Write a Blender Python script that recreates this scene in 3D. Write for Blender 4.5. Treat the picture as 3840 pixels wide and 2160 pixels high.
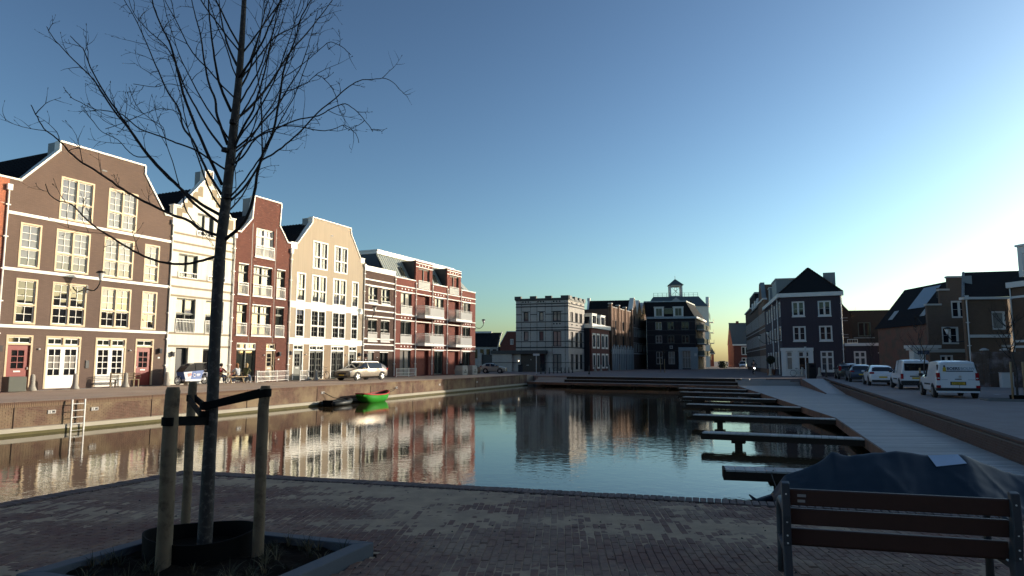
import bpy, bmesh, math, random
from mathutils import Vector, Matrix, noise
random.seed(7)
for o in list(bpy.data.objects): bpy.data.objects.remove(o)
scene = bpy.context.scene
COL = scene.collection
R = math.radians
# ------------------------------------------------------------------ camera, sky, sun, exposure
cam_data = bpy.data.cameras.new('camera'); cam = bpy.data.objects.new('camera', cam_data); COL.objects.link(cam)
cam.location = (0, 0, 1.55); cam.rotation_euler = (R(90) + math.atan(275 / 2540), 0, 0)
cam_data.sensor_width = 36; cam_data.lens = 36 * 2540 / 3840; cam_data.clip_start = .05; cam_data.clip_end = 6000
scene.camera = cam
SUN_AZ, SUN_EL = 70.0, 11.7                     # degrees right of the view direction (+Y), above the horizon
world = bpy.data.worlds.new('World'); scene.world = world; world.use_nodes = True
wn = world.node_tree.nodes; wl = world.node_tree.links
sky = wn.new('ShaderNodeTexSky'); sky.sky_type = 'NISHITA'; sky.sun_disc = False
sky.sun_elevation = R(SUN_EL); sky.sun_rotation = R(SUN_AZ); sky.altitude = 0
sky.air_density = 1.0; sky.dust_density = 1.1; sky.ozone_density = 2.8
bg = wn['Background']; bg.inputs['Strength'].default_value = 0.050
sg = wn.new('ShaderNodeGamma'); sg.inputs[1].default_value = 1.6; shs = wn.new('ShaderNodeHueSaturation'); shs.inputs['Saturation'].default_value = .87   # the phone's steep tone curve
wl.new(sky.outputs[0], sg.inputs[0]); wl.new(sg.outputs[0], shs.inputs['Color']); 
smx = wn.new('ShaderNodeMix'); smx.data_type = 'RGBA'; smx.blend_type = 'MULTIPLY'; smx.inputs[0].default_value = 1; smx.inputs[7].default_value = (.93, 1.0, .91, 1)
wl.new(shs.outputs[0], smx.inputs[6]); wl.new(smx.outputs[2], bg.inputs['Color'])
sun_data = bpy.data.lights.new('sun', 'SUN'); sun = bpy.data.objects.new('sun', sun_data); COL.objects.link(sun)
sun_data.energy = 3.2; sun_data.angle = R(.5); sun_data.color = (1, .88, .72)
sdir = Vector((math.sin(R(SUN_AZ)) * math.cos(R(SUN_EL)), math.cos(R(SUN_AZ)) * math.cos(R(SUN_EL)), math.sin(R(SUN_EL))))
sun.rotation_euler = sdir.to_track_quat('Z', 'Y').to_euler(); sun.location = (60, 20, 40)
vs = scene.view_settings; vs.view_transform = 'Standard'; vs.look = 'None'; vs.gamma = 1; vs.use_curve_mapping = False
vs.exposure = 0.84

# ------------------------------------------------------------------ mesh helpers
class MB:
    def __init__(s): s.v = []; s.f = []; s.M = None
    def add(s, vs, fs):
        n = len(s.v)
        if s.M is not None: vs = [s.M @ Vector(p) for p in vs]
        s.v += [tuple(p) for p in vs]; s.f += [tuple(i + n for i in f) for f in fs]; return s
    def box(s, x0, x1, y0, y1, z0, z1):
        return s.add([(x0,y0,z0),(x1,y0,z0),(x1,y1,z0),(x0,y1,z0),(x0,y0,z1),(x1,y0,z1),(x1,y1,z1),(x0,y1,z1)],
                     [(0,3,2,1),(4,5,6,7),(0,1,5,4),(1,2,6,5),(2,3,7,6),(3,0,4,7)])
    def quad(s, a, b, c, d): return s.add([a,b,c,d], [(0,1,2,3)])
    def prism(s, poly, y0, y1):
        """polygon in (x,z), counter-clockwise seen from -y, extruded from y0 to y1"""
        n = len(poly)
        return s.add([(x,y0,z) for x,z in poly] + [(x,y1,z) for x,z in poly],
                     [tuple(range(n)), tuple(range(2*n-1, n-1, -1))] + [((i+1)%n, i, n+i, n+(i+1)%n) for i in range(n)])
    def slab(s, poly, z0, z1):
        """polygon in (x,y) counter-clockwise from above, extruded z0..z1; z1 may be a list of heights"""
        n = len(poly); zt = z1 if isinstance(z1, (list, tuple)) else [z1]*n; zb = z0 if isinstance(z0, (list, tuple)) else [z0]*n
        return s.add([(p[0],p[1],zb[i]) for i,p in enumerate(poly)] + [(p[0],p[1],zt[i]) for i,p in enumerate(poly)],
                     [tuple(range(n-1,-1,-1)), tuple(range(n,2*n))] + [(i,(i+1)%n,n+(i+1)%n,n+i) for i in range(n)])
    def tube(s, pts, rad, n=8, cap=True):
        pts = [Vector(p) for p in pts]; k = len(pts)
        rad = rad if isinstance(rad, (list, tuple)) else [rad]*k
        vs = []; fs = []; u = None
        for i, p in enumerate(pts):
            t = (pts[min(i+1,k-1)] - pts[max(i-1,0)]).normalized()
            if u is None:
                u = t.orthogonal().normalized()
            else:
                u = (u - t*u.dot(t)); u = u.normalized() if u.length > 1e-6 else t.orthogonal().normalized()
            w = t.cross(u)
            for j in range(n):
                a = 2*math.pi*j/n; vs.append(p + (u*math.cos(a) + w*math.sin(a))*rad[i])
        for i in range(k-1):
            for j in range(n):
                fs.append((i*n+j, i*n+(j+1)%n, (i+1)*n+(j+1)%n, (i+1)*n+j))
        if cap: fs += [tuple(range(n-1,-1,-1)), tuple(range((k-1)*n, k*n))]
        return s.add(vs, fs)
    def lathe(s, prof, c=(0,0,0), n=14):
        vs = []; fs = []; k = len(prof)
        for r, z in prof:
            for j in range(n):
                a = 2*math.pi*j/n; vs.append((c[0]+r*math.cos(a), c[1]+r*math.sin(a), c[2]+z))
        for i in range(k-1):
            for j in range(n): fs.append((i*n+j, i*n+(j+1)%n, (i+1)*n+(j+1)%n, (i+1)*n+j))
        fs += [tuple(range(n-1,-1,-1)), tuple(range((k-1)*n, k*n))]
        return s.add(vs, fs)
    def disc(s, c, axis, r, t, n=20):
        """solid disc of radius r, thickness t centred at c along the axis 'x','y' or 'z'"""
        d = {'x':Vector((1,0,0)),'y':Vector((0,1,0)),'z':Vector((0,0,1))}[axis]
        c = Vector(c); return s.tube([c-d*t/2, c+d*t/2], r, n)
    def mesh(s, name):
        me = bpy.data.meshes.new(name); me.from_pydata(s.v, [], s.f); me.update(); return me
    def build(s, name, mat, parent=None, smooth=False, bevel=0, auto=None):
        if not s.v: return None
        o = link(name, s.mesh(name), mat, parent, smooth)
        if bevel:
            b = o.modifiers.new('bevel', 'BEVEL'); b.width = bevel; b.segments = 2; b.limit_method = 'ANGLE'; b.angle_limit = R(40)
        if auto and smooth: o.data.set_sharp_from_angle(angle=R(auto))
        return o

def link(name, me, mat, parent=None, smooth=False):
    o = bpy.data.objects.new(name, me); COL.objects.link(o)
    if mat is not None:
        me.materials.clear(); me.materials.append(mat)
    if smooth and me.polygons: me.polygons.foreach_set('use_smooth', [True]*len(me.polygons))
    if parent is not None: o.parent = parent
    return o
def thing(name, label, cat, loc=(0,0,0), rz=0, group=None):
    o = bpy.data.objects.new(name, None); COL.objects.link(o); o.empty_display_size = .2
    o.location = loc; o.rotation_euler = (0, 0, rz); o['label'] = label; o['category'] = cat
    if group: o['group'] = group
    return o
def tag(o, label, cat, group=None):
    o['label'] = label; o['category'] = cat
    if group: o['group'] = group
    return o
def structure(o): o['kind'] = 'structure'; return o
def stuff(o): o['kind'] = 'stuff'; return o
def copy_tree(o, parent=None):
    c = o.copy(); COL.objects.link(c); c.parent = parent
    for ch in list(o.children): copy_tree(ch, c)
    return c
def pieces(parent, name, plural, me, mats, mat, limit=300):
    """alike pieces sharing one mesh: the first `limit` are objects, the rest one joined part"""
    me.materials.clear(); me.materials.append(mat)
    for m in mats[:limit]:
        o = bpy.data.objects.new(name, me); COL.objects.link(o); o.parent = parent; o.matrix_local = m
    rest = mats[limit:]
    if rest:
        b = MB(); bv = [v.co.copy() for v in me.vertices]; bf = [tuple(p.vertices) for p in me.polygons]
        for m in rest: b.add([m @ v for v in bv], bf)
        stuff(b.build(plural, mat, parent))
def text_mesh(txt, size, name, mat, parent, M, bold=0.0, align='LEFT'):
    cu = bpy.data.curves.new('t', 'FONT'); cu.body = txt; cu.size = size; cu.align_x = align; cu.extrude = .002; cu.offset = bold
    t = bpy.data.objects.new('t', cu); COL.objects.link(t)
    dg = bpy.context.evaluated_depsgraph_get(); me = bpy.data.meshes.new_from_object(t.evaluated_get(dg))
    bpy.data.objects.remove(t); bpy.data.curves.remove(cu)
    me.transform(M); o = link(name, me, mat, parent); return o

# ------------------------------------------------------------------ materials
MATS = {}
def nodes_of(name):
    m = bpy.data.materials.new(name); m.use_nodes = True; nt = m.node_tree
    return m, nt, nt.nodes['Principled BSDF']
def lin(c):
    return tuple(c) + (1,)
def mix_rgb(nt, fac, a, b, mode='MIX'):
    n = nt.nodes.new('ShaderNodeMix'); n.data_type = 'RGBA'; n.blend_type = mode
    for s, v in ((0, fac), (6, a), (7, b)):
        if isinstance(v, bpy.types.NodeSocket): nt.links.new(v, n.inputs[s])
        else: n.inputs[s].default_value = v if s == 0 else (lin(v) if len(v) == 3 else v)
    return n.outputs[2]
def ntex(nt, vec, scale, detail=4, rough=.6):
    n = nt.nodes.new('ShaderNodeTexNoise'); n.inputs['Scale'].default_value = scale; n.inputs['Detail'].default_value = detail; n.inputs['Roughness'].default_value = rough
    if vec is not None: nt.links.new(vec, n.inputs['Vector'])
    return n.outputs['Fac']
def ramp(nt, fac, stops):
    n = nt.nodes.new('ShaderNodeValToRGB'); e = n.color_ramp.elements
    e[0].position, e[0].color = stops[0][0], lin((stops[0][1],)*3); e[1].position, e[1].color = stops[1][0], lin((stops[1][1],)*3)
    nt.links.new(fac, n.inputs[0]); return n.outputs[0]
def bump(nt, p, h, strength, dist=.01):
    b = nt.nodes.new('ShaderNodeBump'); b.inputs['Strength'].default_value = strength; b.inputs['Distance'].default_value = dist
    nt.links.new(h, b.inputs['Height']); nt.links.new(b.outputs[0], p.inputs['Normal'])
def coords(nt, kind='Object'):
    return nt.nodes.new('ShaderNodeTexCoord').outputs[kind]
def mat(name, col, rough=.7, var=.18, scale=2.0, bmp=0, bscale=40, spec=.4, metal=0, obj_rand=0, stain=None, streak=0):
    m, nt, p = nodes_of(name); c = coords(nt)
    n = ntex(nt, c, scale)
    dark = tuple(x*(1-var) for x in col); lite = tuple(min(1, x*(1+var*.6)) for x in col)
    out = mix_rgb(nt, n, dark, lite)
    if stain:
        sc, lo, hi, scol = stain
        out = mix_rgb(nt, ramp(nt, ntex(nt, c, sc, 6, .65), ((lo, 0), (hi, 1))), out, scol)
    if streak:                                  # rain streaks: noise drawn out down the wall
        vm = nt.nodes.new('ShaderNodeVectorMath'); vm.operation = 'MULTIPLY'; vm.inputs[1].default_value = (5, 5, .22); nt.links.new(c, vm.inputs[0])
        out = mix_rgb(nt, ramp(nt, ntex(nt, vm.outputs[0], 1.0, 6, .6), ((.42, 0), (.78, streak))), out, tuple(x*.45 for x in col))
        out = mix_rgb(nt, ramp(nt, ntex(nt, c, .45, 4, .6), ((.35, 0), (.8, streak*.7))), out, tuple(x*.7 for x in col))
    if obj_rand:
        oi = nt.nodes.new('ShaderNodeObjectInfo'); mr = nt.nodes.new('ShaderNodeMapRange')
        mr.inputs[3].default_value = 1-obj_rand; mr.inputs[4].default_value = 1+obj_rand; nt.links.new(oi.outputs['Random'], mr.inputs[0])
        hsv = nt.nodes.new('ShaderNodeHueSaturation'); nt.links.new(out, hsv.inputs['Color']); nt.links.new(mr.outputs[0], hsv.inputs['Value']); out = hsv.outputs[0]
    nt.links.new(out, p.inputs['Base Color'])
    p.inputs['Roughness'].default_value = rough; p.inputs['Specular IOR Level'].default_value = spec; p.inputs['Metallic'].default_value = metal
    if bmp: bump(nt, p, ntex(nt, c, bscale, 5), bmp)
    MATS[name] = m; return m
def brick_mat(name, c1, c2, mortar, w=.22, h=.066, ms=.008, fleck=None, rough=.85, bmp=.5, upright=False, bloom=None):
    """small brickwork laid in (x+y, z) of the object"""
    m, nt, p = nodes_of(name); c = coords(nt)
    sp = nt.nodes.new('ShaderNodeSeparateXYZ'); nt.links.new(c, sp.inputs[0])
    ad = nt.nodes.new('ShaderNodeMath'); nt.links.new(sp.outputs[0], ad.inputs[0]); nt.links.new(sp.outputs[1], ad.inputs[1])
    cb = nt.nodes.new('ShaderNodeCombineXYZ'); nt.links.new(ad.outputs[0], cb.inputs[0]); nt.links.new(sp.outputs[2], cb.inputs[1])
    b = nt.nodes.new('ShaderNodeTexBrick'); nt.links.new(cb.outputs[0], b.inputs['Vector'])
    b.inputs['Scale'].default_value = 1; b.inputs['Brick Width'].default_value = w; b.inputs['Row Height'].default_value = h
    b.inputs['Mortar Size'].default_value = ms; b.inputs['Mortar Smooth'].default_value = .2; b.inputs['Bias'].default_value = -.1
    b.inputs['Color1'].default_value = lin(c1); b.inputs['Color2'].default_value = lin(c2); b.inputs['Mortar'].default_value = lin(mortar)
    out = b.outputs['Color']
    out = mix_rgb(nt, ramp(nt, ntex(nt, c, .7, 5), ((.3, 0), (.75, .35))), out, tuple(x*.6 for x in c1))
    if bloom:                                   # lime bloom in broad ragged patches
        out = mix_rgb(nt, ramp(nt, ntex(nt, c, bloom[0], 7, .7), ((bloom[1], 0), (bloom[1]+.1, bloom[2]))), out, bloom[3])
    out = mix_rgb(nt, ramp(nt, ntex(nt, c, .25, 3, .5), ((.35, 0), (.7, .3))), out, tuple(x*1.35 for x in c1))
    if fleck:                                   # single pale bricks and lime bloom
        mp = nt.nodes.new('ShaderNodeVectorMath'); mp.operation = 'MULTIPLY'; mp.inputs[1].default_value = (1, 3.4, 1); nt.links.new(cb.outputs[0], mp.inputs[0])
        out = mix_rgb(nt, ramp(nt, ntex(nt, mp.outputs[0], 3.2, 3, .5), ((.66, 0), (.72, .8))), out, fleck)
    nt.links.new(out, p.inputs['Base Color']); p.inputs['Roughness'].default_value = rough; p.inputs['Specular IOR Level'].default_value = .25
    inv = nt.nodes.new('ShaderNodeMath'); inv.operation = 'SUBTRACT'; inv.inputs[0].default_value = 1; nt.links.new(b.outputs['Fac'], inv.inputs[1])
    bump(nt, p, inv.outputs[0], bmp, .012)
    MATS[name] = m; return m
def glass(name, base, ior=1.9, rough=.02):
    m, nt, p = nodes_of(name); c = coords(nt)
    nt.links.new(mix_rgb(nt, ntex(nt, c, .9, 3), tuple(x*.6 for x in base), tuple(x*1.3 for x in base)), p.inputs['Base Color'])
    p.inputs['Roughness'].default_value = rough; p.inputs['IOR'].default_value = ior; p.inputs['Specular IOR Level'].default_value = .6
    bump(nt, p, ntex(nt, c, 1.3, 2), .012, .05)
    MATS[name] = m; return m
# --- walls, trims
WHITE = mat('white_paint', (.80, .77, .70), .5, .05, 1.5)
CREAM = mat('cream_paint', (.55, .41, .25), .5, .06, 2)
RENDER_WHITE = mat('white_render', (.80, .75, .64), .85, .06, .8, .15, 120, streak=.3)
RENDER_BEIGE = mat('beige_render', (.40, .325, .24), .85, .05, .5, .15, 120, streak=.3)
TAUPE = mat('taupe_brick', (.30, .245, .17), .85, .12, 3)
BROWN = brick_mat('dark_painted_brick', (.148, .100, .080), (.127, .086, .069), (.106, .072, .058), bmp=.35, bloom=(.55, .66, .5, (.42, .36, .31)))
RED = brick_mat('red_brick', (.165, .058, .042), (.095, .036, .028), (.09, .06, .05), fleck=(.42, .30, .25))
REDB = brick_mat('plain_red_brick', (.20, .062, .045), (.155, .046, .035), (.11, .06, .05), fleck=(.36, .22, .18))
ORANGE = brick_mat('orange_brick', (.42, .14, .075), (.33, .10, .055), (.30, .2, .15), fleck=(.6, .5, .42))
DKBRICK = brick_mat('brown_brick', (.105, .060, .046), (.07, .042, .034), (.06, .045, .04), fleck=(.28, .21, .18))
TANB = brick_mat('tan_brick', (.34, .25, .165), (.30, .22, .145), (.26, .2, .14))
GREYB = brick_mat('pale_grey_brick', (.50, .45, .395), (.41, .37, .33), (.26, .23, .21), w=.24, h=.11, ms=.014)
GREYD = mat('dark_grey_brick', (.045, .043, .045), .8, .2, 4)
WARMB = brick_mat('warm_brown_brick', (.20, .115, .075), (.155, .09, .06), (.16, .11, .08), fleck=(.34, .26, .2))
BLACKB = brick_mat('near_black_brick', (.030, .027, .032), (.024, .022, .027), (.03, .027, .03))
PURPLE = mat('dark_violet_render', (.048, .037, .048), .8, .1, .8, .1, 90, streak=.35)
RIGHTB = brick_mat('tawny_brick', (.155, .095, .062), (.12, .073, .05), (.17, .13, .10), w=.24, h=.085, ms=.012)
RIGHTP = brick_mat('umber_brick', (.13, .082, .056), (.115, .072, .05), (.11, .078, .06))
OLIVEB = brick_mat('olive_brick', (.095, .062, .046), (.078, .052, .04), (.08, .06, .05))
TILE = mat('roof_tile', (.016, .016, .018), .85, .25, 3, .2, 20, spec=.12, obj_rand=.1)
ZINC = mat('zinc_sheet', (.30, .33, .31), .6, .08, 1.2, spec=.3)
SEAM = mat('zinc_seam', (.10, .115, .11), .6, .08, 1.2)
SLATEG = mat('grey_roof', (.075, .095, .105), .6, .12, 1)
LEADC = mat('zinc_cladding', (.20, .225, .235), .55, .08, 1.5)
STONE = mat('pale_stone', (.45, .43, .40), .8, .12, 2)
GREYP = mat('grey_green_paint', (.13, .135, .11), .5, .08, 2)
ANTH = mat('anthracite_paint', (.035, .036, .038), .5, .1, 2)
TANDOOR = mat('tan_door_paint', (.36, .27, .16), .5, .06, 2)
REDDOOR = mat('red_door_paint', (.21, .020, .015), .42, .06, 2)
ZINCW = mat('light_grey_paint', (.62, .60, .57), .5, .06, 2)
SLATE_BLUE = mat('blue_grey_paint', (.30, .34, .36), .6, .08, 1.5)
GL = glass('window_glass', (.014, .014, .016), 1.5)
GLSKY = glass('sky_reflection_glass', (.125, .13, .165), 1.45, .04)  # pale reflected sky put into the base colour of upper panes
GLM = glass('curtain_behind_glass', (.075, .075, .082), 1.45, .04)
GLG = glass('green_dark_glass', (.024, .027, .024), 1.45, .03)
GLS = glass('shade_glass', (.014, .018, .026), 1.4, .02)
GLP = glass('sheer_curtain_glass', (.26, .24, .215), 1.5, .05)
METALW = mat('white_metal', (.70, .68, .63), .4, .05, 3, metal=0)
BLACKM = mat('black_metal', (.012, .012, .013), .45, .1, 4)
BLACKP = mat('black_plastic', (.006, .006, .006), .8, .2, 4, spec=.1)
RUBBER = mat('tyre_rubber', (.010, .010, .011), .8, .2, 6)
CHROME = mat('bright_alloy', (.62, .60, .57), .3, .06, 5, metal=.8)
GOLD = mat('brass', (.5, .33, .10), .35, .1, 4, metal=.8)
# ------------------------------------------------------------------ the setting
SQZ, RDZ, DKZ, WZ = -.12, -.30, -.78, -1.25
def water_mat():
    m, nt, p = nodes_of('canal_water'); c = coords(nt)
    mp = nt.nodes.new('ShaderNodeVectorMath'); mp.operation = 'MULTIPLY'; mp.inputs[1].default_value = (1, 1, 1); nt.links.new(c, mp.inputs[0])
    p.inputs['Base Color'].default_value = (.052, .036, .018, 1); p.inputs['Roughness'].default_value = .015; p.inputs['IOR'].default_value = 1.34
    big = ramp(nt, ntex(nt, c, .055, 3), ((.38, .18), (.62, 1)))
    h1 = ntex(nt, c, 3.2, 3, .5); h2 = ntex(nt, c, 11, 2, .5); h3 = ntex(nt, c, .7, 2, .5)
    def mul(a, b):
        n = nt.nodes.new('ShaderNodeMath'); n.operation = 'MULTIPLY'; nt.links.new(a, n.inputs[0])
        if isinstance(b, float): n.inputs[1].default_value = b
        else: nt.links.new(b, n.inputs[1])
        return n.outputs[0]
    def add(a, b):
        n = nt.nodes.new('ShaderNodeMath'); nt.links.new(a, n.inputs[0]); nt.links.new(b, n.inputs[1]); return n.outputs[0]
    h = mul(add(add(mul(h1, .55), mul(h2, .13)), mul(h3, .55)), big)
    bump(nt, p, h, .24, .045)
    return m
water = MB().quad((-260,-160,WZ),(260,-160,WZ),(260,200,WZ),(-260,200,WZ)).build('water', water_mat()); structure(water)

def paving_mat(name, c1, c2, j, w, h, ms, stain=None, ang=0):
    m, nt, p = nodes_of(name); c = coords(nt)
    mp = nt.nodes.new('ShaderNodeMapping'); mp.inputs['Rotation'].default_value = (0, 0, ang); nt.links.new(c, mp.inputs[0])
    b = nt.nodes.new('ShaderNodeTexBrick'); nt.links.new(mp.outputs[0], b.inputs['Vector'])
    for k, v in (('Scale', 1), ('Brick Width', w), ('Row Height', h), ('Mortar Size', ms), ('Bias', 0)): b.inputs[k].default_value = v
    b.inputs['Color1'].default_value = lin(c1); b.inputs['Color2'].default_value = lin(c2); b.inputs['Mortar'].default_value = lin(j)
    out = mix_rgb(nt, ramp(nt, ntex(nt, c, .35, 6, .65), ((.4, 0), (.7, .55))), b.outputs['Color'], stain or tuple(x*1.5 for x in c1))
    nt.links.new(out, p.inputs['Base Color']); p.inputs['Roughness'].default_value = .9; p.inputs['Specular IOR Level'].default_value = .2
    bump(nt, p, b.outputs['Fac'], -.3, .01); return m
STREET = paving_mat('street_clinkers', (.46, .335, .245), (.39, .28, .205), (.36, .28, .22), .21, .07, .008, (.55, .44, .34), R(66))
SQUAREM = paving_mat('square_clinkers', (.19, .15, .145), (.16, .125, .12), (.17, .14, .13), .21, .07, .008, (.25, .21, .2))
ROADM = paving_mat('road_clinkers', (.34, .29, .265), (.29, .245, .225), (.29, .25, .23), .21, .07, .008, (.42, .37, .34), R(20))
GROUTM = mat('paving_bed', (.10, .085, .075), .95, .3, 6)
qdir = Vector((math.sin(R(20.9)), math.cos(R(20.9)), 0)); Q0 = Vector((-19.07, 25.54, 0)); Q2 = Q0 + qdir*58.6
QA = Q0 - qdir*60
A0 = Vector((1.75, 78.6, 0)); B0 = Vector((21.45, 65.0, 0))               # front edge of the lower timber terrace
A1 = Vector((2.9, 80.4, 0)); B1 = Vector((22.7, 67.2, 0)); W1 = Vector((30.3, 66.4, 0)); WN = Vector((9.9, 11.0, 0))
qi = Vector((-qdir.y, qdir.x, 0))*.13
structure(MB().slab([(QA.x+qi.x,QA.y+qi.y),(Q2.x+qi.x,Q2.y+qi.y),(A1.x-.3,A1.y+1),(-40,110),(-900,800),(-900,-400)], [-1.6]*6, [0,0,-.1,.02,.02,.02]).build('street', STREET))
sq = MB().slab([(A1.x-.35,A1.y+.9),(A1.x,A1.y),(B1.x,B1.y),(W1.x-2.2,W1.y+.1),(W1.x,W1.y),(3000,66),(3000,5000),(-3000,5000),(-3000,2600),(-40,110.2)], -1.6, SQZ).build('square', SQUAREM); structure(sq)
rd = MB()
for i in range(11):
    ya, yb = 11 + i*5.04, 11 + (i+1)*5.04 - (.04 if i == 10 else 0); za, zb_ = RDZ + (SQZ-.004-RDZ)*i/11, RDZ + (SQZ-.004-RDZ)*(i+1)/11
    rd.add([(9.9+(ya-11)*.3682,ya,za),(900,ya,za),(900,yb,zb_),(9.9+(yb-11)*.3682,yb,zb_)], [(0,1,2,3)])
rd.slab([(WN.x,WN.y),(14.5,4.5),(900,-300),(900,11)], -1.6, RDZ)
rd = rd.build('road', ROADM); structure(rd)
# near platform
KC = Vector((-4.65, 9.84, 0)); ldir = Vector((-.392, -.92, 0)); rdir = Vector((.9613, -.2757, 0))
KL = KC + ldir*40; KR = KC + rdir*17.0
plat = MB().slab([(KC.x,KC.y),(KL.x,KL.y),(-60,-200),(200,-200),(200,-66),(14.5,4.5),(KR.x,KR.y)], -2, -.032).build('quay_platform', GROUTM); structure(plat)
KERBST = mat('kerb_stone', (.17, .165, .16), .85, .15, 3)
# platform paving: clinkers as pieces, sand lying over them
def sandmask_mat():
    m, nt, p = nodes_of('clinker_brick'); c = coords(nt, 'Object')
    geo = nt.nodes.new('ShaderNodeNewGeometry')
    oi = nt.nodes.new('ShaderNodeObjectInfo')
    n1 = ntex(nt, geo.outputs['Position'], 9.0, 1); n2 = ntex(nt, geo.outputs['Position'], 60, 4, .7)
    col = mix_rgb(nt, ramp(nt, n1, ((.3, 0), (.7, 1))), (.18, .086, .064), (.145, .084, .07))
    col = mix_rgb(nt, ramp(nt, n2, ((.45, 0), (.8, .5))), col, (.28, .21, .155))
    n3 = ntex(nt, geo.outputs['Position'], 1.15, 6, .7)
    col = mix_rgb(nt, ramp(nt, n3, ((.44, 0), (.66, .75))), col, (.34, .255, .18))
    n4 = ntex(nt, geo.outputs['Position'], 16, 0)
    col = mix_rgb(nt, ramp(nt, n4, ((.30, .25), (.48, 0))), col, (.06, .038, .035))
    nt.links.new(col, p.inputs['Base Color']); p.inputs['Roughness'].default_value = .85; p.inputs['Specular IOR Level'].default_value = .25
    bump(nt, p, n2, .35, .004); return m
CLINK = sandmask_mat()
SAND = mat('loose_sand', (.47, .35, .24), .95, .3, 7, .6, 160, spec=.05, stain=(2.6, .42, .72, (.31, .235, .175)))
bk = MB().box(-.031, .031, -.098, .098, -.04, 0)
bm_ = bmesh.new(); me_b = bk.mesh('clinker'); bm_.from_mesh(me_b); bmesh.ops.bevel(bm_, geom=[e for e in bm_.edges if all(v.co.z > -.01 for v in e.verts)], offset=.005, segments=1, affect='EDGES'); bm_.to_mesh(me_b); bm_.free()
def inside(x, y, m=.24):
    p = Vector((x, y, 0)) - KC
    ln = Vector((ldir.y, -ldir.x, 0)); rn = Vector((rdir.y, -rdir.x, 0))
    return p.dot(ln) < -m and p.dot(rn) > m
ang = R(-4); ca, sa = math.cos(ang), math.sin(ang); lst = []
PL = [Vector((-2.86,6.28,0)), Vector((-3.42,4.85,0)), Vector((-1.68,4.25,0)), Vector((-1.12,5.68,0))]
def in_planter(x, y):
    s = True
    for i in range(4):
        a, b = PL[i], PL[(i+1)%4]
        if (b.x-a.x)*(y-a.y) - (b.y-a.y)*(x-a.x) < -.02: s = False
    return s
for i in range(-140, 180):
    for j in range(5, 62):
        u = i*.066; v = j*.203 + (.1015 if i % 2 else 0)
        x = u*ca - v*sa; y = u*sa + v*ca
        if y < 2.7 or abs(x) > .80*y + .7 or not inside(x, y) or in_planter(x, y): continue
        lst.append((x*x + y*y, x, y))
lst.sort()
mats = [Matrix.Translation((x, y, random.uniform(-.003, .003))) @ Matrix.Rotation(ang + random.uniform(-.02, .02), 4, 'Z') @ Matrix.Rotation(random.uniform(-.012, .012), 4, 'X') for _, x, y in lst]
pieces(plat, 'paving_brick', 'paving_bricks', me_b, mats, CLINK)
# edge course laid across the quay edge
ed = MB().box(-.036, .036, -.115, .115, -.09, .012); me_e = ed.mesh('edge_brick'); bm_ = bmesh.new(); bm_.from_mesh(me_e)
bmesh.ops.bevel(bm_, geom=[e for e in bm_.edges if all(v.co.z > 0 for v in e.verts)], offset=.007, segments=1, affect='EDGES'); bm_.to_mesh(me_e); bm_.free()
EDGEM = mat('edge_clinker', (.125, .09, .082), .85, .3, 14, .4, 90, obj_rand=.22)
mats = []
for d, nrm, n in ((rdir, Vector((-rdir.y, rdir.x, 0)), 165), (ldir, Vector((ldir.y, -ldir.x, 0)), 130)):
    for i in range(n):
        c = KC + d*(.06 + i*.079) - nrm*.105
        mats.append((c.length, Matrix.Translation(c + Vector((0, 0, random.uniform(-.003, .003)))) @ Matrix.Rotation(math.atan2(d.y, d.x) + random.uniform(-.015, .015), 4, 'Z')))
mats.sort(key=lambda t: t[0]); pieces(plat, 'edge_brick', 'edge_bricks', me_e, [m for _, m in mats], EDGEM)
# platform wall below the edge
WALLM = brick_mat('quay_wall_brick', (.11, .07, .06), (.085, .055, .05), (.08, .065, .06))
w = MB()
for a, b in ((KC, KR), (KL, KC)): w.add([(a.x,a.y,-2),(b.x,b.y,-2),(b.x,b.y,-.09),(a.x,a.y,-.09)], [(0,1,2,3)])
w.build('platform_wall', WALLM, plat)
# sand sheet: an uneven skin that rises above the clinkers in patches
nx, ny = 330, 190; vs_, fs_ = [], []; idx = {}
for j in range(ny):
    for i in range(nx):
        x = -7.2 + i*.047; y = 2.7 + j*.04
        h = noise.fractal(Vector((x*.42 + y*.12, y*.95, 3.1)), .75, 2.1, 6) + .35*noise.fractal(Vector((x*3, y*4.5, 9)), .6, 2, 4)
        near = 0.0
        p = Vector((x, y, 0)) - KC; dr = p.dot(Vector((rdir.y, -rdir.x, 0)))
        h += .22*math.exp(-((dr-.45)/.28)**2) - .12*max(0, (x-.6)/3) - (.30 if dr < .26 else 0)
        h += .15; z = -.0055 + .0085*max(-1, min(1, h*1.3))
        z += .0016*noise.noise(Vector((x*19,y*23,4)))
        idx[i, j] = len(vs_); vs_.append((x, y, z))
for j in range(ny-1):
    for i in range(nx-1):
        x = -7.2 + i*.047; y = 2.7 + j*.04
        if abs(x) > .80*y + .8 or not inside(x, y, .27) or in_planter(x, y): continue
        fs_.append((idx[i,j], idx[i+1,j], idx[i+1,j+1], idx[i,j+1]))
sb = MB(); sb.v = vs_; sb.f = fs_; so = sb.build('sand', SAND, None, True); tag(stuff(so), 'loose pale sand swept over the dark paving in the foreground', 'sand')
peb = MB(); random.seed(3)
for _ in range(260):
    y = random.uniform(3.6, 9); x = random.uniform(-.75*y, .75*y)
    if not inside(x, y, .3) or in_planter(x, y): continue
    r = random.uniform(.004, .012); peb.add([(x-r,y-r*.7,.002),(x+r,y-r,.002),(x+r*.8,y+r,.002),(x-r*.6,y+r*.8,.002),(x,y,.002+r*1.1)], [(0,1,4),(1,2,4),(2,3,4),(3,0,4)])
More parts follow.
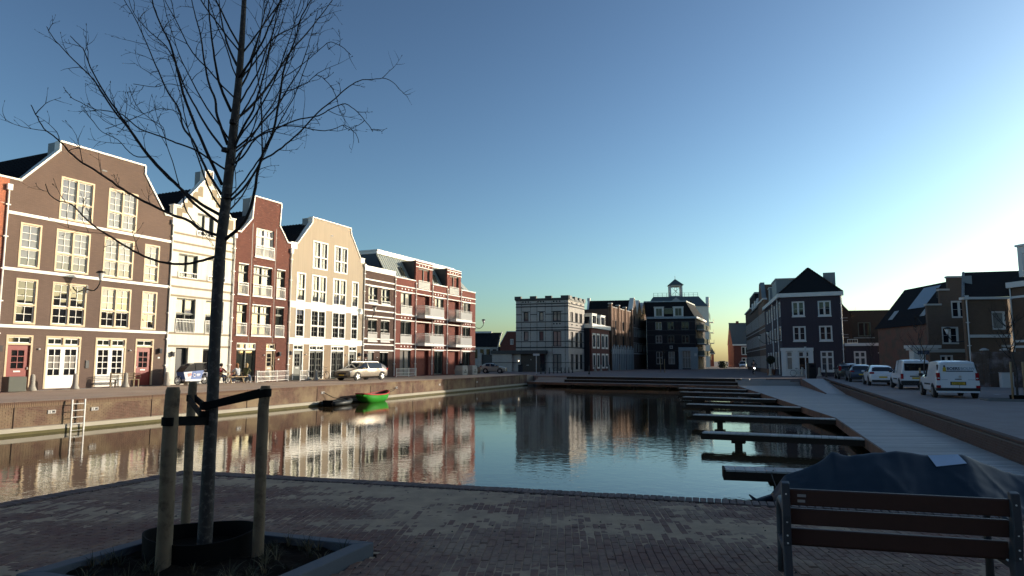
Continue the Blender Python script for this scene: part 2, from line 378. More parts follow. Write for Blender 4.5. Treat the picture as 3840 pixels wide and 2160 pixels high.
tag(stuff(peb.build('pebbles', mat('pebble', (.06, .055, .05), .9))), 'small crumbs of stone and earth on the paving', 'pebbles')

# ------------------------------------------------------------------ far quay wall (local x along the quay, -y towards the water)
qw = thing('quay_wall', 'long red brown brick quay wall with concrete footing below the sunlit street', 'quay wall', Q0, R(90-20.9))
QB = mat('quay_brick', (.15, .080, .055), .9, .7, 4.5, .3, 60, stain=(.4, .46, .62, (.26, .19, .11)))
QJ = mat('quay_mortar', (.20, .155, .115), .95, .2, 8)
MB().box(-60, 58.55, .05, .6, -1.6, -.004).build('core', QJ, qw)
b1 = MB().box(-.1, .1, -.006, .06, -.027, .027).mesh('wall_brick'); b2 = MB().box(-.031, .031, -.012, .06, -.1, .1).mesh('coping_brick')
ms1, ms2 = [], []
JOINTS = [-5.6+6.15*i for i in range(0, 12)]
i = 0; x = -6.0
while x < 58.4:
    if not any(abs(x-j) < .02 for j in JOINTS): ms2.append(Matrix.Translation((x, random.uniform(.03, .036), -.105)))
    x += .0715
for r in range(11):
    x = -6 + (.105 if r % 2 else 0)
    while x < 58.4:
        if True: ms1.append(Matrix.Translation((x, random.uniform(.043, .05), -.25 - r*.0665)))
        x += .212
ms1.sort(key=lambda m: m.translation.x*1.0 + abs(m.translation.z)*.01); pieces(qw, 'wall_brick', 'wall_bricks', b1, ms1, QB)
pieces(qw, 'coping_brick', 'coping_bricks', b2, ms2, QB)
FOOT = mat('concrete_footing', (.42, .38, .30), .85, .2, 1.2, .2, 50)
ALG = mat('algae_band', (.105, .09, .03), .8, .4, 3, .3, 40)
MB().box(-60, 58.5, -.07, .1, -1.14, -.985).build('footing', FOOT, qw); MB().box(-60, 58.5, -.074, .1, -1.6, -1.142).build('algae_band', ALG, qw)
jb = MB()
for j in JOINTS: jb.box(j-.012, j+.012, .018, .06, -.985, 0)
jb.build('expansion_joint', mat('joint_filler', (.05, .03, .025), .9), qw)
for x in (2.0, 3.85, 12.3, 19.58, 28.73, 36.0, 44.0):
    n = MB().box(x-.16, x+.16, .005, .05, -.52, -.38).build('mooring_recess', STONE, qw)
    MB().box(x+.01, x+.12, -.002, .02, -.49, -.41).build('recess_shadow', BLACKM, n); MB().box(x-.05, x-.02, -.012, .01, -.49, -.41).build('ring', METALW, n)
# ladder
ld = thing('quay_ladder', 'white metal ladder fixed to the quay wall, reaching into the water', 'ladder', Q0 + qdir*2.68, R(90-20.9))
for x in (0, .55): MB().box(x-.025, x+.025, -.22, -.17, -1.45, 0.0).build('stile', METALW, ld)
for i in range(5): MB().tube([(0,-.195,-.18-i*.27),(.55,-.195,-.18-i*.27)], .018, 6).build('rung', METALW, ld)
# ------------------------------------------------------------------ timber terrace, steps, deck, fingers, wall of the right road
WOOD = mat('weathered_decking', (.45, .43, .40), .75, .2, 3, .25, 60, obj_rand=.14)
WOODD = mat('dark_timber', (.034, .025, .020), .85, .3, 4, .2, 40, spec=.1)
RUST = mat('rusty_edge_board', (.17, .085, .052), .75, .35, 2.5, .2, 30, stain=(1.6, .45, .7, (.06, .038, .03)))
CONC = mat('grey_step_stone', (.32, .31, .30), .85, .12, 2)
deckL = [(7.6,12.0),(10.85,21.26),(13.36,28.36),(14.93,35.47),(16.55,42.72),(18.24,50.15),(19.66,56.95),(21.45,64.9)]
deckR = lambda y: 9.9 + (y-11.0)*.3715
def dl(y):
    for (x0,y0),(x1,y1) in zip(deckL, deckL[1:]):
        if y <= y1: return x0 + (x1-x0)*(y-y0)/(y1-y0)
    return deckL[-1][0]
deck = thing('timber_deck', 'long grey boarded deck sloping away along the water below the parked cars', 'deck', (0,0,0))
n = 320; bs = []
for i in range(n):
    y = 12.05 + i*(66.0-12.05)/n; y2 = y + (66.0-12.05)/n - .012
    sl = .10; xr0 = deckR(y)-.02; xl = dl(y)
    bs.append((y, y2, xl, xr0))
for k, (y, y2, xl, xr) in enumerate(bs):
    if k < 300: MB().slab([(xl,y),(xr,y-.25),(xr,y2-.25),(xl,y2)], DKZ-.04, DKZ + random.uniform(-.002,.002)).build('deck_board', WOOD, deck)
rest = MB()
for y, y2, xl, xr in bs[300:]: rest.slab([(xl,y),(xr,y-.25),(xr,y2-.25),(xl,y2)], DKZ-.04, DKZ)
stuff(rest.build('deck_boards', WOOD, deck))
eb = MB()
for (x0,y0),(x1,y1) in zip(deckL, deckL[1:]):
    eb.slab([(x0-.06,y0),(x0,y0),(x1,y1),(x1-.06,y1)], DKZ-.27, DKZ+.02)
eb.build('edge_board', RUST, deck)
MB().slab([(x+.02,y) for x,y in deckL][::-1] + [(x+1.2,y) for x,y in deckL], DKZ-.3, DKZ-.08).build('joist_frame', WOODD, deck)
for (x,y) in deckL[1:]:
    MB().box(x+.15, x+.4, y-.4, y-.15, -2.2, DKZ-.3).build('pile', WOODD, deck)
fing = [((4.77,15.57),(8.6,14.6)),((6.52,23.28),(10.95,21.3)),((8.21,30.8),(13.4,28.4)),((9.93,38.39),(15.0,35.5)),((11.65,45.96),(16.6,42.8)),((13.33,53.48),(18.3,50.2)),((15.14,61.0),(19.7,57.0))]
names = ['nearest timber finger jetty, plank ends visible beside the covered boat', 'second timber finger jetty from the bench', 'third timber finger jetty from the bench', 'fourth timber finger jetty from the bench', 'fifth timber finger jetty from the bench', 'sixth timber finger jetty from the bench', 'farthest timber finger jetty, just before the terrace steps']
FINGW = .62
for k, (a, b) in enumerate(fing):
    a = Vector((*a,0)); b = Vector((*b,0)); d = (b-a).normalized(); L = (b-a).length
    f = thing('finger_jetty', names[k], 'jetty', a, math.atan2(d.y, d.x), 'finger jetties')
    np_ = max(8, int(L/.205))
    for i in range(np_):
        x0 = i*L/np_; MB().box(x0+.004, x0+L/np_-.006, -FINGW+.01, -.01, DKZ-.035, DKZ + random.uniform(-.002,.002)).build('plank', WOOD, f)
    MB().box(0, L, -FINGW, -FINGW+.07, DKZ-.22, DKZ-.036).build('side_beam', WOODD, f); MB().box(0, L, -.07, 0, DKZ-.22, DKZ-.036).build('side_beam', WOODD, f)
    MB().box(-.05, 0, -FINGW, 0, DKZ-.22, DKZ-.002).build('end_beam', WOODD, f)
    pl = MB().box(1.0, 1.22, -FINGW+.16, -FINGW+.4, -2.2, DKZ-.22); pl.box(.9, 1.32, -FINGW+.1, -FINGW+.46, DKZ-.32, DKZ-.221); pl.build('pile', WOODD, f)
# terrace along the far end
ab = (B0-A0).normalized(); an = Vector((-ab.y, ab.x, 0)); Lab = (B0-A0).length
ter = thing('timber_terrace', 'low dark timber terrace at the far end of the harbour basin', 'terrace', A0, math.atan2(ab.y, ab.x))
for i in range(9): MB().box(0, Lab+.1, i*.142, i*.142+.13, DKZ-.04, DKZ).build('deck_board', WOOD, ter)
MB().box(0, Lab, -.05, 0, DKZ-.26, DKZ+.004).build('edge_board', RUST, ter); MB().box(0, Lab, .06, 1.2, DKZ-.22, DKZ-.045).build('joist_frame', WOODD, ter)
for i in range(6): MB().box(2+i*3.7, 2.25+i*3.7, .15, .4, -2.2, DKZ-.22).build('pile', WOODD, ter)
stp = thing('seat_steps', 'two broad dark timber seating steps between the terrace and the square', 'steps', A0, math.atan2(ab.y, ab.x))
for i in range(2):
    s_ = MB().box(4.2, Lab-.2, 1.28+i*.5, 2.5, DKZ-.02 + i*.33, DKZ + .30 + i*.33).build('step', WOODD, stp)
    MB().box(4.2, Lab-.2, 1.24+i*.5, 1.76+i*.5, DKZ+.301+i*.33, DKZ+.33+i*.33).build('tread', WOOD, s_)
MB().box(-.2, Lab+.5, 2.2, 2.9, -1.6, SQZ-.01).build('backing', CONC, stp)
def stone_steps(label, O, d, L, n=4):
    s = thing('stone_steps', label, 'steps', O, math.atan2(d.y, d.x))
    for i in range(n): MB().box(0, L, i*.36, n*.36+.5, DKZ-.02+i*.165, DKZ+(i+1)*.165-.006 + (0 if i else .001)).build('step', CONC, s, bevel=.01)
    return s
stone_steps('grey stone steps at the left end of the timber terrace', A0 + ab*.25 + an*1.2, ab, 3.9)
stone_steps('wide grey stone steps beside the rusty ramp', Vector((21.9,65.75,0)), Vector((1,.03,0)), 6.0)
rp = thing('ramp', 'grey ramp with rust coloured side climbing from the deck to the square', 'ramp', (0,0,0))
pL = [(22.6,49.2),(27.9,66.0)]; pR = [(deckR(48.5)-.03,48.5),(deckR(66.3)-.03,66.3)]
MB().add([(*pL[0],DKZ+.012),(*pR[0],DKZ+.012),(*pR[1],SQZ),(*pL[1],SQZ)], [(0,1,2,3)]).build('ramp_surface', WOOD, rp)
MB().slab([(pL[0][0]-.08,pL[0][1]),(pL[0][0],pL[0][1]),(pL[1][0],pL[1][1]),(pL[1][0]-.08,pL[1][1])], DKZ-.02, [DKZ+.05,DKZ+.05,SQZ+.05,SQZ+.05]).build('side_board', RUST, rp)
# brick wall holding the road
rw = thing('retaining_wall', 'low brown brick retaining wall between the deck and the parking street', 'wall', (WN.x,WN.y,0), math.atan2(W1.y-WN.y, W1.x-WN.x))
Lw = (W1-WN).length
RWB = mat('retaining_brick', (.105, .062, .05), .9, .5, 4.5, .3, 60)
MB().box(-6, Lw, -.3, .06, -1.6, RDZ-.03).build('core', mat('dim_mortar', (.15,.125,.11), .95), rw)
ms1 = []; bb = MB().box(-.1, .1, -.006, .06, -.027, .027).mesh('wall_brick')
for r in range(7):
    x = 0 + (.105 if r % 2 else 0)
    while x < Lw*.75:
        ms1.append(Matrix.Translation((x, .06 + random.uniform(.002,.012), -.40 - r*.0665)) @ Matrix.Rotation(math.pi, 4, 'Z')); x += .212
ms1.sort(key=lambda m: m.translation.x); pieces(rw, 'wall_brick', 'wall_bricks', bb, ms1, RWB)
MB().box(Lw*.75, Lw, .06, .075, -.9, RDZ-.03).build('far_brickwork', WALLM, rw)
cb = MB().box(-.035, .035, -.1, .1, -.06, .0).mesh('coping_brick'); ms2 = []
x = -6
while x < Lw:
    t = max(0, x)/Lw; ms2.append(Matrix.Translation((x, -.02, RDZ + .035 + (SQZ-RDZ)*t + random.uniform(-.002,.002)))); x += .0755
ms2.sort(key=lambda m: abs(m.translation.x-8)); pieces(rw, 'coping_brick', 'coping_bricks', cb, ms2, RWB)
# painted parking marks
pm = MB()
PAINT = mat('road_paint', (.55, .53, .50), .8, .2, 6)
hd = Vector((math.sin(R(20)), math.cos(R(20)), 0)); hr = Vector((hd.y, -hd.x, 0))
def zr(P): return RDZ + (SQZ-RDZ)*max(0, min(1, (P.y-11)/55)) + .006
for i in range(14):
    P = Vector((28.5, 35.0, 0)) + hr*(i*.9 - 3) + hd*(i*.02)
    a, b = P, P + hd*1.0; q = hr*.07
    pm.add([(*(v).xy,zr(v)) for v in (a-q,a+q,b+q,b-q)], [(0,1,2,3)])
pmo = pm.build('road_marking', PAINT); structure(pmo)
# kerbs and gutter lines on the left street
gl = MB()
for off, wd in ((9.6, .12), (11.0, .1)):
    gl.box(-5, 60, off, off+wd, .0, .024)
g = gl.build('gutter', KERBST); g.location = Q0; g.rotation_euler = (0,0,R(90-20.9)); structure(g)
# ------------------------------------------------------------------ building helpers (local x along the facade, y into the house, z up)
def wall(H, left, right, holes, m, thick=.35, reveal=.16, name='wall', y0=0.0, rm=None):
    """front wall with openings; left/right are chains (x,z) from bottom to top; holes (x0,x1,z0,z1)"""
    zs = sorted({round(z,4) for _, z in left+right} | {round(h[2],4) for h in holes} | {round(h[3],4) for h in holes})
    zlo, zhi = max(left[0][1], right[0][1]), min(left[-1][1], right[-1][1]); zs = [z for z in zs if zlo-1e-6 <= z <= zhi+1e-6]
    def at(ch, z, z0, z1):
        for (xa,za),(xb,zb) in zip(ch, ch[1:]):
            if za <= z0+1e-5 and zb >= z1-1e-5 and zb > za: return xa + (xb-xa)*(z-za)/(zb-za)
        return ch[-1][0]
    b = MB(); y1 = y0+thick
    for z0, z1 in zip(zs, zs[1:]):
        if z1-z0 < 1e-5: continue
        l0, l1, r0, r1 = at(left,z0,z0,z1), at(left,z1,z0,z1), at(right,z0,z0,z1), at(right,z1,z0,z1)
        cuts = sorted((h[0],h[1]) for h in holes if h[2] <= z0+1e-5 and h[3] >= z1-1e-5)
        xs0, xs1 = [l0], [l1]
        for a, c in cuts: xs0 += [a, c]; xs1 += [a, c]
        xs0.append(r0); xs1.append(r1)
        for i in range(0, len(xs0), 2):
            b.quad((xs0[i],y0,z0),(xs0[i+1],y0,z0),(xs1[i+1],y0,z1),(xs1[i],y0,z1))
    for a, c, z0, z1 in holes:
        yr = y0+reveal
        b.quad((a,y0,z0),(a,y0,z1),(a,yr,z1),(a,yr,z0)); b.quad((c,y0,z0),(c,yr,z0),(c,yr,z1),(c,y0,z1))
        b.quad((a,y0,z1),(c,y0,z1),(c,yr,z1),(a,yr,z1)); b.quad((a,y0,z0),(a,yr,z0),(c,yr,z0),(c,y0,z0))
    ol = left + right[::-1]; n = len(ol)
    for i in range(n-1):
        (xa,za),(xb,zb) = ol[i], ol[i+1]
        if abs(xa-xb)+abs(za-zb) > 1e-5: b.quad((xa,y0,za),(xb,y0,zb),(xb,y1,zb),(xa,y1,za))
    b.add([(x,y1,z) for x,z in ol], [tuple(range(n))])
    return b.build(name, m, H)
def pick(seq, k): return seq[int(k) % len(seq)]
GRIDMESH = {}
def window(H, x0, x1, z0, z1, rows, cm, sm, gms, cas=.09, y=.0, sashw=.05, mun=.028, name='window', sill=None, proud=.02, gy=None):
    """rows from the bottom: (height share, number of lights, panes across, panes up). Casing, one sash per light, every pane an object"""
    W = MB(); t = .12; ya, yb = y-proud, y+t
    W.box(x0,x1,ya,yb,z1-cas,z1); W.box(x0,x0+cas,ya,yb,z0,z1-cas); W.box(x1-cas,x1,ya,yb,z0,z1-cas)
    if sill is None: W.box(x0+cas,x1-cas,ya,yb,z0,z0+cas)
    bars = MB(); ix0, ix1, iz0, iz1 = x0+cas, x1-cas, z0+(cas if sill is None else 0), z1-cas
    tot = sum(r[0] for r in rows); zz = iz0; lights = []
    for k, (hs, nl, pc, pr) in enumerate(rows):
        zt = zz + (iz1-iz0)*hs/tot
        top = zt if k == len(rows)-1 else zt - cas*.45
        bot = zz if k == 0 else zz + cas*.45
        if k < len(rows)-1: W.box(ix0,ix1,ya+.004,yb-.003,zt-cas*.45,zt+cas*.45)
        lw = (ix1-ix0 - (nl-1)*cas)/nl
        for j in range(nl):
            a = ix0 + j*(lw+cas); lights.append((a, a+lw, bot, top, pc, pr))
            if j: W.box(a-cas,a,ya+.002,yb-.002,bot,top)
        zz = zt
    wo = W.build(name, cm, H)
    if sill: MB().box(x0-.06,x1+.06,y-.09,y+t,z0-.06,z0).build('sill', sill, H)
    yg = y + .105 if gy is None else gy
    for k, (a, c, b_, t_, pc, pr) in enumerate(lights):
        s = MB(); ys0, ys1 = yg-.045, yg+.015
        s.box(a,c,ys0,ys1,t_-sashw,t_); s.box(a,c,ys0,ys1,b_,b_+sashw); s.box(a,a+sashw,ys0,ys1,b_+sashw,t_-sashw); s.box(c-sashw,c,ys0,ys1,b_+sashw,t_-sashw)
        pa, pb, pz0, pz1 = a+sashw, c-sashw, b_+sashw, t_-sashw
        for i in range(1, pc): xm = pa+(pb-pa)*i/pc; s.box(xm-mun/2,xm+mun/2,ys0+.01,ys1-.004,pz0,pz1)
        for i in range(1, pr): zm = pz0+(pz1-pz0)*i/pr; s.box(pa,pb,ys0+.012,ys1-.006,zm-mun/2,zm+mun/2)
        s.build('sash', sm, wo)
        for i in range(pc):
            for j in range(pr):
                pw, ph = round((pb-pa)/pc,3), round((pz1-pz0)/pr,3)
                key = (pw, ph, id(gms))
                if callable(gms): g = gms((a+c)/2, pz0+(j+.5)*ph, k)
                else: g = gms
                key = (pw, ph, g.name)
                if key not in GRIDMESH:
                    me = MB().quad((-pw/2,0,-ph/2),(pw/2,0,-ph/2),(pw/2,0,ph/2),(-pw/2,0,ph/2)).mesh('pane'); me.materials.append(g); GRIDMESH[key] = me
                o = bpy.data.objects.new('pane', GRIDMESH[key]); COL.objects.link(o); o.parent = wo
                o.location = (pa+(i+.5)*(pb-pa)/pc, yg, pz0+(j+.5)*(pz1-pz0)/pr); o.rotation_euler = (random.uniform(-.006,.006), 0, random.uniform(-.006,.006))
    return wo
def plain_window(H, x0, x1, z0, z1, m, g, nl=2, cas=.06, y=.1, name='window', transom=None, pr=1, sill=None, sm=None):
    rows = [(1, nl, 1, pr)] if not transom else [(1-transom, nl, 1, pr), (transom, nl, 1, 1)]
    return window(H, x0, x1, z0, z1, rows, m, sm or m, g, cas, y, .04, .03, name, sill)
def railing(H, x0, x1, z0, z1, y=-.06, m=None, bars=None, panel=False, depth=0, ends=True, mid=.78):
    m = m or METALW; b = MB(); t = .022; zm = z0 + (z1-z0)*mid
    b.box(x0,x1,y-t,y+t,z1-.04,z1); b.box(x0,x1,y-t*.8,y+t*.8,zm-.015,zm+.015); b.box(x0,x1,y-t*.8,y+t*.8,z0,z0+.03)
    n = bars or max(3, int((x1-x0)/.11))
    for i in range(n+1):
        x = x0+.012 + (x1-x0-.024)*i/n; w = .02 if i in (0,n) else .009
        b.box(x-w,x+w,y-.012,y+.012,z0,z1-.01)
    o = b.build('railing', m, H)
    if panel: MB().box(x0+.02,x1-.02,y+.013,y+.02,z0+.03,zm-.015).build('railing_panel', m, o)
    return o
def downpipe(H, x, z0, z1, m=None, y=-.07, hopper=True, kinks=None):
    m = m or WHITE; b = MB(); b.tube([(x,y,z0),(x,y,z1)], .05, 8)
    if hopper: b.box(x-.13,x+.13,y-.1,y+.1,z1-.02,z1+.3)
    o = b.build('downpipe', m, H, True, auto=40); z = z0+1.2
    while z < z1: MB().box(x-.12,x+.12,y-.055,y+.07,z-.03,z+.03).build('pipe_bracket', m, o); z += 1.7
    return o
def tiled_slope(H, a, b, c, d, m=TILE, pitch=.33, name='roof_slope', rows=0):
    """a-b along the eave, d-c along the ridge (a below d): tiles as a corrugated skin with courses"""
    a, b, c, d = map(Vector, (a,b,c,d)); nrm = (b-a).cross(d-a).normalized()
    n = max(4, int((b-a).length/pitch)*4); k = max(2, int((d-a).length/.36)); mb = MB(); V = []; F = []
    for j in range(k+1):
        for rep in range(2 if 0 < j < k else 1):
            for i in range(n+1):
                u = i/n; v = j/k; p = (a*(1-u)+b*u)*(1-v) + (d*(1-u)+c*u)*v
                h = .035*math.sin(i*math.pi/2)*1.0 + (.03 if (rep == 1 or j == 0) else 0)
                V.append(p + nrm*h)
    r = len(V)//(n+1)
    for j in range(r-1):
        for i in range(n): F.append((j*(n+1)+i, j*(n+1)+i+1, (j+1)*(n+1)+i+1, (j+1)*(n+1)+i))
    mb.add(V, F); return mb.build(name, m, H)
def coping(H, pts, y0, y1, t, m, name='coping'):
    """a band of thickness t on the outside of the chain pts (x,z), from y0 to y1"""
    b = MB()
    for (xa,za),(xb,zb) in zip(pts, pts[1:]):
        d = Vector((xb-xa, 0, zb-za)); L = d.length
        if L < 1e-4: continue
        d /= L; n = Vector((-d.z, 0, d.x)); e = d*t*.5
        p = [Vector((xa,0,za))-e, Vector((xb,0,zb))+e]; q = [v+n*t for v in p]
        vs = [(v.x,y,v.z) for y in (y0,y1) for v in (p[0],p[1],q[1],q[0])]
        b.add(vs, [(0,1,2,3),(7,6,5,4),(0,4,5,1),(1,5,6,2),(2,6,7,3),(3,7,4,0)])
    return b.build(name, m, H)
def wall_lamp(H, x, z, y=0):
    o = MB().box(x-.10,x+.10,y-.22,y-.02,z+.12,z+.16).box(x-.02,x+.02,y-.06,y,z,z+.2).build('wall_lantern', BLACKM, H)
    MB().box(x-.08,x+.08,y-.2,y-.05,z-.14,z+.119).build('lantern_glass', GLM, o)
def number_plate(H, x, z, y=0): MB().box(x-.07,x+.07,y-.02,y,z-.05,z+.05).build('house_number', WHITE, H)
def door_bell(H, x, z):
    MB().lathe([(0,-.02),(.07,-.01),(.05,.05),(0,.07)], (x,-.06,z), 8).build('outdoor_light', METALW, H)
ROT = R(90-24.1); DV = Vector((math.sin(R(24.1)), math.cos(R(24.1)), 0)); NV = Vector((DV.y, -DV.x, 0))
def row_origin(s): return DV*s - NV*38.7
def glass_by_height(hi, lo, zc):
    return lambda x, z, k: hi if z > zc + .5*math.sin(x*1.7) else lo
DEPTH = 10.5
def body(H, x0, x1, zeave, m, d=DEPTH, y0=.35):
    MB().box(x0,x1,y0,d,-.3,zeave).build('side_walls', m, H)

# ------------------------------------------------------------------ orange brick house at the frame edge
h = thing('orange_house', 'orange brick house cut off by the left frame edge, beside the brown house', 'house', row_origin(15.2), ROT)
wall(h, [(0,-.2),(0,11.2)], [(6.0,-.2),(6.0,11.2)], [(1.0,2.6,.1,2.6),(3.2,4.6,4,6)], ORANGE)
body(h, 0, 5.98, 11.0, ORANGE); coping(h, [(0,11.2),(6.0,11.2)], -.05, .4, .1, WHITE)
plain_window(h, 1.0,2.6,.1,2.6, WHITE, GL); plain_window(h, 3.2,4.6,4,6, WHITE, GL)
MB().prism([(0,11.0),(5.98,11.0),(4.4,12.6),(1.2,12.6)], .45, DEPTH).build('roof', TILE, h)
# ------------------------------------------------------------------ brown gable house
h = thing('brown_house', 'wide dark brown gabled house with cream window casings and two red doors', 'house', row_origin(21.2), ROT)
def muntin_house(h, wm, cm, sm, doors, gtop, g3, g2, g1, zoff, dm=None, pm=None, french=None, holes_extra=()):
    att = [(2.65,4.62),(5.50,7.45)]; cols = [(.70,1.82),(2.60,4.57),(5.42,7.38),(8.12,9.20)]
    gc = [(.44,1.78),(2.45,4.42),(5.28,7.24),(7.86,9.14)]
    holes = [(a,b,9.56+zoff,12.02+zoff) for a,b in att] + [(a,b,6.57+zoff*.6,9.0+zoff) for a,b in cols] + [(a,b,3.53,5.98+zoff*.5) for a,b in cols] + [(a,b,.06,2.95) for a,b in gc]
    return holes, att, cols, gc
holes, att, cols, gc = muntin_house(None,0,0,0,0,0,0,0,0,0)
L = [(0,-.2),(0,11.2),(.55,11.2),(2.5,13.45),(2.5,13.95)]; Rr = [(10.0,-.2),(10.0,11.1),(9.45,11.1),(7.78,13.45),(7.78,13.95)]
wall(h, L, Rr, holes, BROWN)
coping(h, [(0,11.2),(.55,11.2),(2.5,13.45),(2.5,13.95),(7.78,13.95),(7.78,13.45),(9.45,11.1),(10.0,11.1)], -.06, .42, .1, WHITE)
body(h, 0.02, 9.98, 11.0, BROWN)
MB().prism([(.02,11.0),(9.98,11.0),(7.6,13.1),(2.4,13.1)], .36, DEPTH).build('roof_body', TILE, h)
tiled_slope(h, (.1,DEPTH,11.05),(.1,.37,11.05),(2.75,.37,13.55),(2.75,DEPTH,13.55))
MB().box(2.7,7.5,.37,DEPTH,13.0,13.6).build('roof_ridge', TILE, h)
MB().box(2.45,2.85,.34,1.1,12.9,14.0).build('gable_return', LEADC, h)
for z in (9.42, 6.42, 3.40): MB().box(-.02,10.02,-.05,0,z-.08,z+.08).build('band', WHITE, h)
for a, b in att: window(h, a,b,9.56,12.02, [(.42,2,2,2),(.58,2,2,3)], CREAM, WHITE, GLSKY, .1)
for a, b in cols:
    n = 1 if b-a < 1.3 else 2
    window(h, a,b,6.57,9.0, [(.42,n,2,2),(.58,n,2,3)], CREAM, WHITE, lambda x,z,k: GLSKY if z > 7.2 else GLM, .1)
    window(h, a,b,3.53,5.98, [(.42,n,2,2),(.58,n,2,3)], CREAM, WHITE, (GL if b < 5 else (lambda x,z,k: GLSKY if z > 5.05+.4*math.sin(x*2) else GL)), .1)
def panel_door(H, a, b, m, casing, gx=(2,3), tr=True, slot=True, knob_right=True, zt=2.95, ztr=2.42, y=.06, gl=GL, trim=None):
    W = MB(); c = .1
    W.box(a,b,y-.08,y+.1,zt-c,zt); W.box(a,a+c,y-.08,y+.1,.06,zt-c); W.box(b-c,b,y-.08,y+.1,.06,zt-c); W.box(a+c,b-c,y-.08,y+.1,ztr,ztr+c)
    wo = W.build('door_frame', casing, H)
    s = MB(); s.box(a+c,b-c,y,y+.06,ztr+c,ztr+c+.05); s.box(a+c,b-c,y,y+.06,zt-c-.05,zt-c); xm = (a+b)/2; s.box(xm-.025,xm+.025,y,y+.06,ztr+c,zt-c); s.box(a+c,a+c+.05,y,y+.06,ztr+c,zt-c); s.box(b-c-.05,b-c,y,y+.06,ztr+c,zt-c)
    s.build('transom_sash', trim or WHITE, wo); MB().box(a+c,b-c,y+.03,y+.04,ztr+c,zt-c).build('transom_pane', GLG, wo)
    d = MB(); da, db = a+c, b-c; w = db-da; ga, gb = da+w*.22, db-w*.22; g0, g1 = 1.18, ztr-.28
    d.box(da,ga,y+.02,y+.08,.06,ztr); d.box(gb,db,y+.02,y+.08,.06,ztr); d.box(ga,gb,y+.02,y+.08,.06,g0); d.box(ga,gb,y+.02,y+.08,g1,ztr)
    for i in range(1,gx[0]): xm = ga+(gb-ga)*i/gx[0]; d.box(xm-.02,xm+.02,y+.03,y+.08,g0,g1)
    for i in range(1,gx[1]): zm = g0+(g1-g0)*i/gx[1]; d.box(ga,gb,y+.032,y+.078,zm-.02,zm+.02)
    do = d.build('door', m, H)
    for i in range(gx[0]):
        for j in range(gx[1]): MB().box(ga+(gb-ga)*i/gx[0]+.02,ga+(gb-ga)*(i+1)/gx[0]-.02,y+.06,y+.066,g0+(g1-g0)*j/gx[1]+.02,g0+(g1-g0)*(j+1)/gx[1]-.02).build('pane', gl, do)
    if slot: MB().box((da+db)/2-.17,(da+db)/2+.17,y,y+.02,.98,1.06).build('letter_slot', METALW, do)
    kx = db-.08 if knob_right else da+.08
    MB().tube([(kx,y-.03,1.12),(kx,y-.03,1.24)], .025, 8).build('handle', METALW, do); return do
panel_door(h, .44,1.78, REDDOOR, CREAM); panel_door(h, 7.86,9.14, REDDOOR, CREAM, knob_right=False)
for k, (a, b) in enumerate((gc[1], gc[2])):
    window(h, a,b,2.36,2.95, [(1,2,2,1)], CREAM, WHITE, GLG, .1, .0, .07, .04, 'transom_window')
    [MB().box(p_,p_+.1,-.02,.12,.06,2.358).build('door_casing', CREAM, h) for p_ in (a, b-.1)]
    m_ = (a+b)/2
    for p, q in ((a+.1, m_-.004), (m_+.004, b-.1)):
        d = MB(); g0, g1 = .78, 2.22; w = q-p; d.box(p,q,.02,.09,.06,g0); d.box(p,q,.02,.09,g1,2.355); d.box(p,p+.12,.02,.09,g0,g1); d.box(q-.12,q,.02,.09,g0,g1)
        xm = (p+q)/2; d.box(xm-.02,xm+.02,.03,.09,g0,g1)
        for j in range(1,4): zm = g0+(g1-g0)*j/4; d.box(p+.12,q-.12,.031,.089,zm-.02,zm+.02)
        do = d.build('french_door', WHITE, h)
        for i in range(2):
            for j in range(4): MB().box((p+.12,xm+.02)[i],(xm-.02,q-.12)[i],.07,.076,g0+(g1-g0)*j/4+.02,g0+(g1-g0)*(j+1)/4-.02).build('pane', GLP if (k == 0 and j in (1,2)) else GL, do)
wall_lamp(h, .12, 2.2); wall_lamp(h, 9.55, 2.2); number_plate(h, 9.55, 1.78); number_plate(h, .1, 1.78)
door_bell(h, 2.1, 2.2); door_bell(h, 7.5, 2.2); MB().box(4.75,4.95,-.05,0,1.15,1.6).build('letter_box', ANTH, h)
downpipe(h, 10.06, .1, 10.6, y=-.06); downpipe(h, -.03, .1, 10.6, y=-.06)
MB().box(4.98,5.3,-.02,0,12.92,13.02).build('vent', BLACKM, h)
# ------------------------------------------------------------------ white stepped-pattern house
h = thing('white_house', 'narrow cream white house with pointed gable and taupe stripes behind the tree trunk', 'house', row_origin(31.25), ROT)
L = [(0,-.2),(0,11.93),(.5,11.93),(2.38,14.15),(2.60,14.93)]; Rr = [(5.3,-.2),(5.3,11.93),(4.85,11.93),(3.02,14.15),(3.02,14.93)]
wp = [(.62,2.15),(3.0,4.55)]
wall(h, [(0,-.2),(0,11.93),(.5,11.93),(2.42,14.2),(2.42,14.93)], [(5.3,-.2),(5.3,11.93),(4.85,11.93),(3.02,14.2),(3.02,14.93)],
     [(1.95,3.35,10.24,11.78)] + [(a,b,7.2,8.77) for a,b in wp] + [(a,b,3.5,5.78) for a,b in wp] + [(.75,1.75,.06,2.46),(2.95,4.42,.06,2.42)], RENDER_WHITE)
coping(h, [(0,11.93),(.5,11.93),(2.42,14.2),(2.42,14.93),(3.02,14.93),(3.02,14.2),(4.85,11.93),(5.3,11.93)], -.06, .42, .07, WHITE)
body(h, .02, 5.28, 11.0, RENDER_WHITE)
MB().prism([(.02,10.95),(5.28,10.95),(2.9,13.5),(2.4,13.5)], .36, DEPTH).build('roof_body', TILE, h); tiled_slope(h, (.05,DEPTH,11.1),(.05,.37,11.1),(2.55,.37,13.75),(2.55,DEPTH,13.75))
MB().box(2.4,3.05,.36,1.0,13.3,14.9).build('chimney', LEADC, h)
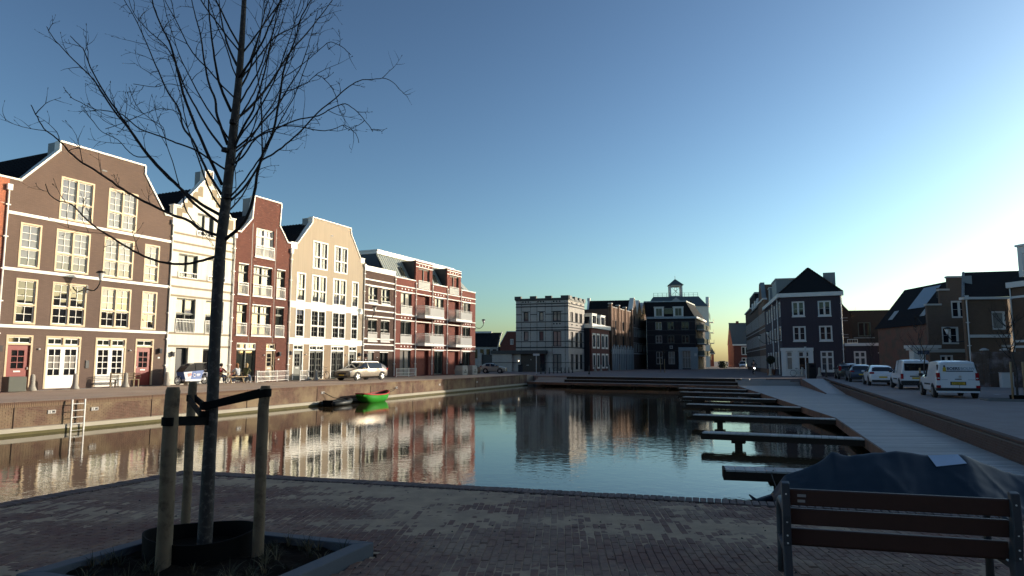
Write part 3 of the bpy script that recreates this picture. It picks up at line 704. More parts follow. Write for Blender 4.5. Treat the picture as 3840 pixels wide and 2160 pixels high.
for z in (10.1, 9.49, 8.92, 7.1, 6.5, 5.9, 3.41, 2.56): MB().box(0,5.3,-.012,0,z-.07,z+.07).build('stripe', TAUPE, h)
tp = MB()
for k in range(5):                              # taupe brick toothing under the gable coping
    x = .5+k*.40; z = 11.93+k*.47
    tp.box(x-.22,x+.20,-.014,0,z-.85,z-.12); tp.box(5.44-x-.28,5.44-x+.16,-.014,0,z-.85,z-.12)
tp.box(2.46,2.98,-.014,0,13.9,14.85); tp.build('gable_brickwork', TAUPE, h)
window(h, 1.95,3.35,10.24,11.78, [(1,2,1,1)], GREYP, GREYP, GLSKY, .06, .12)
railing(h, 1.95,3.35,10.2,10.55,-.05,bars=5,mid=.1)
for a, b in wp:
    window(h, a,b,7.2,8.77, [(1,2,1,1)], GREYP, GREYP, GLSKY, .06, .12); railing(h, a,b,7.14,7.52,-.05,bars=7,mid=.1)
    window(h, a,b,3.5,5.78, [(.55,2,1,1),(.45,2,1,1)], GREYP, GREYP, lambda x,z,k: GLSKY if z > 4.75 else GL, .06, .12); railing(h, a,b,3.46,4.38,-.05,mid=.8)
MB().box(.75,1.75,.3,.34,.06,2.46).build('door', ANTH, h); plain_window(h, 2.95,4.42,.06,2.42, ANTH, GL, 2)
wall_lamp(h, .45, 2.0); number_plate(h, .45, 1.7)
downpipe(h, 5.28, .1, 10.6, y=-.08)
# ------------------------------------------------------------------ red brick house with tall neck gable
h = thing('red_house', 'narrow red brick house with tall neck gable and white rimmed French balconies', 'house', row_origin(36.6), ROT)
wp3 = [(.46,1.38),(1.92,3.80),(4.36,5.26)]
wall(h, [(0,-.2),(0,11.1),(.52,11.1),(1.6,12.33),(1.75,14.1)], [(5.82,-.2),(5.82,11.08),(5.40,11.08),(4.42,12.3),(4.52,14.1)],
     [(2.03,3.88,9.55,11.76)] + [(a,b,6.53,8.77) for a,b in wp3] + [(a,b,3.52,5.79) for a,b in wp3] + [(.58,2.46,.06,2.92),(3.5,4.5,.06,2.92)], RED)
coping(h, [(0,11.1),(.52,11.1),(1.6,12.33),(1.75,14.1),(4.52,14.1),(4.42,12.3),(5.40,11.08),(5.82,11.08)], -.06, .42, .09, WHITE)
body(h, .02, 5.8, 11.0, RED)
MB().prism([(.02,10.95),(5.8,10.95),(4.4,12.6),(2.9,13.0),(1.5,12.6)], .36, DEPTH).build('roof_body', TILE, h); tiled_slope(h, (.05,DEPTH,11.0),(.05,.37,11.0),(2.2,.37,13.2),(2.2,DEPTH,13.2))
MB().box(1.62,2.4,.36,1.1,12.3,14.0).build('gable_return', LEADC, h)
window(h, 2.03,3.88,9.55,11.76, [(.74,2,1,1),(.26,2,2,1)], WHITE, WHITE, GLSKY, .07, .1); railing(h, 1.98,3.93,9.5,10.42,-.05); MB().box(1.9,3.98,-.1,.0,9.42,9.49).build('sill', WHITE, h)
for a, b in wp3:
    n = 2 if b-a > 1.3 else 1
    for z0, z1, gg in ((6.53,8.77,GLM), (3.52,5.79,GLG)):
        window(h, a,b,z0,z1, [(.74,n,1,1),(.26,n,2,1)], GREYP, GREYP, (gg if n == 1 else (lambda x,z,k,zz=z0: GLSKY if z > zz+.9+.2*math.sin(3*x) else GLG)), .06, .13)
        railing(h, a-.03,b+.03,z0-.03,z0+.86,-.05); MB().box(a-.1,b+.1,-.1,.0,z0-.11,z0-.04).build('sill', WHITE, h); MB().box(a-.02,b+.02,-.03,.06,z1-.01,z1+.06).build('lintel', WHITE, h)
window(h, .58,2.46,2.42,2.92, [(1,2,2,1)], WHITE, WHITE, GLG, .06, .06, name='transom_window'); plain_window(h, .58,2.46,.06,2.42, GREYP, GLG, 2)
panel_door(h, 3.5,4.5, TANDOOR, TANDOOR, (1,3), y=.14); MB().box(3.5,4.5,-.01,.06,2.36,2.44).build('door_rail', WHITE, h)
wall_lamp(h, 4.85, 2.1); number_plate(h, 4.85, 1.7); door_bell(h, 3.25, 2.0)
for x in (1.68, 4.14): MB().box(x-.025,x+.025,-.002,.02,3.0,12.0).build('expansion_joint', BLACKM, h)
downpipe(h, 5.83, .1, 10.3, y=-.08)
# ------------------------------------------------------------------ beige house
h = thing('beige_house', 'wide beige rendered gabled house with white casings behind the silver estate car', 'house', row_origin(42.42), ROT)
att = [(2.65,4.58),(5.44,7.34)]; cols = [(.80,1.86),(2.62,4.52),(5.38,7.24),(8.04,9.04)]; gc = [(.62,1.84),(2.53,4.40),(5.32,7.14),(7.78,9.0)]
wall(h, [(0,2.95),(0,11.2),(.75,11.2),(2.5,13.3),(2.5,13.75)], [(9.85,2.95),(9.85,11.15),(9.2,11.15),(7.68,13.25),(7.68,13.72)],
     [(a,b,9.4,11.82) for a,b in att] + [(a,b,6.47,8.88) for a,b in cols] + [(a,b,3.51,5.90) for a,b in cols], RENDER_BEIGE)
wall(h, [(0,-.2),(0,2.948)], [(9.85,-.2),(9.85,2.948)], [(a,b,.06,2.92) for a,b in gc], TANB, name='base_wall')
coping(h, [(0,11.2),(.75,11.2),(2.5,13.3),(2.5,13.75),(7.68,13.72),(7.68,13.25),(9.2,11.15),(9.85,11.15)], -.06, .42, .08, WHITE)
MB().box(0,.7,-.03,0,10.75,11.2).build('shoulder', WHITE, h); MB().box(9.25,9.85,-.03,0,10.75,11.15).build('shoulder', WHITE, h)
body(h, .02, 9.83, 11.0, RENDER_BEIGE)
MB().prism([(.02,10.95),(9.83,10.95),(7.6,12.95),(2.4,12.95)], .36, DEPTH).build('roof_body', TILE, h); tiled_slope(h, (.1,DEPTH,11.0),(.1,.37,11.0),(2.7,.37,13.35),(2.7,DEPTH,13.35))
MB().box(2.45,2.9,.34,1.1,12.7,13.75).build('gable_return', LEADC, h)
for z0, z1 in ((5.92,6.45),(2.96,3.47)): MB().box(0,9.85,-.03,0,z0,z1).build('band', WHITE, h)
for a, b in att: window(h, a,b,9.4,11.82, [(.42,2,2,2),(.58,2,2,3)], WHITE, GREYP, GLSKY, .11)
for a, b in cols:
    n = 1 if b-a < 1.3 else 2
    window(h, a,b,6.47,8.88, [(.42,n,2,2),(.58,n,2,3)], WHITE, GREYP, lambda x,z,k: GLSKY if z > 7.0+.5*math.sin(x) else GLM, .11)
    window(h, a,b,3.51,5.90, [(.42,n,2,2),(.58,n,2,3)], WHITE, GREYP, lambda x,z,k: (GLSKY if (z > 5.3 and x < 1.5) else GL), .11)
panel_door(h, .62,1.84, GREYP, WHITE, (2,3), trim=WHITE); panel_door(h, 7.78,9.0, GREYP, WHITE, (2,3), knob_right=False)
for a, b in (gc[1], gc[2]):
    window(h, a,b,2.42,2.92, [(1,2,2,1)], WHITE, WHITE, GLG, .1, .0, .04, .03, 'transom_window')
    [MB().box(p_,p_+.1,-.02,.12,.06,2.418).build('door_casing', WHITE, h) for p_ in (a, b-.1)]
    window(h, a+.1,b-.1,.06,2.416, [(1,2,2,4)], GREYP, GREYP, GL, .05, .04, .09, .03, 'french_door')
wall_lamp(h, .28, 2.2); number_plate(h, .28, 1.78); wall_lamp(h, 9.35, 2.15); number_plate(h, 9.35, 1.78); door_bell(h, 2.1, 2.1); door_bell(h, 7.4, 2.1)
MB().box(4.95,5.2,-.02,0,12.55,12.66).build('vent', BLACKM, h)
downpipe(h, .02, .1, 10.4, y=-.09); downpipe(h, 9.86, .1, 10.4, y=-.09)
# ------------------------------------------------------------------ dark brick infill house
h = thing('dark_brick_house', 'narrow brown brick house with white string courses between beige house and apartments', 'house', row_origin(52.32), ROT)
w1 = [(.72,2.14),(2.80,4.25)]; dg = [(.82,1.75),(2.72,4.1)]
wall(h, [(0,-.2),(0,10.6)], [(5.12,-.2),(5.12,10.6)], [(a,b,7.2,8.70) for a,b in w1] + [(a,b,3.52,5.52) for a,b in w1] + [(a,b,.06,2.47) for a,b in dg], DKBRICK)
MB().box(-.03,5.13,-.08,.4,10.13,10.62).build('cornice', WHITE, h); body(h, .02, 5.1, 10.5, DKBRICK)
for z in (9.33, 8.79, 7.02, 6.42, 5.85, 3.69, 3.16, 2.6): MB().box(0,5.12,-.045,0,z-.06,z+.06).build('string_course', WHITE, h)
for a, b in w1:
    window(h, a,b,7.2,8.70, [(.45,2,1,1),(.55,2,1,1)], GREYP, GREYP, lambda x,z,k: GLSKY if z > 7.6 else GLM, .06, .12); railing(h, a-.02,b+.02,7.14,7.45,-.05,bars=7,mid=.15)
    window(h, a,b,3.52,5.52, [(.55,2,1,1),(.45,2,1,1)], GREYP, GREYP, GLG, .06, .12); railing(h, a-.02,b+.02,3.48,4.34,-.05,panel=True)
    for z in (8.7, 5.52): MB().box(a-.02,b+.02,-.04,.08,z-.01,z+.06).build('lintel', WHITE, h)
    for z in (7.12, 3.46): MB().box(a-.07,b+.07,-.1,0,z-.07,z).build('sill', WHITE, h)
MB().box(.82,1.75,.12,.16,.06,2.47).build('door', GREYP, h); plain_window(h, 2.72,4.1,.06,2.47, ANTH, GLG, 2)
for a, b in dg: MB().box(a-.02,b+.02,-.05,.05,2.4,2.47).build('lintel', WHITE, h)
wall_lamp(h, .5, 2.1); number_plate(h, .5, 1.7); door_bell(h, 2.2, 1.9)
# ------------------------------------------------------------------ apartment block with zinc mansard
h = thing('apartment_block', 'red brick apartment block with zinc mansard roof, dormers and white balconies', 'apartment block', row_origin(57.45), ROT)
wx = [(1.13,3.15),(7.92,9.90),(14.5,16.5)]; lx = [(4.35,6.75),(11.2,13.55)]
holes = []
for a, b in wx: holes += [(a,b,6.45,8.64),(a,b,3.45,5.70),(a,b,.1,2.70)]
for a, b in lx: holes += [(a,b,6.35,8.62),(a,b,3.38,5.66),(a,b,.06,2.72)]
wall(h, [(0,-.2),(0,10.12)], [(17.85,-.2),(17.85,10.02)], holes, REDB, reveal=.9)
for i in range(3):
    z = (0,3.36,6.33)[i]
    for a, b in lx: MB().box(a-.02,b+.02,.88,.95,z,z+2.8).build('loggia_wall', DKBRICK, h); window(h, a+.2,a+1.5,z+.1,z+2.2, [(1,2,1,1)], GREYP, GREYP, GLG, .06, .78, name='balcony_door')
MB().box(.02,17.83,.96,11,-.3,9.92).build('side_walls', REDB, h)
downs = [(0,4.0),(7.3,10.6),(14.0,17.85)]
for k, (a, b) in enumerate(downs):              # parapet pieces stand up left and right of the dormers
    pass
for a, b in ((0,3.9),(7.4,10.68),(14.05,17.85)): MB().box(a,b,-.06,.4,10.05,10.15).build('parapet_cap', WHITE, h)
for z in (9.26, 8.72, 6.31, 5.76, 3.35, 2.81): MB().box(0,17.85,-.045,0,z-.045,z+.045).build('string_course', WHITE, h)
for zc in (9.0, 6.03, 3.08):
    for x0 in (1.0, 7.7, 14.3):
        for i in range(4): x = x0+.3+i*.62; MB().disc((x,-.012,zc), 'y', .085, .03, 10).build('inset_stone', WHITE, h)
for k, (a, b) in enumerate(wx):
    for z0, z1 in ((6.45,8.64),(3.45,5.70)):
        window(h, a,b,z0,z1, [(1,2,1,1)], GREYP, GREYP, (GLP if z0 > 6 else GLG), .07, .13); railing(h, a-.02,b+.02,z0-.03,z0+.86,-.05,panel=True); MB().box(a-.1,b+.1,-.1,0,z0-.11,z0-.04).build('sill', WHITE, h)
    plain_window(h, a,b,.1,2.70, GREYP, (GLP, GLG, GLG)[k], 2, y=.13)
    for z in (8.64, 5.70, 2.70): MB().box(a-.03,b+.03,-.05,.06,z-.01,z+.07).build('lintel', WHITE, h)
for k, (a, b) in enumerate(lx):                 # balconies run from the loggia over the pier to the next window
    e = b + 1.5
    for z in (6.16, 3.2):
        bo = MB().box(a-.12,e,-1.02,0,z-.02,z+.26).build('balcony', CREAM if False else ZINCW, h)
        r = MB(); zt = z+1.28; z0 = z+.3
        for (p, q) in (((a-.1,-1.0),(e-.02,-1.0)), ((a-.1,-1.0),(a-.1,-.02)), ((e-.02,-1.0),(e-.02,-.02))):
            n = max(2, int(math.hypot(q[0]-p[0], q[1]-p[1])/.12))
            r.tube([(p[0],p[1],zt),(q[0],q[1],zt)], .025, 6); r.tube([(p[0],p[1],zt-.2),(q[0],q[1],zt-.2)], .015, 5); r.tube([(p[0],p[1],z0),(q[0],q[1],z0)], .015, 5)
            for i in range(n+1): x = p[0]+(q[0]-p[0])*i/n; y = p[1]+(q[1]-p[1])*i/n; r.box(x-.009,x+.009,y-.009,y+.009,z0,zt)
        r.build('balustrade', METALW, bo); MB().box(a+1.0,e-.05,-.985,-.975,z0+.02,zt-.22).build('balcony_screen', ZINCW, bo)
for x in (.0, 3.9, 7.32, 10.66, 14.0): downpipe(h, x, .1, 10.0, y=-.09, hopper=False)
# mansard
MB().prism([(-.7,9.9),(17.7,9.9),(14.9,12.4),(-.7,12.4)], 2.0, 10.5).build('mansard_core', ZINC, h)
MB().add([(-.7,.42,9.95),(17.75,.42,9.95),(14.9,1.9,12.5),(-.7,1.9,12.5)], [(0,1,2,3)]).build('mansard_front', ZINC, h)
MB().add([(-.72,10.4,9.0),(-.72,.42,9.0),(-.72,1.9,12.5),(-.72,9.0,12.5)], [(0,1,2,3)]).build('mansard_end', mat('dark_slate_sheet', (.035,.045,.06), .45, .1, 1), h)
sm_ = MB()
for i in range(46):
    x = -.6+i*.40; xt = min(x, 14.9); sm_.tube([(x,.41,9.95),(xt if x < 14.9 else 14.9-(17.75-x)*.0,1.89 if x < 14.9 else .41+1.48*(17.75-x)/2.85,12.5 if x < 14.9 else 9.95+2.55*(17.75-x)/2.85)], .03, 4, False)
sm_.build('standing_seam', SEAM, h)
MB().box(-.75,15.2,1.75,9.2,12.5,12.78).box(-.8,15.3,1.65,9.3,12.78,12.92).build('roof_cornice', WHITE, h)
for k, (a, b) in enumerate(((3.9,7.35),(10.66,14.02))):
    wall(h, [(a,9.3),(a,12.3)], [(b,9.3),(b,12.3)], [(a+.55,b-.62,9.42,11.55)], REDB, thick=.2, y0=-.004, name='dormer_front')
    MB().box(a,b,.2,3.5,9.9,12.29).build('dormer_cheek', ANTH, h)
    window(h, a+.55,b-.62,9.42,11.55, [(1,2,1,1)], GREYP, GREYP, GLSKY, .07, .1); railing(h, a+.53,b-.6,9.38,10.22,-.05,panel=True)
    for z in (12.28, 12.05, 11.66): MB().box(a-.03,b+.03,-.06,-.004,z-.04,z+.04).build('string_course', WHITE, h)
    for i in range(4): MB().disc((a+.7+i*.62,-.016,11.86), 'y', .08, .03, 10).build('inset_stone', WHITE, h)
    rl = MB().box(0,.75,-.03,.03,0,1.1).build('roof_light', GLG, h); rl.location = (a-1.7,.72,10.55); rl.rotation_euler = (R(-30),0,0)
    rl.location = (a-1.6,.68,10.5)
# ------------------------------------------------------------------ bracket street lamps on the facades
def bracket_lamp(label, P, rz, out=1.15, up=.75, wallside=1):
    l = thing('bracket_lamp', label, 'street lamp', P, rz, 'bracket lamps')
    MB().box(-.06,.06,-.05,.0,-.25,.2).build('wall_plate', BLACKM, l)
    pts = [(0,0,0)] + [(0,-out*t,-.12*math.sin(t*math.pi)*1.0+ (up*.45)*max(0,t-.55)**2*4.9) for t in (.2,.4,.6,.8,.95)] + [(0,-out,up*.6)]
    MB().tube(pts, .035, 8).build('arm', BLACKM, l, True)
    z = up*.6; MB().lathe([(.05,0),(.07,.05),(.2,.42),(.0,.43)], (0,-out,z), 14).build('lamp_glass', mat('lamp_glass', (.55,.53,.5), .15, .05) if 'lamp_glass' not in MATS else MATS['lamp_glass'], l, True)
    MB().lathe([(.0,.40),(.26,.425),(.2,.52),(.06,.56),(0,.57)], (0,-out,z), 14).build('lamp_cap', BLACKM, l, True); return l
def row_pt(s, z, off=0): P = row_origin(s) + NV*off; return (P.x, P.y, z)
bracket_lamp('street lamp on curved black arm against the brown house', row_pt(25.75,5.75), ROT)
bracket_lamp('street lamp on curved black arm beside the beige house downpipe', row_pt(52.6,5.7,.08), ROT, .95)
bracket_lamp('street lamp on curved black arm at the apartment block corner', row_pt(75.3,5.75), ROT)
# ------------------------------------------------------------------ buildings across the square
def at2(name, label, cat, O, Q, z=SQZ, group=None):
    return thing(name, label, cat, (O[0], O[1], 0), math.atan2(Q[1]-O[1], Q[0]-O[0]), group)
def side_frame(H, P, ang):
    """an Empty-less helper: matrix for meshes on a wall that starts at local P and turns by ang"""
    return Matrix.Translation((P[0],P[1],0)) @ Matrix.Rotation(ang, 4, 'Z')
class Sub:
    """parts built on another wall of the same thing: everything made through it is moved onto that wall"""
    def __init__(s, H, P, ang): s.H = H; s.M = side_frame(H, P, ang); s.before = set()
    def __enter__(s): s.before = set(s.H.children); return s.H
    def __exit__(s, *a):
        for c in s.H.children:
            if c not in s.before: c.matrix_local = s.M @ c.matrix_local
# --- pale grey brick house with battlements
O, Q, Q2_ = (.65,110.6), (9.0,108.0), (12.4,115.7)
g = at2('castle_house', 'pale grey brick corner house with black bands and battlement parapet', 'house', O, Q)
Lg = 8.745; fw = [(1.32,2.12,8.0,9.5),(3.92,4.64,8.0,9.5),(6.19,7.54,7.96,9.5),(1.32,2.12,4.86,6.36),(3.92,4.64,4.86,6.36),(6.19,7.54,3.92,6.36),(6.18,7.54,.05,2.7)]
ang2 = math.atan2(Q2_[1]-Q[1], Q2_[0]-Q[0]) - math.atan2(Q[1]-O[1], Q[0]-O[0])
def bands(H, x1, zs, skip=()):
    for z, t in zs: MB().box(-.03,x1,-.03,0,z-t,z+t).build('band', GREYD, H)
BZ = [(10.81,.09),(10.37,.09),(7.88,.07),(6.96,.07),(6.53,.09),(4.72,.06),(3.76,.10),(1.35,.04)]
wall(g, [(0,-.2),(0,11.5)], [(Lg,-.2),(Lg,11.5)], fw, GREYB)
bands(g, Lg, BZ)
for a, b in ((0,.95),(2.45,3.55),(4.95,Lg)): MB().box(a,b,-.03,0,9.05,9.17).build('band', GREYD, g)
for k, (a, b, z0, z1) in enumerate(fw):
    window(g, a,b,z0,z1, [(1,1 if b-a < 1 else 2,1,1)], ANTH, ANTH, (GLM, GLP, GLP, GLP, GLM, GLP, GLP)[k], .07, .08)
    if z1 > 9: MB().box(a-.25,b+.25,-.04,0,z1,z1+.1).build('lintel', GREYD, g)
qb = MB()
for x in (.95, 2.45, 3.55, 4.95, 6.05, 8.2):
    for j in range(52): qb.box(x-.07,x+.07,-.012,0,.3+j*.21,.3+j*.21+.1)
qb.build('quoin', GREYD, g)
for xs in ((1.2,1.65,2.1),(3.75,4.2,4.65),(6.35,6.85,7.35)):
    for x in xs: MB().disc((x,-.01,11.15), 'y', .13, .03, 10).build('round_inset', GREYD, g)
for x in (6.35,6.85,7.35): MB().disc((x,-.01,7.55), 'y', .13, .03, 10).build('round_inset', GREYD, g)
def merlons(H, xs, zt=12.08):
    for a, b in xs: MB().box(a,b,-.18,.5,11.5,zt).build('merlon', ANTH, H)
merlons(g, [(-.2,.9),(2.4,3.47),(4.95,6.03),(7.55,Lg+.1)]); MB().box(-.1,Lg+.02,-.08,.4,11.32,11.72).build('parapet', ANTH, g)
with Sub(g, (Lg,0), ang2):
    sw = [(1.0,2.3),(3.4,4.75),(5.7,7.05)]
    wall(g, [(0,-.2),(0,11.5)], [(8.42,-.2),(8.42,11.5)], [(a,b,7.88,9.5) for a,b in sw] + [(a,b,3.8,6.3) for a,b in sw] + [(a,b,.2,2.7) for a,b in sw], GREYB, name='side_wall')
    bands(g, 8.4, BZ)
    for a, b in sw:
        window(g, a,b,7.88,9.5, [(1,2,1,1)], ANTH, ANTH, GLM, .07, .08); window(g, a,b,3.8,6.3, [(1,2,1,1)], ANTH, ANTH, GLS, .07, .08); window(g, a,b,.2,2.7, [(1,2,1,1)], ANTH, ANTH, GL, .07, .08)
    for xs in ((1.4,1.75,2.1),(3.8,4.15,4.5),(6.1,6.45,6.8)):
        for x in xs:
            for z in (11.0, 7.45): MB().disc((x,-.01,z), 'y', .12, .03, 10).build('round_inset', GREYD, g)
    merlons(g, [(0.2,1.5),(2.9,4.2),(5.2,6.5),(7.5,8.6)]); MB().box(0.02,8.42,-.08,.4,11.32,11.72).build('parapet', ANTH, g)
MB().slab([(.4,.4),(Lg-.1,.3),(Lg+.1+8.4*math.cos(ang2)-.4,8.2*math.sin(ang2)),(.4,8.2)], -.2, 11.3).build('core', GREYB, g)
# entrance wing
wg = [(-3.8,-.45),(-.45,.9)]
MB().box(-4.0,5.3,-1.1,.0,2.74,3.3).build('canopy', ANTH, g); MB().box(-3.78,-.44,-.9,3,-.2,2.74).build('wing_wall', GREYB, g); MB().box(-.44,.93,-.5,3,-.2,2.74).build('wing_wall', GREYB, g)
MB().box(.95,4.15,-.42,-.36,-.2,2.7).build('garage_door', mat('brown_panel', (.06,.045,.035), .6), g); MB().box(4.17,4.95,-.42,-.38,.0,2.7).build('wing_window', GLS, g)
MB().box(-6.4,-5.75,-.6,.0,-.2,2.9).build('gate_pillar', GREYB, g); MB().box(-5.75,-3.8,-.3,-.2,.3,2.65).build('gate', ANTH, g); MB().box(-3.8,.9,-.93,-.9,1.3,1.4).build('band', GREYD, g)
text_mesh('', .1, 'x', WHITE, g, Matrix()) if False else None
lt = MB().box(.55,.68,-.56,-.5,1.55,1.7).build('door_light', None, g)
em, ent, ep = nodes_of('lit_door_lamp'); ep.inputs['Emission Color'].default_value = (1,.8,.55,1); ep.inputs['Emission Strength'].default_value = 3; lt.data.materials.append(em)
MB().box(2.6,2.68,-.45,-.42,1.75,1.9).build('house_number', WHITE, g); MB().box(1.9,2.3,-.45,-.42,.9,.97).build('letter_slot', METALW, g)
# --- white dormer house
h = at2('dormer_house', 'low brick house with white cornice, white dormers and white framed windows', 'house', (13.45,115), (17.9,125))
Lh = 10.945; wx = [(.63,2.45),(3.08,4.8),(6.02,7.82),(8.37,10.18)]
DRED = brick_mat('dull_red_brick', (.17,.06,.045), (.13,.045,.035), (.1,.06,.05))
wall(h, [(0,-.2),(0,7.2)], [(Lh,-.2),(Lh,7.2)], [(a,b,3.75,6.36) for a,b in wx] + [(a,b,.28,2.9) for a,b in wx], DRED)
for a, b in wx:
    window(h, a,b,3.75,6.36, [(1,1,1,1)], WHITE, ANTH, GLS, .28); window(h, a,b,.28,2.9, [(1,1,1,1)], WHITE, ANTH, GL, .28)
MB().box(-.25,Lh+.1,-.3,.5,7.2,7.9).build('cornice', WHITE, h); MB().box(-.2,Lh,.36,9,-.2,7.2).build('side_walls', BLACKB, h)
MB().box(-.28,.5,-.28,9,7.2,7.9).build('side_cornice', WHITE, h)
MB().prism([(-.1,7.6),(Lh,7.6),(Lh-1,9.2),(1,9.2)], .6, 9).build('roof', TILE, h)
for a, b in ((1.0,3.6),(6.1,8.9)):
    d = MB().box(a,b,.15,3.6,7.9,9.65).build('dormer', WHITE, h); MB().box(a+.3,b-.3,.11,.15,8.05,9.4).build('dormer_window', GLS, d); MB().box(a-.1,b+.1,.05,3.7,9.65,9.78).build('dormer_cap', WHITE, d); MB().box((a+b)/2-.05,(a+b)/2+.05,.08,.109,8.05,9.4).build('mullion', ANTH, d)
rg = MB(); n = 16
for i in range(n):                              # round sign high on the dark end wall
    a0, a1 = 2*math.pi*i/n, 2*math.pi*(i+1)/n; rg.tube([(-.24,2+.5*math.cos(a0),4.6+.5*math.sin(a0)),(-.24,2+.5*math.cos(a1),4.6+.5*math.sin(a1))], .06, 5)
rg.build('round_sign', ZINCW, h); MB().tube([(-.24,2.1,1.6),(-.26,2.2,2.4),(-.24,2.0,2.9)], .06, 6).build('hook_sign', ZINCW, h)
# --- brown warehouse front with piers
h = at2('pier_house', 'warm brown brick house with crenellated piers above grey shop fronts', 'house', (17.9,125), (24.95,140.85))
Lh = 17.3; wx = [(1.7,3.0),(4.2,5.3),(7.0,8.2),(9.6,10.8),(12.4,13.5),(15.0,16.1)]
wall(h, [(.9,-.2),(.9,11.7)], [(Lh,-.2),(Lh,11.7)], [(a,b,7.5,9.3) for a,b in wx] + [(a,b,4.4,6.6) for a,b in wx] + [(a,b,.2,2.9) for a,b in wx], WARMB)
for a, b in wx:
    window(h, a,b,7.5,9.3, [(1,1,1,2)], ANTH, ANTH, GLM, .08, .08); window(h, a,b,4.4,6.6, [(1,1,1,1)], ANTH, ANTH, GL, .08, .08); window(h, a,b,.2,2.9, [(1,1,1,1)], SLATE_BLUE, ANTH, GL, .1, -.05)
for a in (.9, 6.2, 11.4, 16.6): MB().box(a,a+.7,-.25,.3,-.2,12.2).build('pier', WARMB, h); MB().box(a-.08,a+.78,-.32,.4,12.2,12.4).build('pier_cap', STONE, h)
for a in (3.4, 5.7, 8.8, 10.9, 14.1): MB().box(a,a+.35,-.12,.0,3.2,11.6).build('pilaster', WARMB, h)
MB().box(.9,Lh,-.06,.4,11.7,11.82).build('parapet_cap', STONE, h)
for x in range(13): MB().box(1.0+x*1.3,1.55+x*1.3,-.30,0,-.1,4.3+(.35 if x % 2 else 0)).build('shop_pier', SLATE_BLUE, h)
MB().box(.9,Lh,-.22,0,2.95,3.9).build('shop_fascia', SLATE_BLUE, h)
MB().box(.9,Lh,.36,10,-.2,11.3).build('side_walls', DKBRICK, h)
# dark tiled long roof with white verge behind
h = at2('long_roof_house', 'dark tiled long roof with white gable ends rising behind the brown piers', 'house', (17.8,148), (29,145.5))
MB().box(-1.2,8.4,0,8,-.2,11).build('walls', DKBRICK, h)
tiled_slope(h, (-1.2,-.2,10.9),(8.4,-.2,10.9),(8.4,4,15.1),(-1.2,4,15.1)); MB().prism([(-1.2,10.9),(8.4,10.9),(8.4,15.0),(-1.2,15.0)], 3.9, 4.2).build('ridge_wall', TILE, h)
MB().add([(-1.6,-.4,10.8),(-1.2,-.4,10.8),(-1.2,4,15.6),(-1.6,4,15.6),(-1.6,.4,10.8),(-1.2,.4,10.8),(-1.2,4.6,15.6),(-1.6,4.6,15.6)], [(0,1,2,3),(7,6,5,4),(0,4,5,1),(2,6,7,3),(0,3,7,4),(1,5,6,2)]).build('verge', WHITE, h)
MB().box(-1.7,-1.1,3.6,4.8,15.0,15.7).build('chimney', ZINCW, h)
# --- three sharp gables
DGAB = brick_mat('dim_brown_brick', (.11,.07,.055), (.085,.055,.045), (.08,.06,.05))
names3 = ['first sharp brick gable with pale sides beside the brown pier house', 'middle sharp brick gable of the three in the row', 'sharp brick gable touching the black mansard building']
dgx = Vector((30.3-24.95, 152.9-140.85, 0)).normalized()
for k in range(3):
    O_ = Vector((24.95,140.85,0)) + dgx*(k*4.45)
    h = thing('gable_house', names3[k], 'house', O_, math.atan2(dgx.y, dgx.x), 'sharp gable houses'); w_ = 4.43; zt = 14.8-.15*k
    wv = [(.45,1.25),(1.75,2.6),(3.1,3.9)]
    wall(h, [(0,-.2),(0,11.7),(1.9,zt)], [(w_,-.2),(w_,11.7),(2.5,zt)], [(a,b,6.7,8.4) for a,b in wv] + [(a,b,3.5,5.2) for a,b in wv] + [(1.8,2.6,9.3,11.2)], DGAB)
    for a, b in wv:
        window(h, a,b,6.7,8.4, [(1,1,1,2)], STONE, STONE, GL, .06, .05); window(h, a,b,3.5,5.2, [(1,1,1,2)], STONE, STONE, GL, .06, .05)
    window(h, 1.8,2.6,9.3,11.2, [(1,1,1,1)], ANTH, ANTH, GL, .05, .05)
    MB().prism([(.0,11.7),(-.02,11.7),(1.88,zt),(1.9,zt)], -.1, .9).build('verge', ZINCW, h); coping(h, [(0,11.7),(1.9,zt),(2.5,zt),(w_,11.7)], -.08, .8, .09, ZINCW)
    MB().box(.02,w_-.02,.36,9,-.2,11.5).build('side_walls', DGAB, h); tiled_slope(h, (.02,9,11.6),(.02,.9,11.6),(2.2,.9,14.4),(2.2,9,14.4)); tiled_slope(h, (w_,.9,11.6),(w_,9,11.6),(2.2,9,14.4),(2.2,.9,14.4))
    MB().box(0,w_,-.06,0,3.05,3.3).build('band', STONE, h)
    for z in (8.6, 5.4): MB().box(0,w_,-.03,0,z-.05,z+.05).build('band', STONE, h)
# --- black mansard building
h = at2('mansard_building', 'black brick corner building with slate mansard and two white dormers', 'building', (28.8,145), (39.2,143))
Lh = 10.4; rows_ = [(8.2,9.9),(5.38,7.0)]; cx = [(1.87,3.2),(4.35,5.7),(7.25,8.78)]
wall(h, [(0,-.3),(0,10.56)], [(Lh-.3,-.3),(Lh-.3,10.56)], [(a,b,z0,z1) for a,b in cx for z0,z1 in rows_] + [(1.92,3.2,.95,3.6),(4.41,5.71,.95,3.6),(7.25,8.97,.1,3.75)], BLACKB)
GREYT = mat('dim_grey_trim', (.10,.095,.09), .7)
for a, b in cx:
    for z0, z1 in rows_: window(h, a,b,z0,z1, [(1,2,1,2)], STONE if b < 3.5 else GREYP, STONE if b < 3.5 else GREYP, GLS if b > 3.5 else GLM, .07, .05)
window(h, 1.92,3.2,.95,3.6, [(.5,2,1,1),(.5,2,1,1)], STONE, STONE, GLS, .06, .05); window(h, 4.41,5.71,.95,3.6, [(.5,2,1,1),(.5,2,1,1)], STONE, STONE, GLP, .06, .05)
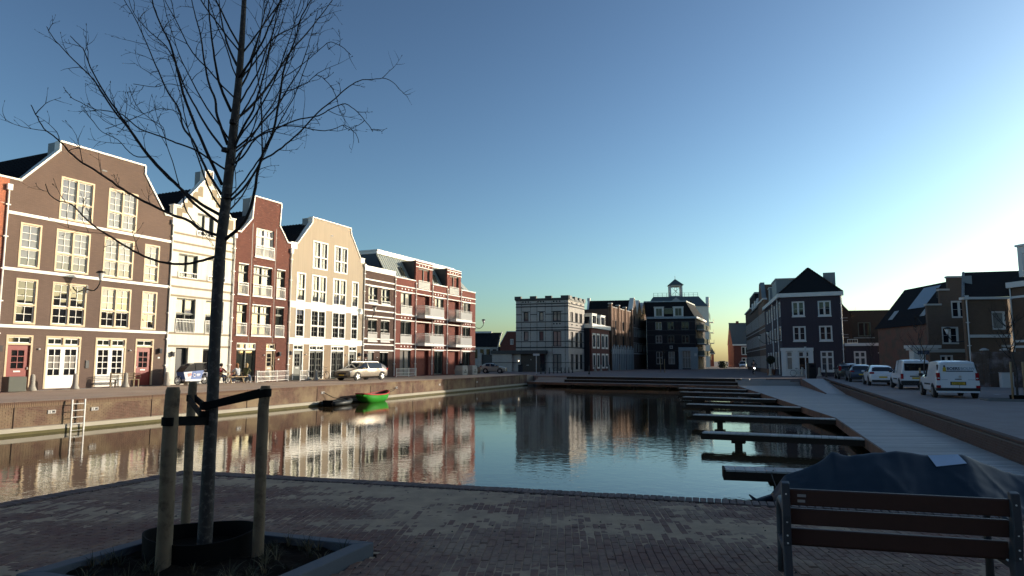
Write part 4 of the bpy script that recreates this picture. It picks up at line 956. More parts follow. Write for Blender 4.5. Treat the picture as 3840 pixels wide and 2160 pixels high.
window(h, 7.25,8.97,.1,3.75, [(.6,3,1,1),(.4,3,1,1)], STONE, STONE, GLP, .06, -.12, name='shop_window')
MB().box(6.5,7.24,-.3,0,-.3,4.5).box(8.98,Lh+.05,-.3,0,-.3,4.5).box(7.24,8.98,-.3,0,3.76,4.5).build('shop_front', SLATE_BLUE, h)
for z in (9.93, 8.13, 7.12, 5.28, 3.76): MB().box(0,Lh-.3,-.04,0,z-.04,z+.04).build('string_course', GREYT, h)
MB().box(-.1,Lh-.1,-.35,.4,10.56,11.0).build('cornice', SLATE_BLUE, h)
MB().add([(-.1,-.1,11.0),(Lh-.4,-.1,11.0),(Lh-2.0,2.0,14.3),(-.3,2.0,14.3),(Lh+3,14,11.0),(Lh+.6,13,14.3)], [(0,1,2,3),(1,4,5,2)]).build('mansard', TILE, h)
MB().slab([(-.5,1.8),(Lh-1.9,1.8),(Lh+.7,13),(-.5,13)], 14.3, 14.55).build('roof_cap', SLATE_BLUE, h)
for a, b in ((1.65,3.65),(5.62,7.72)):
    d = MB().box(a,b,-.15,2,11.05,13.0).build('dormer', ZINCW, h); MB().box(a-.1,b+.1,-.25,2,13.0,13.15).build('dormer_cap', ZINCW, d)
    for q in (0, 1): x0 = a+.38+q*(b-a-.76)/2; MB().box(x0+.03,x0+(b-a-.76)/2-.03,-.19,-.15,11.2,12.75).build('pane', GLS, d)
MB().box(3.75,5.55,.3,2,11.05,12.75).build('roof_loggia', GLG, h); MB().box(3.7,5.6,.1,.3,12.6,12.85).build('loggia_cap', GREYP, h)
with Sub(h, (Lh-.3,0), R(78)):
    wall(h, [(0,-.3),(0,10.56)], [(16,-.3),(16,10.56)], [], BLACKB, name='side_wall'); MB().box(-.1,16,-.35,.0,10.56,11.0).build('side_cornice', WHITE, h)
    for z in (8.2, 5.2, 2.6):
        for x in (2, 8): bo = MB().box(x,x+4,-1.5,0,z,z+.2).build('balcony', ZINCW, h); MB().box(x,x+4,-1.5,-1.45,z+.2,z+1.2).box(x,x+.05,-1.45,0,z+.2,z+1.2).build('balustrade', GREYP, bo)
MB().slab([(.2,.36),(Lh-.5,.36),(Lh+2,14),(.2,14)], -.3, 10.9).build('core', BLACKB, h)
MB().box(4.7,5.35,-.05,0,4.2,4.85).build('square_plaque', STONE, h); MB().box(4.85,5.2,-.07,-.05,4.35,4.7).build('plaque_motif', GREYT, h); MB().box(9.7,10.2,-.45,-.3,2.6,3.2).build('shop_sign', ZINCW, h)
# --- tall building with belfry
h = at2('belfry_building', 'tall pale building with grey roof and open white belfry', 'building', (45,195), (60,193))
MB().box(-5.3,11.4,0,20,-.3,17.3).build('walls', RENDER_WHITE, h)
with Sub(h, (11.4,0), R(80)):
    for j in range(5):
        for i in range(5):
            MB().box(1+i*3.6,2+i*3.6,-.05,0,2+j*3,3.8+j*3).build('window', GLM, h)
        if j: bo = MB().box(1,4,-1.2,0,j*3+.6,j*3+.8).build('balcony', ZINCW, h); MB().box(1,4,-1.2,-1.15,j*3+.8,j*3+1.7).build('balustrade', CREAM, bo)
    MB().prism([(1,17.3),(5,17.3),(5,18.4),(3.5,20.2),(2.5,20.2),(1,18.4)], -.1, .8).build('side_gable', RENDER_WHITE, h)
MB().add([(-5.5,-.2,17.3),(11.2,-.2,17.3),(9.4,5,20.6),(-3.7,5,20.6),(11.2,18,17.3),(9.4,14,20.6),(-5.5,18,17.3),(-3.7,14,20.6)], [(0,1,2,3),(1,4,5,2),(6,0,3,7),(3,2,5,7)]).build('roof', SLATEG, h)
MB().add([(1.2,1.2,19.0),(3.8,1.2,19.0),(2.5,1.2,20.0),(2.5,5,20.0)], [(0,1,2),(1,3,2),(0,2,3)]).build('small_gable', SLATE_BLUE, h)
MB().box(6.4,7.0,1.9,2.2,18.2,19).build('roof_light', GLS, h)
rl = MB(); zr0 = 20.6
for i in range(11): x = -3.6+i*1.28; rl.tube([(x,5.2,zr0),(x,5.2,zr0+1.15)], .05, 5)
for z in (.5, 1.1): rl.tube([(-3.6,5.2,zr0+z),(9.2,5.2,zr0+z)], .03, 5)
rl.build('roof_railing', BLACKM, h)
bt = MB()
for x in (1.15, 4.45):
    for y in (6.0, 9.4): bt.box(x,x+.5,y,y+.5,zr0,24.2)
bt.box(1.15,4.95,6,6.4,23.8,24.2).box(1.15,4.95,9.5,9.9,23.8,24.2).box(1.15,1.6,6,9.9,23.8,24.19).box(4.5,4.95,6,9.9,23.8,24.19).box(1.15,4.95,6,6.3,zr0,zr0+.35)
bt.build('belfry_frame', ZINCW, h)
MB().add([(.8,5.6,24.2),(5.3,5.6,24.2),(5.3,10.3,24.2),(.8,10.3,24.2),(3.05,7.9,26.2)], [(0,1,4),(1,2,4),(2,3,4),(3,0,4),(3,2,1,0)]).build('belfry_roof', SLATEG, h)
MB().tube([(3.05,7.9,26.1),(3.05,7.9,27.1)], .06, 6).build('finial', BLACKM, h)
cr = MB(); cr.tube([(1.5,7,20.9),(4.6,7,23.8)], .04, 5).tube([(4.6,7,20.9),(1.5,7,23.8)], .04, 5)
for i in range(12): a0, a1 = 2*math.pi*i/12, 2*math.pi*(i+1)/12; cr.tube([(3.1+.35*math.cos(a0),7,23.1+.6*math.sin(a0)),(3.1+.35*math.cos(a1),7,23.1+.6*math.sin(a1))], .06, 5)
cr.box(2.85,3.1,6.9,7.1,22.3,22.6).box(3.2,3.45,6.9,7.1,22.0,22.25); cr.build('bell_ornament', BLACKM, h)
# --- small houses in the gap beside the apartment block
h = at2('gap_house', 'low house with dark tiled roof and white verge in the gap beside the castle house', 'house', (-9.0,150), (-1.0,149))
MB().box(0,6,0,8,-.2,4.8).build('walls', GREYB, h); tiled_slope(h, (-.2,-.2,4.7),(6,-.2,4.7),(6,4,7.9),(-.2,4,7.9)); MB().box(-.3,6.2,3.9,5,7.4,8.0).build('ridge', TILE, h)
for i in range(4): MB().box(.6+i*1.4,1.4+i*1.4,-.04,0,2.2,4.2).build('window', GL, h)
coping(h, [(6,4.6),(6.05,4.8),(6.9,8.0)], -.3, .4, .12, WHITE); MB().box(.2,4,3.5,4,7.9,8.3).build('roof_vent', ZINCW, h)
h = at2('gap_brick_house', 'small brown brick house with white capped gable between gap house and castle house', 'house', (-2.6,149), (3.0,148.6))
wall(h, [(0,-.2),(0,5.2),(1.5,8.0)], [(6,-.2),(6,8.0),(5.9,8.0)], [(1.2,1.9,2.6,3.4),(2.5,3.2,2.6,3.4),(2.2,2.9,5.2,6.4)], REDB); MB().box(.02,5.98,.36,8,-.2,5.2).build('body', REDB, h)
for a, z0, z1 in ((1.2,2.6,3.4),(2.5,2.6,3.4),(2.2,5.2,6.4)): window(h, a,a+.7,z0,z1, [(1,2,1,1)], WHITE, WHITE, GLM, .06, .05)
coping(h, [(0,5.2),(1.5,8.0),(5.9,8.0)], -.06, .5, .14, WHITE)
# --- houses at the street end
h = at2('street_end_house', 'brick house with steep dark roof and white gable trim at the end of the street', 'house', (64.5,198), (72,197))
wall(h, [(0,-.3),(0,6.4)], [(9,-.3),(9,6.4)], [(2.2,4.4,3.4,5.8),(6.6,8.8,3.4,5.8),(2.2,4.6,.2,2.6),(6.6,8.8,.2,2.6)], REDB); MB().box(.02,8.98,.36,9,-.3,6.4).build('body', REDB, h)
for a, b, z0, z1 in ((2.2,4.4,3.4,5.8),(6.6,8.8,3.4,5.8),(2.2,4.6,.2,2.6),(6.6,8.8,.2,2.6)): window(h, a,b,z0,z1, [(1,2,1,1)], WHITE, WHITE, GLS, .15, .05)
MB().add([(-.3,-.3,6.4),(9.3,-.3,6.4),(9.3,5,13.0),(-.3,5,13.0)], [(0,1,2,3)]).build('roof_slope', SLATEG, h); MB().prism([(-.2,6.4),(0,6.4),(0,13),(-.2,13)], 4.9, 5.2).build('roof_edge', SLATEG, h)
MB().add([(-.1,-.3,6.4),(-.1,9,6.4),(-.1,5,13)], [(0,1,2)]).build('gable_end', REDB, h); MB().box(1.9,2.6,4.6,5.3,12.8,13.5).build('chimney', REDB, h); MB().box(-.3,5.2,-.5,-.3,6.1,6.5).build('gutter', WHITE, h)
MB().prism([(6.2,6.4),(9.6,6.4),(9.6,9.0),(8.6,10.6)], -.9, 3).build('cross_gable', REDB, h); coping(h, [(5.4,7.0),(8.6,11.0),(10.5,8.5)], -1.2, .2, .3, WHITE); window(h, 7.7,8.9,6.8,8.6, [(1,2,1,2)], WHITE, WHITE, GLM, .12, -.98)
h = at2('far_cottage', 'distant low house with white barge board left of the street end house', 'house', (58.5,225), (68,224))
MB().box(0,8,0,9,-.3,4).build('walls', REDB, h); MB().prism([(-.5,4),(8.5,4),(6.2,8.4),(.2,8.4)], .0, 9).build('roof', SLATEG, h); coping(h, [(1.6,3.4),(6.2,8.6)], -.3, .1, .22, WHITE)
MB().box(4.4,6.0,-.1,0,4.2,6.6).build('dormer_panel', mat('blue_panel', (.12,.19,.32), .5), h); MB().box(3.3,4,4,5,8.2,9.2).build('chimney', REDB, h)
# ------------------------------------------------------------------ right side of the street
h = at2('violet_house', 'dark violet corner house with hipped black roof and white corner shop front', 'house', (31.1,78.2), (36.9,75.5))
Lh = 6.4; pw = [(1.2,2.53,6.68,8.38),(3.92,5.26,6.66,8.36),(1.21,2.55,3.87,5.54),(3.94,5.28,3.86,5.54),(3.96,5.28,.45,2.7)]
wall(h, [(0,-.2),(0,8.9)], [(Lh,-.2),(Lh,8.9)], pw + [(.38,1.08,.53,2.68),(1.64,2.82,.5,2.68)], PURPLE)
for a, b, z0, z1 in pw: window(h, a,b,z0,z1, [(1,2,1,2)] if z1 > 3 else [(.72,2,1,2),(.28,2,1,1)], ZINCW, ZINCW, GLS if z0 > 3 else GLM, .11, .03, sill=None); MB().box(a-.05,b+.05,-.07,0,z0-.12,z0-.002).build('sill', ZINCW, h)
window(h, .38,1.08,.53,2.68, [(.72,1,1,1),(.28,1,1,1)], ZINCW, ZINCW, GLP, .07, -.1); window(h, 1.64,2.82,.5,2.68, [(.72,1,1,1),(.28,2,1,1)], ZINCW, ZINCW, lambda x,z,k: GL if k == 0 else GLM, .07, -.1)
sf = MB(); sf.box(-.16,.37,-.14,0,-.15,2.72).box(1.09,1.63,-.14,0,-.15,2.72).box(2.83,3.22,-.14,0,-.15,2.72).box(.37,1.09,-.14,0,-.15,.52).box(1.63,2.83,-.14,0,-.15,.49).box(-.22,3.26,-.2,0,2.72,3.08); sf.build('shop_front', ZINCW, h)
MB().box(-.14,-.0,-.13,2.8,-.15,2.72).build('shop_return', ZINCW, h)
MB().box(-.25,Lh+.2,-.25,.3,8.9,9.35).build('cornice', ZINCW, h)
angS = math.atan2(20.3,5.7) - math.atan2(-2.7,5.8)
with Sub(h, (0,0), angS):
    pass
E0 = Vector((5.7,20.3,0)).normalized(); loc = lambda v: Vector((v.dot(Vector((5.8,-2.7,0)).normalized()), v.dot(Vector((2.7,5.8,0)).normalized()), 0))
sd = loc(E0); SL = 21.0
MB().slab([(.02,.3),(Lh-.02,.3),(Lh+sd.x*SL,sd.y*SL),(sd.x*SL,sd.y*SL)], -.2, 9.0).build('core', PURPLE, h)
with Sub(h, (0,0), math.atan2(sd.y,sd.x)):
    # seen from the street the side runs away from the viewer: its outward side is +y here
    MB().box(-.25,SL,-.0,.3,8.9,9.34).build('side_cornice', ZINCW, h)
    for x in (.4, 3.2, 6.4, 9.6, 13, 16.4):
        for z0, z1 in ((6.7,8.4),(3.9,5.6),(.6,2.7)):
            if x < 1 and z0 < 1: continue
            MB().box(x,x+1.3,-.02,.04,z0,z1).build('window', ZINCW, h); MB().box(x+.14,x+1.16,.03,.06,z0+.14,z1-.14).build('pane', GLS, h)
    for x in (2.6, 8.8): MB().tube([(x,.12,0),(x,.12,8.9)], .07, 6).build('downpipe', ZINCW, h)
    MB().box(4.2,9.4,-3.5,-.05,9.3,11.5).build('dormer', LEADC, h); MB().box(12.5,14.5,-3.5,-.05,9.3,11.3).build('dormer', LEADC, h)
    MB().box(4.1,9.5,-3.5,.05,11.5,11.62).box(12.4,14.6,-3.5,.05,11.3,11.42).build('dormer_cap', ZINCW, h)
ap = (3.0,3.4)
MB().add([(-.1,-.1,9.35),(Lh+.1,-.1,9.35),(Lh+.1+sd.x*SL,sd.y*SL,9.35),(-.1+sd.x*SL,sd.y*SL,9.35),(ap[0],ap[1],12.6),(ap[0]+sd.x*(SL-6),ap[1]+sd.y*(SL-6),12.6)], [(0,1,4),(1,2,5,4),(3,0,4,5),(2,3,5)]).build('roof', TILE, h)
for (a, b) in (((-.1,-.1,9.35),(ap[0],ap[1],12.6)), ((Lh+.1,-.1,9.35),(ap[0],ap[1],12.6))):
    a = Vector(a); b = Vector(b); ht = MB()
    for i in range(14): p = a.lerp(b, i/14); q = a.lerp(b, (i+.93)/14); ht.tube([p,q], [.13,.10], 6)
    ht.build('hip_tiles', TILE, h)
MB().box(4.6,5.9,3.0,5,9.4,11.9).build('dormer_right', LEADC, h)
downpipe(h, 6.3, 0, 8.9, ZINCW)
# low wing, garden wall
h = at2('violet_wing', 'single storey dark violet wing with white cornice next to the violet house', 'house', (36.95,75.45), (39.8,74.1))
wall(h, [(0,-.2),(0,3.24)], [(3.2,-.2),(3.2,3.24)], [(.85,2.05,.4,2.66)], PURPLE); MB().box(.02,3.18,.36,6,-.2,3.2).build('body', PURPLE, h)
window(h, .85,2.05,.4,2.66, [(.72,2,1,2),(.28,2,1,1)], ZINCW, ZINCW, GLM, .11, .03); MB().box(-.02,3.3,-.2,.4,3.24,3.55).build('cornice', ZINCW, h)
railing(h, .3,1.3,3.55,4.0,.5,METALW,bars=4,mid=.1)
h = at2('garden_wall', 'dark violet garden wall with pale coping behind the white vans', 'wall', (39.8,74.1), (45.2,71.8))
MB().box(.05,6.4,0,.25,-.25,2.42).build('wall', PURPLE, h); MB().box(.05,6.45,-.06,.31,2.42,2.52).build('coping', STONE, h); MB().box(.3,1.2,-.03,0,-.2,2.0).build('gate', BLACKM, h)
# buildings behind the violet wing
h = at2('gambrel_house', 'dark brick house end with curved zinc roof behind the violet house', 'house', (40.2,86), (44.5,84.2))
wall(h, [(-2,-.2),(-2,9.2)], [(2.6,-.2),(2.6,7.4),(1.4,9.2)], [], OLIVEB); MB().add([(1.3,-.1,9.2),(1.3,6,9.2),(2.9,6,7.2),(2.9,-.1,7.2)], [(0,1,2,3)]).build('roof_slope', LEADC, h); MB().box(-2,1.6,-.1,6,9.2,10.6).build('roof', LEADC, h); MB().box(-2,2.6,.36,8,-.2,7.2).build('body', OLIVEB, h)
for z in (7.0, 6.65, 4.9, 4.55): MB().box(.2,2.2,-.03,0,z-.04,z+.04).build('string_course', STONE, h)
h = at2('back_building', 'long dark brick building with flat roof seen between violet house and stepped gable', 'building', (45,92), (62,88))
wall(h, [(-1,-.2),(-1,8.25)], [(17,-.2),(17,8.25)], [(1.8+i*3.2,3.4+i*3.2,z0,z0+1.9) for i in range(5) for z0 in (1.2,4.9)], OLIVEB); MB().box(-1,17,.36,8,-.2,8.2).build('body', OLIVEB, h)
for i in range(5):
    for z0 in (1.2, 4.9): window(h, 1.8+i*3.2,3.4+i*3.2,z0,z0+1.9, [(1,2,1,1)], GREYP, GREYP, GLS, .08, .05)
MB().box(-1.1,17.1,-.1,.4,8.25,8.4).build('parapet', ANTH, h)
for x in (1.2, 7.6): MB().box(x,x+2.6,-.05,0,4.65,4.75).build('string_course', STONE, h)
# stepped gable house
STEPB = brick_mat('stepped_gable_brick', (.17,.115,.085), (.14,.095,.07), (.14,.105,.085))
h = at2('stepped_house', 'brown brick house with stepped gable and solar panels behind the white van', 'house', (34.6,62), (41,61))
X0 = 3.2; wall(h, [(X0,-.2),(X0,6.6),(4.35,6.6),(4.35,7.95),(5.1,7.95),(5.1,9.1)], [(9.5,-.2),(9.5,6.6),(9.0,6.6),(9.0,7.95),(8.3,7.95),(8.3,9.1)], [(5.25,6.6,5.45,7.0),(4.32,5.7,3.1,4.65),(4.05,5.1,.6,2.1)], STEPB)
for pts in ([(X0,6.6),(4.35,6.6)], [(4.35,7.95),(5.1,7.95)], [(5.1,9.1),(8.3,9.1)]): coping(h, pts, -.1, .4, .16, STONE, 'step_cap')
window(h, 5.25,6.6,5.45,7.0, [(1,2,1,2)], ZINCW, ZINCW, GLS, .1, .02); window(h, 4.32,5.7,3.1,4.65, [(1,2,1,2)], ZINCW, ZINCW, GLS, .1, .02); window(h, 4.05,5.1,.6,2.1, [(1,2,1,1)], ZINCW, ZINCW, GLS, .1, .02)
MB().box(X0,6.2,-.06,0,2.35,2.65).build('band', STONE, h)
rx = X0+.02; bl = Vector((-.10,.995,0)); q = lambda x, y, z: (x+bl.x*y, bl.y*y, z)
MB().add([q(rx,.3,-.2),q(rx,9.5,-.2),q(rx,9.5,5.0),q(rx,.3,5.0),q(9.4,.3,-.2),q(9.4,9.5,-.2),q(9.4,9.5,5.0),q(9.4,.3,5.0)], [(1,0,3,2),(4,5,6,7),(1,2,6,5),(2,3,7,6)]).build('side_walls', mat('russet_side_wall', (.22,.10,.07), .85, .4, 1.2, stain=(1.2,.45,.6,(.13,.085,.06))), h)
MB().add([q(rx-.2,.3,4.9),q(rx-.2,9.8,4.9),q(6.2,9.8,9.0),q(6.2,.3,9.0),q(9.5,9.8,4.9),q(9.5,.3,4.9)], [(1,0,3,2),(2,3,5,4)]).build('roof', TILE, h)
def onroof(u, v, lift=.06):
    p = Vector(q(rx-.2,0,4.9)).lerp(Vector(q(6.2,0,9.0)), v); p += Vector((bl.x*u, bl.y*u, 0)) + Vector((-.6,.3,.7))*lift; return p
MB().add([onroof(2.6,.42),onroof(5.6,.42),onroof(5.6,.93),onroof(2.6,.93)], [(1,0,3,2)]).build('solar_panel', mat('solar_glass', (.20,.25,.29), .12, .1, 1), h)
for u, v in ((7.2,.2),(1.3,.2)): MB().add([onroof(u,v),onroof(u+.9,v),onroof(u+.9,v+.22),onroof(u,v+.22)], [(1,0,3,2)]).build('roof_light', SLATE_BLUE, h)
MB().tube([onroof(1.2,.6), onroof(1.2,.6)+Vector((0,0,.9))], .16, 8).build('flue', BLACKM, h)
# hipped house near the right edge
h = at2('hipped_house', 'tawny brick house with white cornice and black hipped roof at right', 'house', (33.5,50), (36.5,49.7))
wall(h, [(0,-.3),(0,6.1)], [(3.0,-.3),(3.0,6.1)], [(1.84,2.77,3.86,5.22)], RIGHTB); window(h, 1.84,2.77,3.86,5.22, [(1,1,1,1)], ZINCW, ZINCW, GLP, .07, .03)
MB().box(-.15,3.1,-.2,.4,6.1,6.28).build('cornice', ZINCW, h); MB().box(.1,3.0,-.14,0,3.28,3.5).build('string_course', ZINCW, h)
l2 = Vector((4.7,8.6,0)).normalized(); MB().slab([(.02,.3),(2.98,.3),(9,5),(12,14),(.02+l2.x*9.8,l2.y*9.8)], -.3, 6.15).build('side_walls', RIGHTB, h)
MB().slab([(-.15,-.05),(.1,-.05),(.1+l2.x*9.8,l2.y*9.8),(-.15+l2.x*9.8,l2.y*9.8)], 6.1, 6.279).build('side_cornice', ZINCW, h)
MB().add([(-.1,-.1,6.28),(6,-.4,6.28),(l2.x*10,l2.y*10,6.28),(1.7,3.0,8.5),(6.2,2.6,8.55),(7,8,8.5)], [(0,1,4,3),(2,0,3,5),(3,4,5)]).build('roof', TILE, h)
a = Vector((-.1,-.1,6.28)); b = Vector((1.7,3.0,8.5)); ht = MB()
for i in range(15): p = a.lerp(b, i/15); r_ = a.lerp(b, (i+.9)/15); ht.tube([p,r_], [.12,.09], 6)
ht.build('hip_tiles', LEADC, h)
MB().slab([(l2.x*1.9,l2.y*1.9),(l2.x*1.9+.5,l2.y*1.9-.27),(l2.x*4.2+.5,l2.y*4.2-.27),(l2.x*4.2,l2.y*4.2)], 6.2, 8.05).build('dormer', LEADC, h)
downpipe(h, .12, -.2, 6.1, ZINCW)
MB().box(2.35,3.0,-.05,0,2.58,2.74).build('lintel', STONE, h)
# porch column block and brick garden wall in front
h = thing('porch', 'white porch post with moulded flat cap in front of the stepped house', 'porch', (33.05,55.5,0), R(-8))
MB().box(-.45,.45,-.4,.4,-.3,2.6).build('post', ZINCW, h); MB().box(-.75,1.6,-.6,.6,2.6,2.85).box(-.65,1.4,-.5,.5,2.45,2.6).build('cap', ZINCW, h)
h = at2('yard_wall', 'brown brick yard wall with capped piers and white bloom behind the van', 'wall', (32.2,46.6), (37.5,45.2))
YB = brick_mat('yard_brick', (.13,.082,.062), (.105,.067,.052), (.15,.12,.1), w=.24, h=.08, ms=.012, bloom=(.42, .50, .8, (.33, .28, .29)))
MB().box(-.6,5.5,0,.25,-.3,2.2).build('wall', YB, h)
for x in (.0, 1.2): MB().box(x,x+.35,-.1,.3,-.3,2.28).build('pier', YB, h); MB().lathe([(.28,0),(.3,.06),(.12,.16),(0,.18)], (x+.17,.1,2.28), 10).build('pier_cap', STONE, h)
# house at the right frame edge and its neighbours beyond the frame
h = at2('edge_house', 'umber brick house with white cornice and white dormer at the right frame edge', 'house', (36.6,49.5), (38.0,42.0))
wall(h, [(0,-.3),(0,6.9)], [(7.6,-.3),(7.6,6.9)], [(1.0,2.2,3.4,5.4),(1.0,2.2,.4,2.5),(4.4,5.8,3.4,5.4),(4.4,5.8,.4,2.5)], RIGHTP)
for a, b, z0, z1 in ((1.0,2.2,3.4,5.4),(1.0,2.2,.4,2.5),(4.4,5.8,3.4,5.4),(4.4,5.8,.4,2.5)): window(h, a,b,z0,z1, [(1,2,1,2)], ZINCW, ZINCW, GLS, .1, .03)
MB().box(.02,7.6,.36,9,-.3,6.9).build('side_walls', RIGHTP, h); MB().box(-.1,7.7,-.25,.4,6.9,7.3).build('cornice', ZINCW, h)
for z in (6.2, 3.0, 2.6): MB().box(0,7.6,-.06,0,z-.08,z+.08).build('string_course', ZINCW, h)
MB().prism([(-.1,7.3),(7.7,7.3),(7.7,7.31),(-.1,7.31)], .3, 1).build('eaves', TILE, h); MB().add([(-.1,-.1,7.3),(7.7,-.1,7.3),(7.7,4.5,10.2),(-.1,4.5,10.2),(7.7,9,7.3),(-.1,9,7.3)], [(0,1,2,3),(3,2,4,5),(0,3,5),(1,4,2)]).build('roof', TILE, h)
MB().box(.9,3.0,-.1,3,7.6,9.8).build('dormer', ZINCW, h); MB().box(.8,3.1,-.2,3,9.8,9.95).build('dormer_cap', ZINCW, h); window(h, 1.2,2.7,7.9,9.4, [(1,2,1,2)], ZINCW, ZINCW, GLS, .1, -.13, name='dormer_window')
downpipe(h, .05, -.2, 6.9, ZINCW)
for k, (y0, y1, zt, lab) in enumerate(((41.0,34.0,10.5,'brick town house beyond the right frame edge, next to the edge house'), (33.5,10.0,14.3,'tall brick apartment block beyond the right frame edge'), (9.5,-30.0,7.2,'low brick building behind the viewer at right'))):
    xa = 38.2 - (41-y0)*.02; h = at2('offside_building', lab, 'building', (xa,y0), (xa+.3,y1)); Lb = y0-y1
    n = max(2, int(Lb/3.4)); hs = []
    for i in range(n):
        for j in range(int(zt/3.2)): hs.append((1+i*Lb/n, 2.5+i*Lb/n, .8+j*3.2, 2.6+j*3.2))
    wall(h, [(0,-.3),(0,zt)], [(Lb,-.3),(Lb,zt)], hs, RIGHTP); MB().box(.02,Lb-.02,.36,11,-.3,zt-.05).build('body', RIGHTP, h); MB().box(-.1,Lb+.1,-.2,.4,zt,zt+.35).build('cornice', ZINCW, h)
    for a, b, z0, z1 in hs: w_ = MB().box(a,b,.06,.12,z0,z1).build('window', ZINCW, h); MB().box(a+.1,b-.1,.05,.06,z0+.1,z1-.1).build('pane', GLS, w_)
# houses on the viewer's own side, behind the camera
for k, (xa, xb, zt, lab) in enumerate(((-34,-12,12.5,'brick house row behind the viewer at left'),(-11.5,10,13.5,'brick house row straight behind the viewer'),(10.5,30,12.5,'brick house row behind the viewer at right'))):
    h = at2('back_row_house', lab, 'house', (xb,-26.0), (xa,-26.6)); Lb = xb-xa; n = int(Lb/3.2); hs = [(1+i*Lb/n, 2.5+i*Lb/n, .8+j*3.1, 2.7+j*3.1) for i in range(n) for j in range(4)]
    wall(h, [(0,-.3),(0,zt)], [(Lb,-.3),(Lb,zt)], hs, RIGHTP); MB().box(.02,Lb-.02,.36,10,-.3,zt-.05).build('body', RIGHTP, h); MB().box(-.1,Lb+.1,-.2,.4,zt,zt+.3).build('cornice', ZINCW, h)
    MB().prism([(0,zt),(Lb,zt),(Lb-2,zt+2.6),(2,zt+2.6)], .6, 9).build('roof', TILE, h)
    for a, b, z0, z1 in hs: w_ = MB().box(a,b,.06,.12,z0,z1).build('window', ZINCW, h); MB().box(a+.1,b-.1,.05,.06,z0+.1,z1-.1).build('pane', GLS, w_)
# row beyond the violet house along the right of the street
names4 = ['brown brick house with narrow white gable next to the violet house', 'dark brick house with many white window bars in the right hand row', 'olive brick house with flat top closing the right hand row']
rdv = Vector((5.7,20.3,0)).normalized(); O_ = Vector((31.1,78.2,0)) + rdv*SL
for k, (Lb, zt, m_) in enumerate(((11,10.5,WARMB),(17,10.2,OLIVEB),(17,11.2,OLIVEB))):
    # local x runs towards the viewer so that the outward side faces the street
    e = O_ + rdv*Lb; h = at2('street_house', names4[k], 'house', (e.x-.02,e.y), (O_.x,O_.y))
    wn_ = int(Lb/1.7); hs = [(.5+i*(Lb-.6)/wn_, 1.5+i*(Lb-.6)/wn_, z0, z0+1.9) for i in range(wn_) for z0 in (.5,3.9,6.9)]
    wall(h, [(0,-.2),(0,zt)], [(Lb,-.2),(Lb,zt)], hs, m_)
    for hh in hs: window(h, *hh, [(1,2,1,1)], ZINCW, ZINCW, GLS, .09, .04)
    MB().box(.02,Lb-.02,.36,9,-.2,zt-.05).build('body', m_, h); MB().box(-.05,Lb+.05,-.2,.4,zt,zt+.25).build('cornice', ZINCW if k != 1 else GREYT, h)
    for z in (3.4, 6.4): MB().box(0,Lb,-.05,0,z-.05,z+.05).build('string_course', STONE, h)
    if k == 0:
        coping(h, [(2,10.5),(4.5,13.3),(6.5,13.3),(9,10.5)], -.1, .5, .2, LEADC); MB().prism([(2,10.5),(9,10.5),(6.5,13.2),(4.5,13.2)], 0, 8).build('gable', m_, h); MB().prism([(0,10.5),(11,10.5),(9,12.6),(2,12.6)], 1, 9).build('roof', TILE, h)
    if k == 1:
        for x in (3, 9, 14): MB().box(x,x+2,-.05,3,10.2,11.8).build('dormer', ZINCW, h)
        MB().prism([(0,10.2),(17,10.2),(16,12.8),(1,12.8)], 1, 9).build('roof', TILE, h)
    if k == 2: MB().prism([(0,11.3),(17,11.3),(15,14.2),(2,14.2)], .8, 9).build('roof', TILE, h); MB().box(1.5,15.5,.8,8,14.2,14.5).build('roof_cap', LEADC, h)
    O_ = e
h = at2('hidden_shading_house', 'unseen brick house added behind the right hand row for its shade', 'house', (59,160), (54,140)); wall(h, [(0,-.2),(0,12)], [(20.6,-.2),(20.6,12)], [(1+i*3.2,2.6+i*3.2,z0,z0+1.9) for i in range(6) for z0 in (.6,3.8,7)], OLIVEB); MB().box(.02,20.6,.36,9,-.2,11.9).build('body', OLIVEB, h); MB().prism([(0,12),(20.6,12),(18,14.6),(2,14.6)], .5, 9).build('roof', TILE, h)  # unseen house, added to keep the sun off the lower pier house front
for i in range(6):
    for z0 in (.6,3.8,7): window(h, 1+i*3.2,2.6+i*3.2,z0,z0+1.9, [(1,2,1,1)], ZINCW, ZINCW, GLS, .09, .04)
bracket_lamp('street lamp on black arm on the side of the violet house', tuple(Vector((31.1,78.2,4.1)) + Vector((5.7,20.3,0)).normalized()*1.2), math.atan2(-20.3,-5.7), 1.4)
bracket_lamp('street lamp on black arm farther along the street row', tuple(Vector((31.1,78.2,4.1)) + Vector((5.7,20.3,0)).normalized()*14), math.atan2(-20.3,-5.7), 1.4)
bracket_lamp('street lamp on black arm at the corner of the hipped house', (33.75,50.35,3.1), math.atan2(-8.6,-4.7), 1.2)
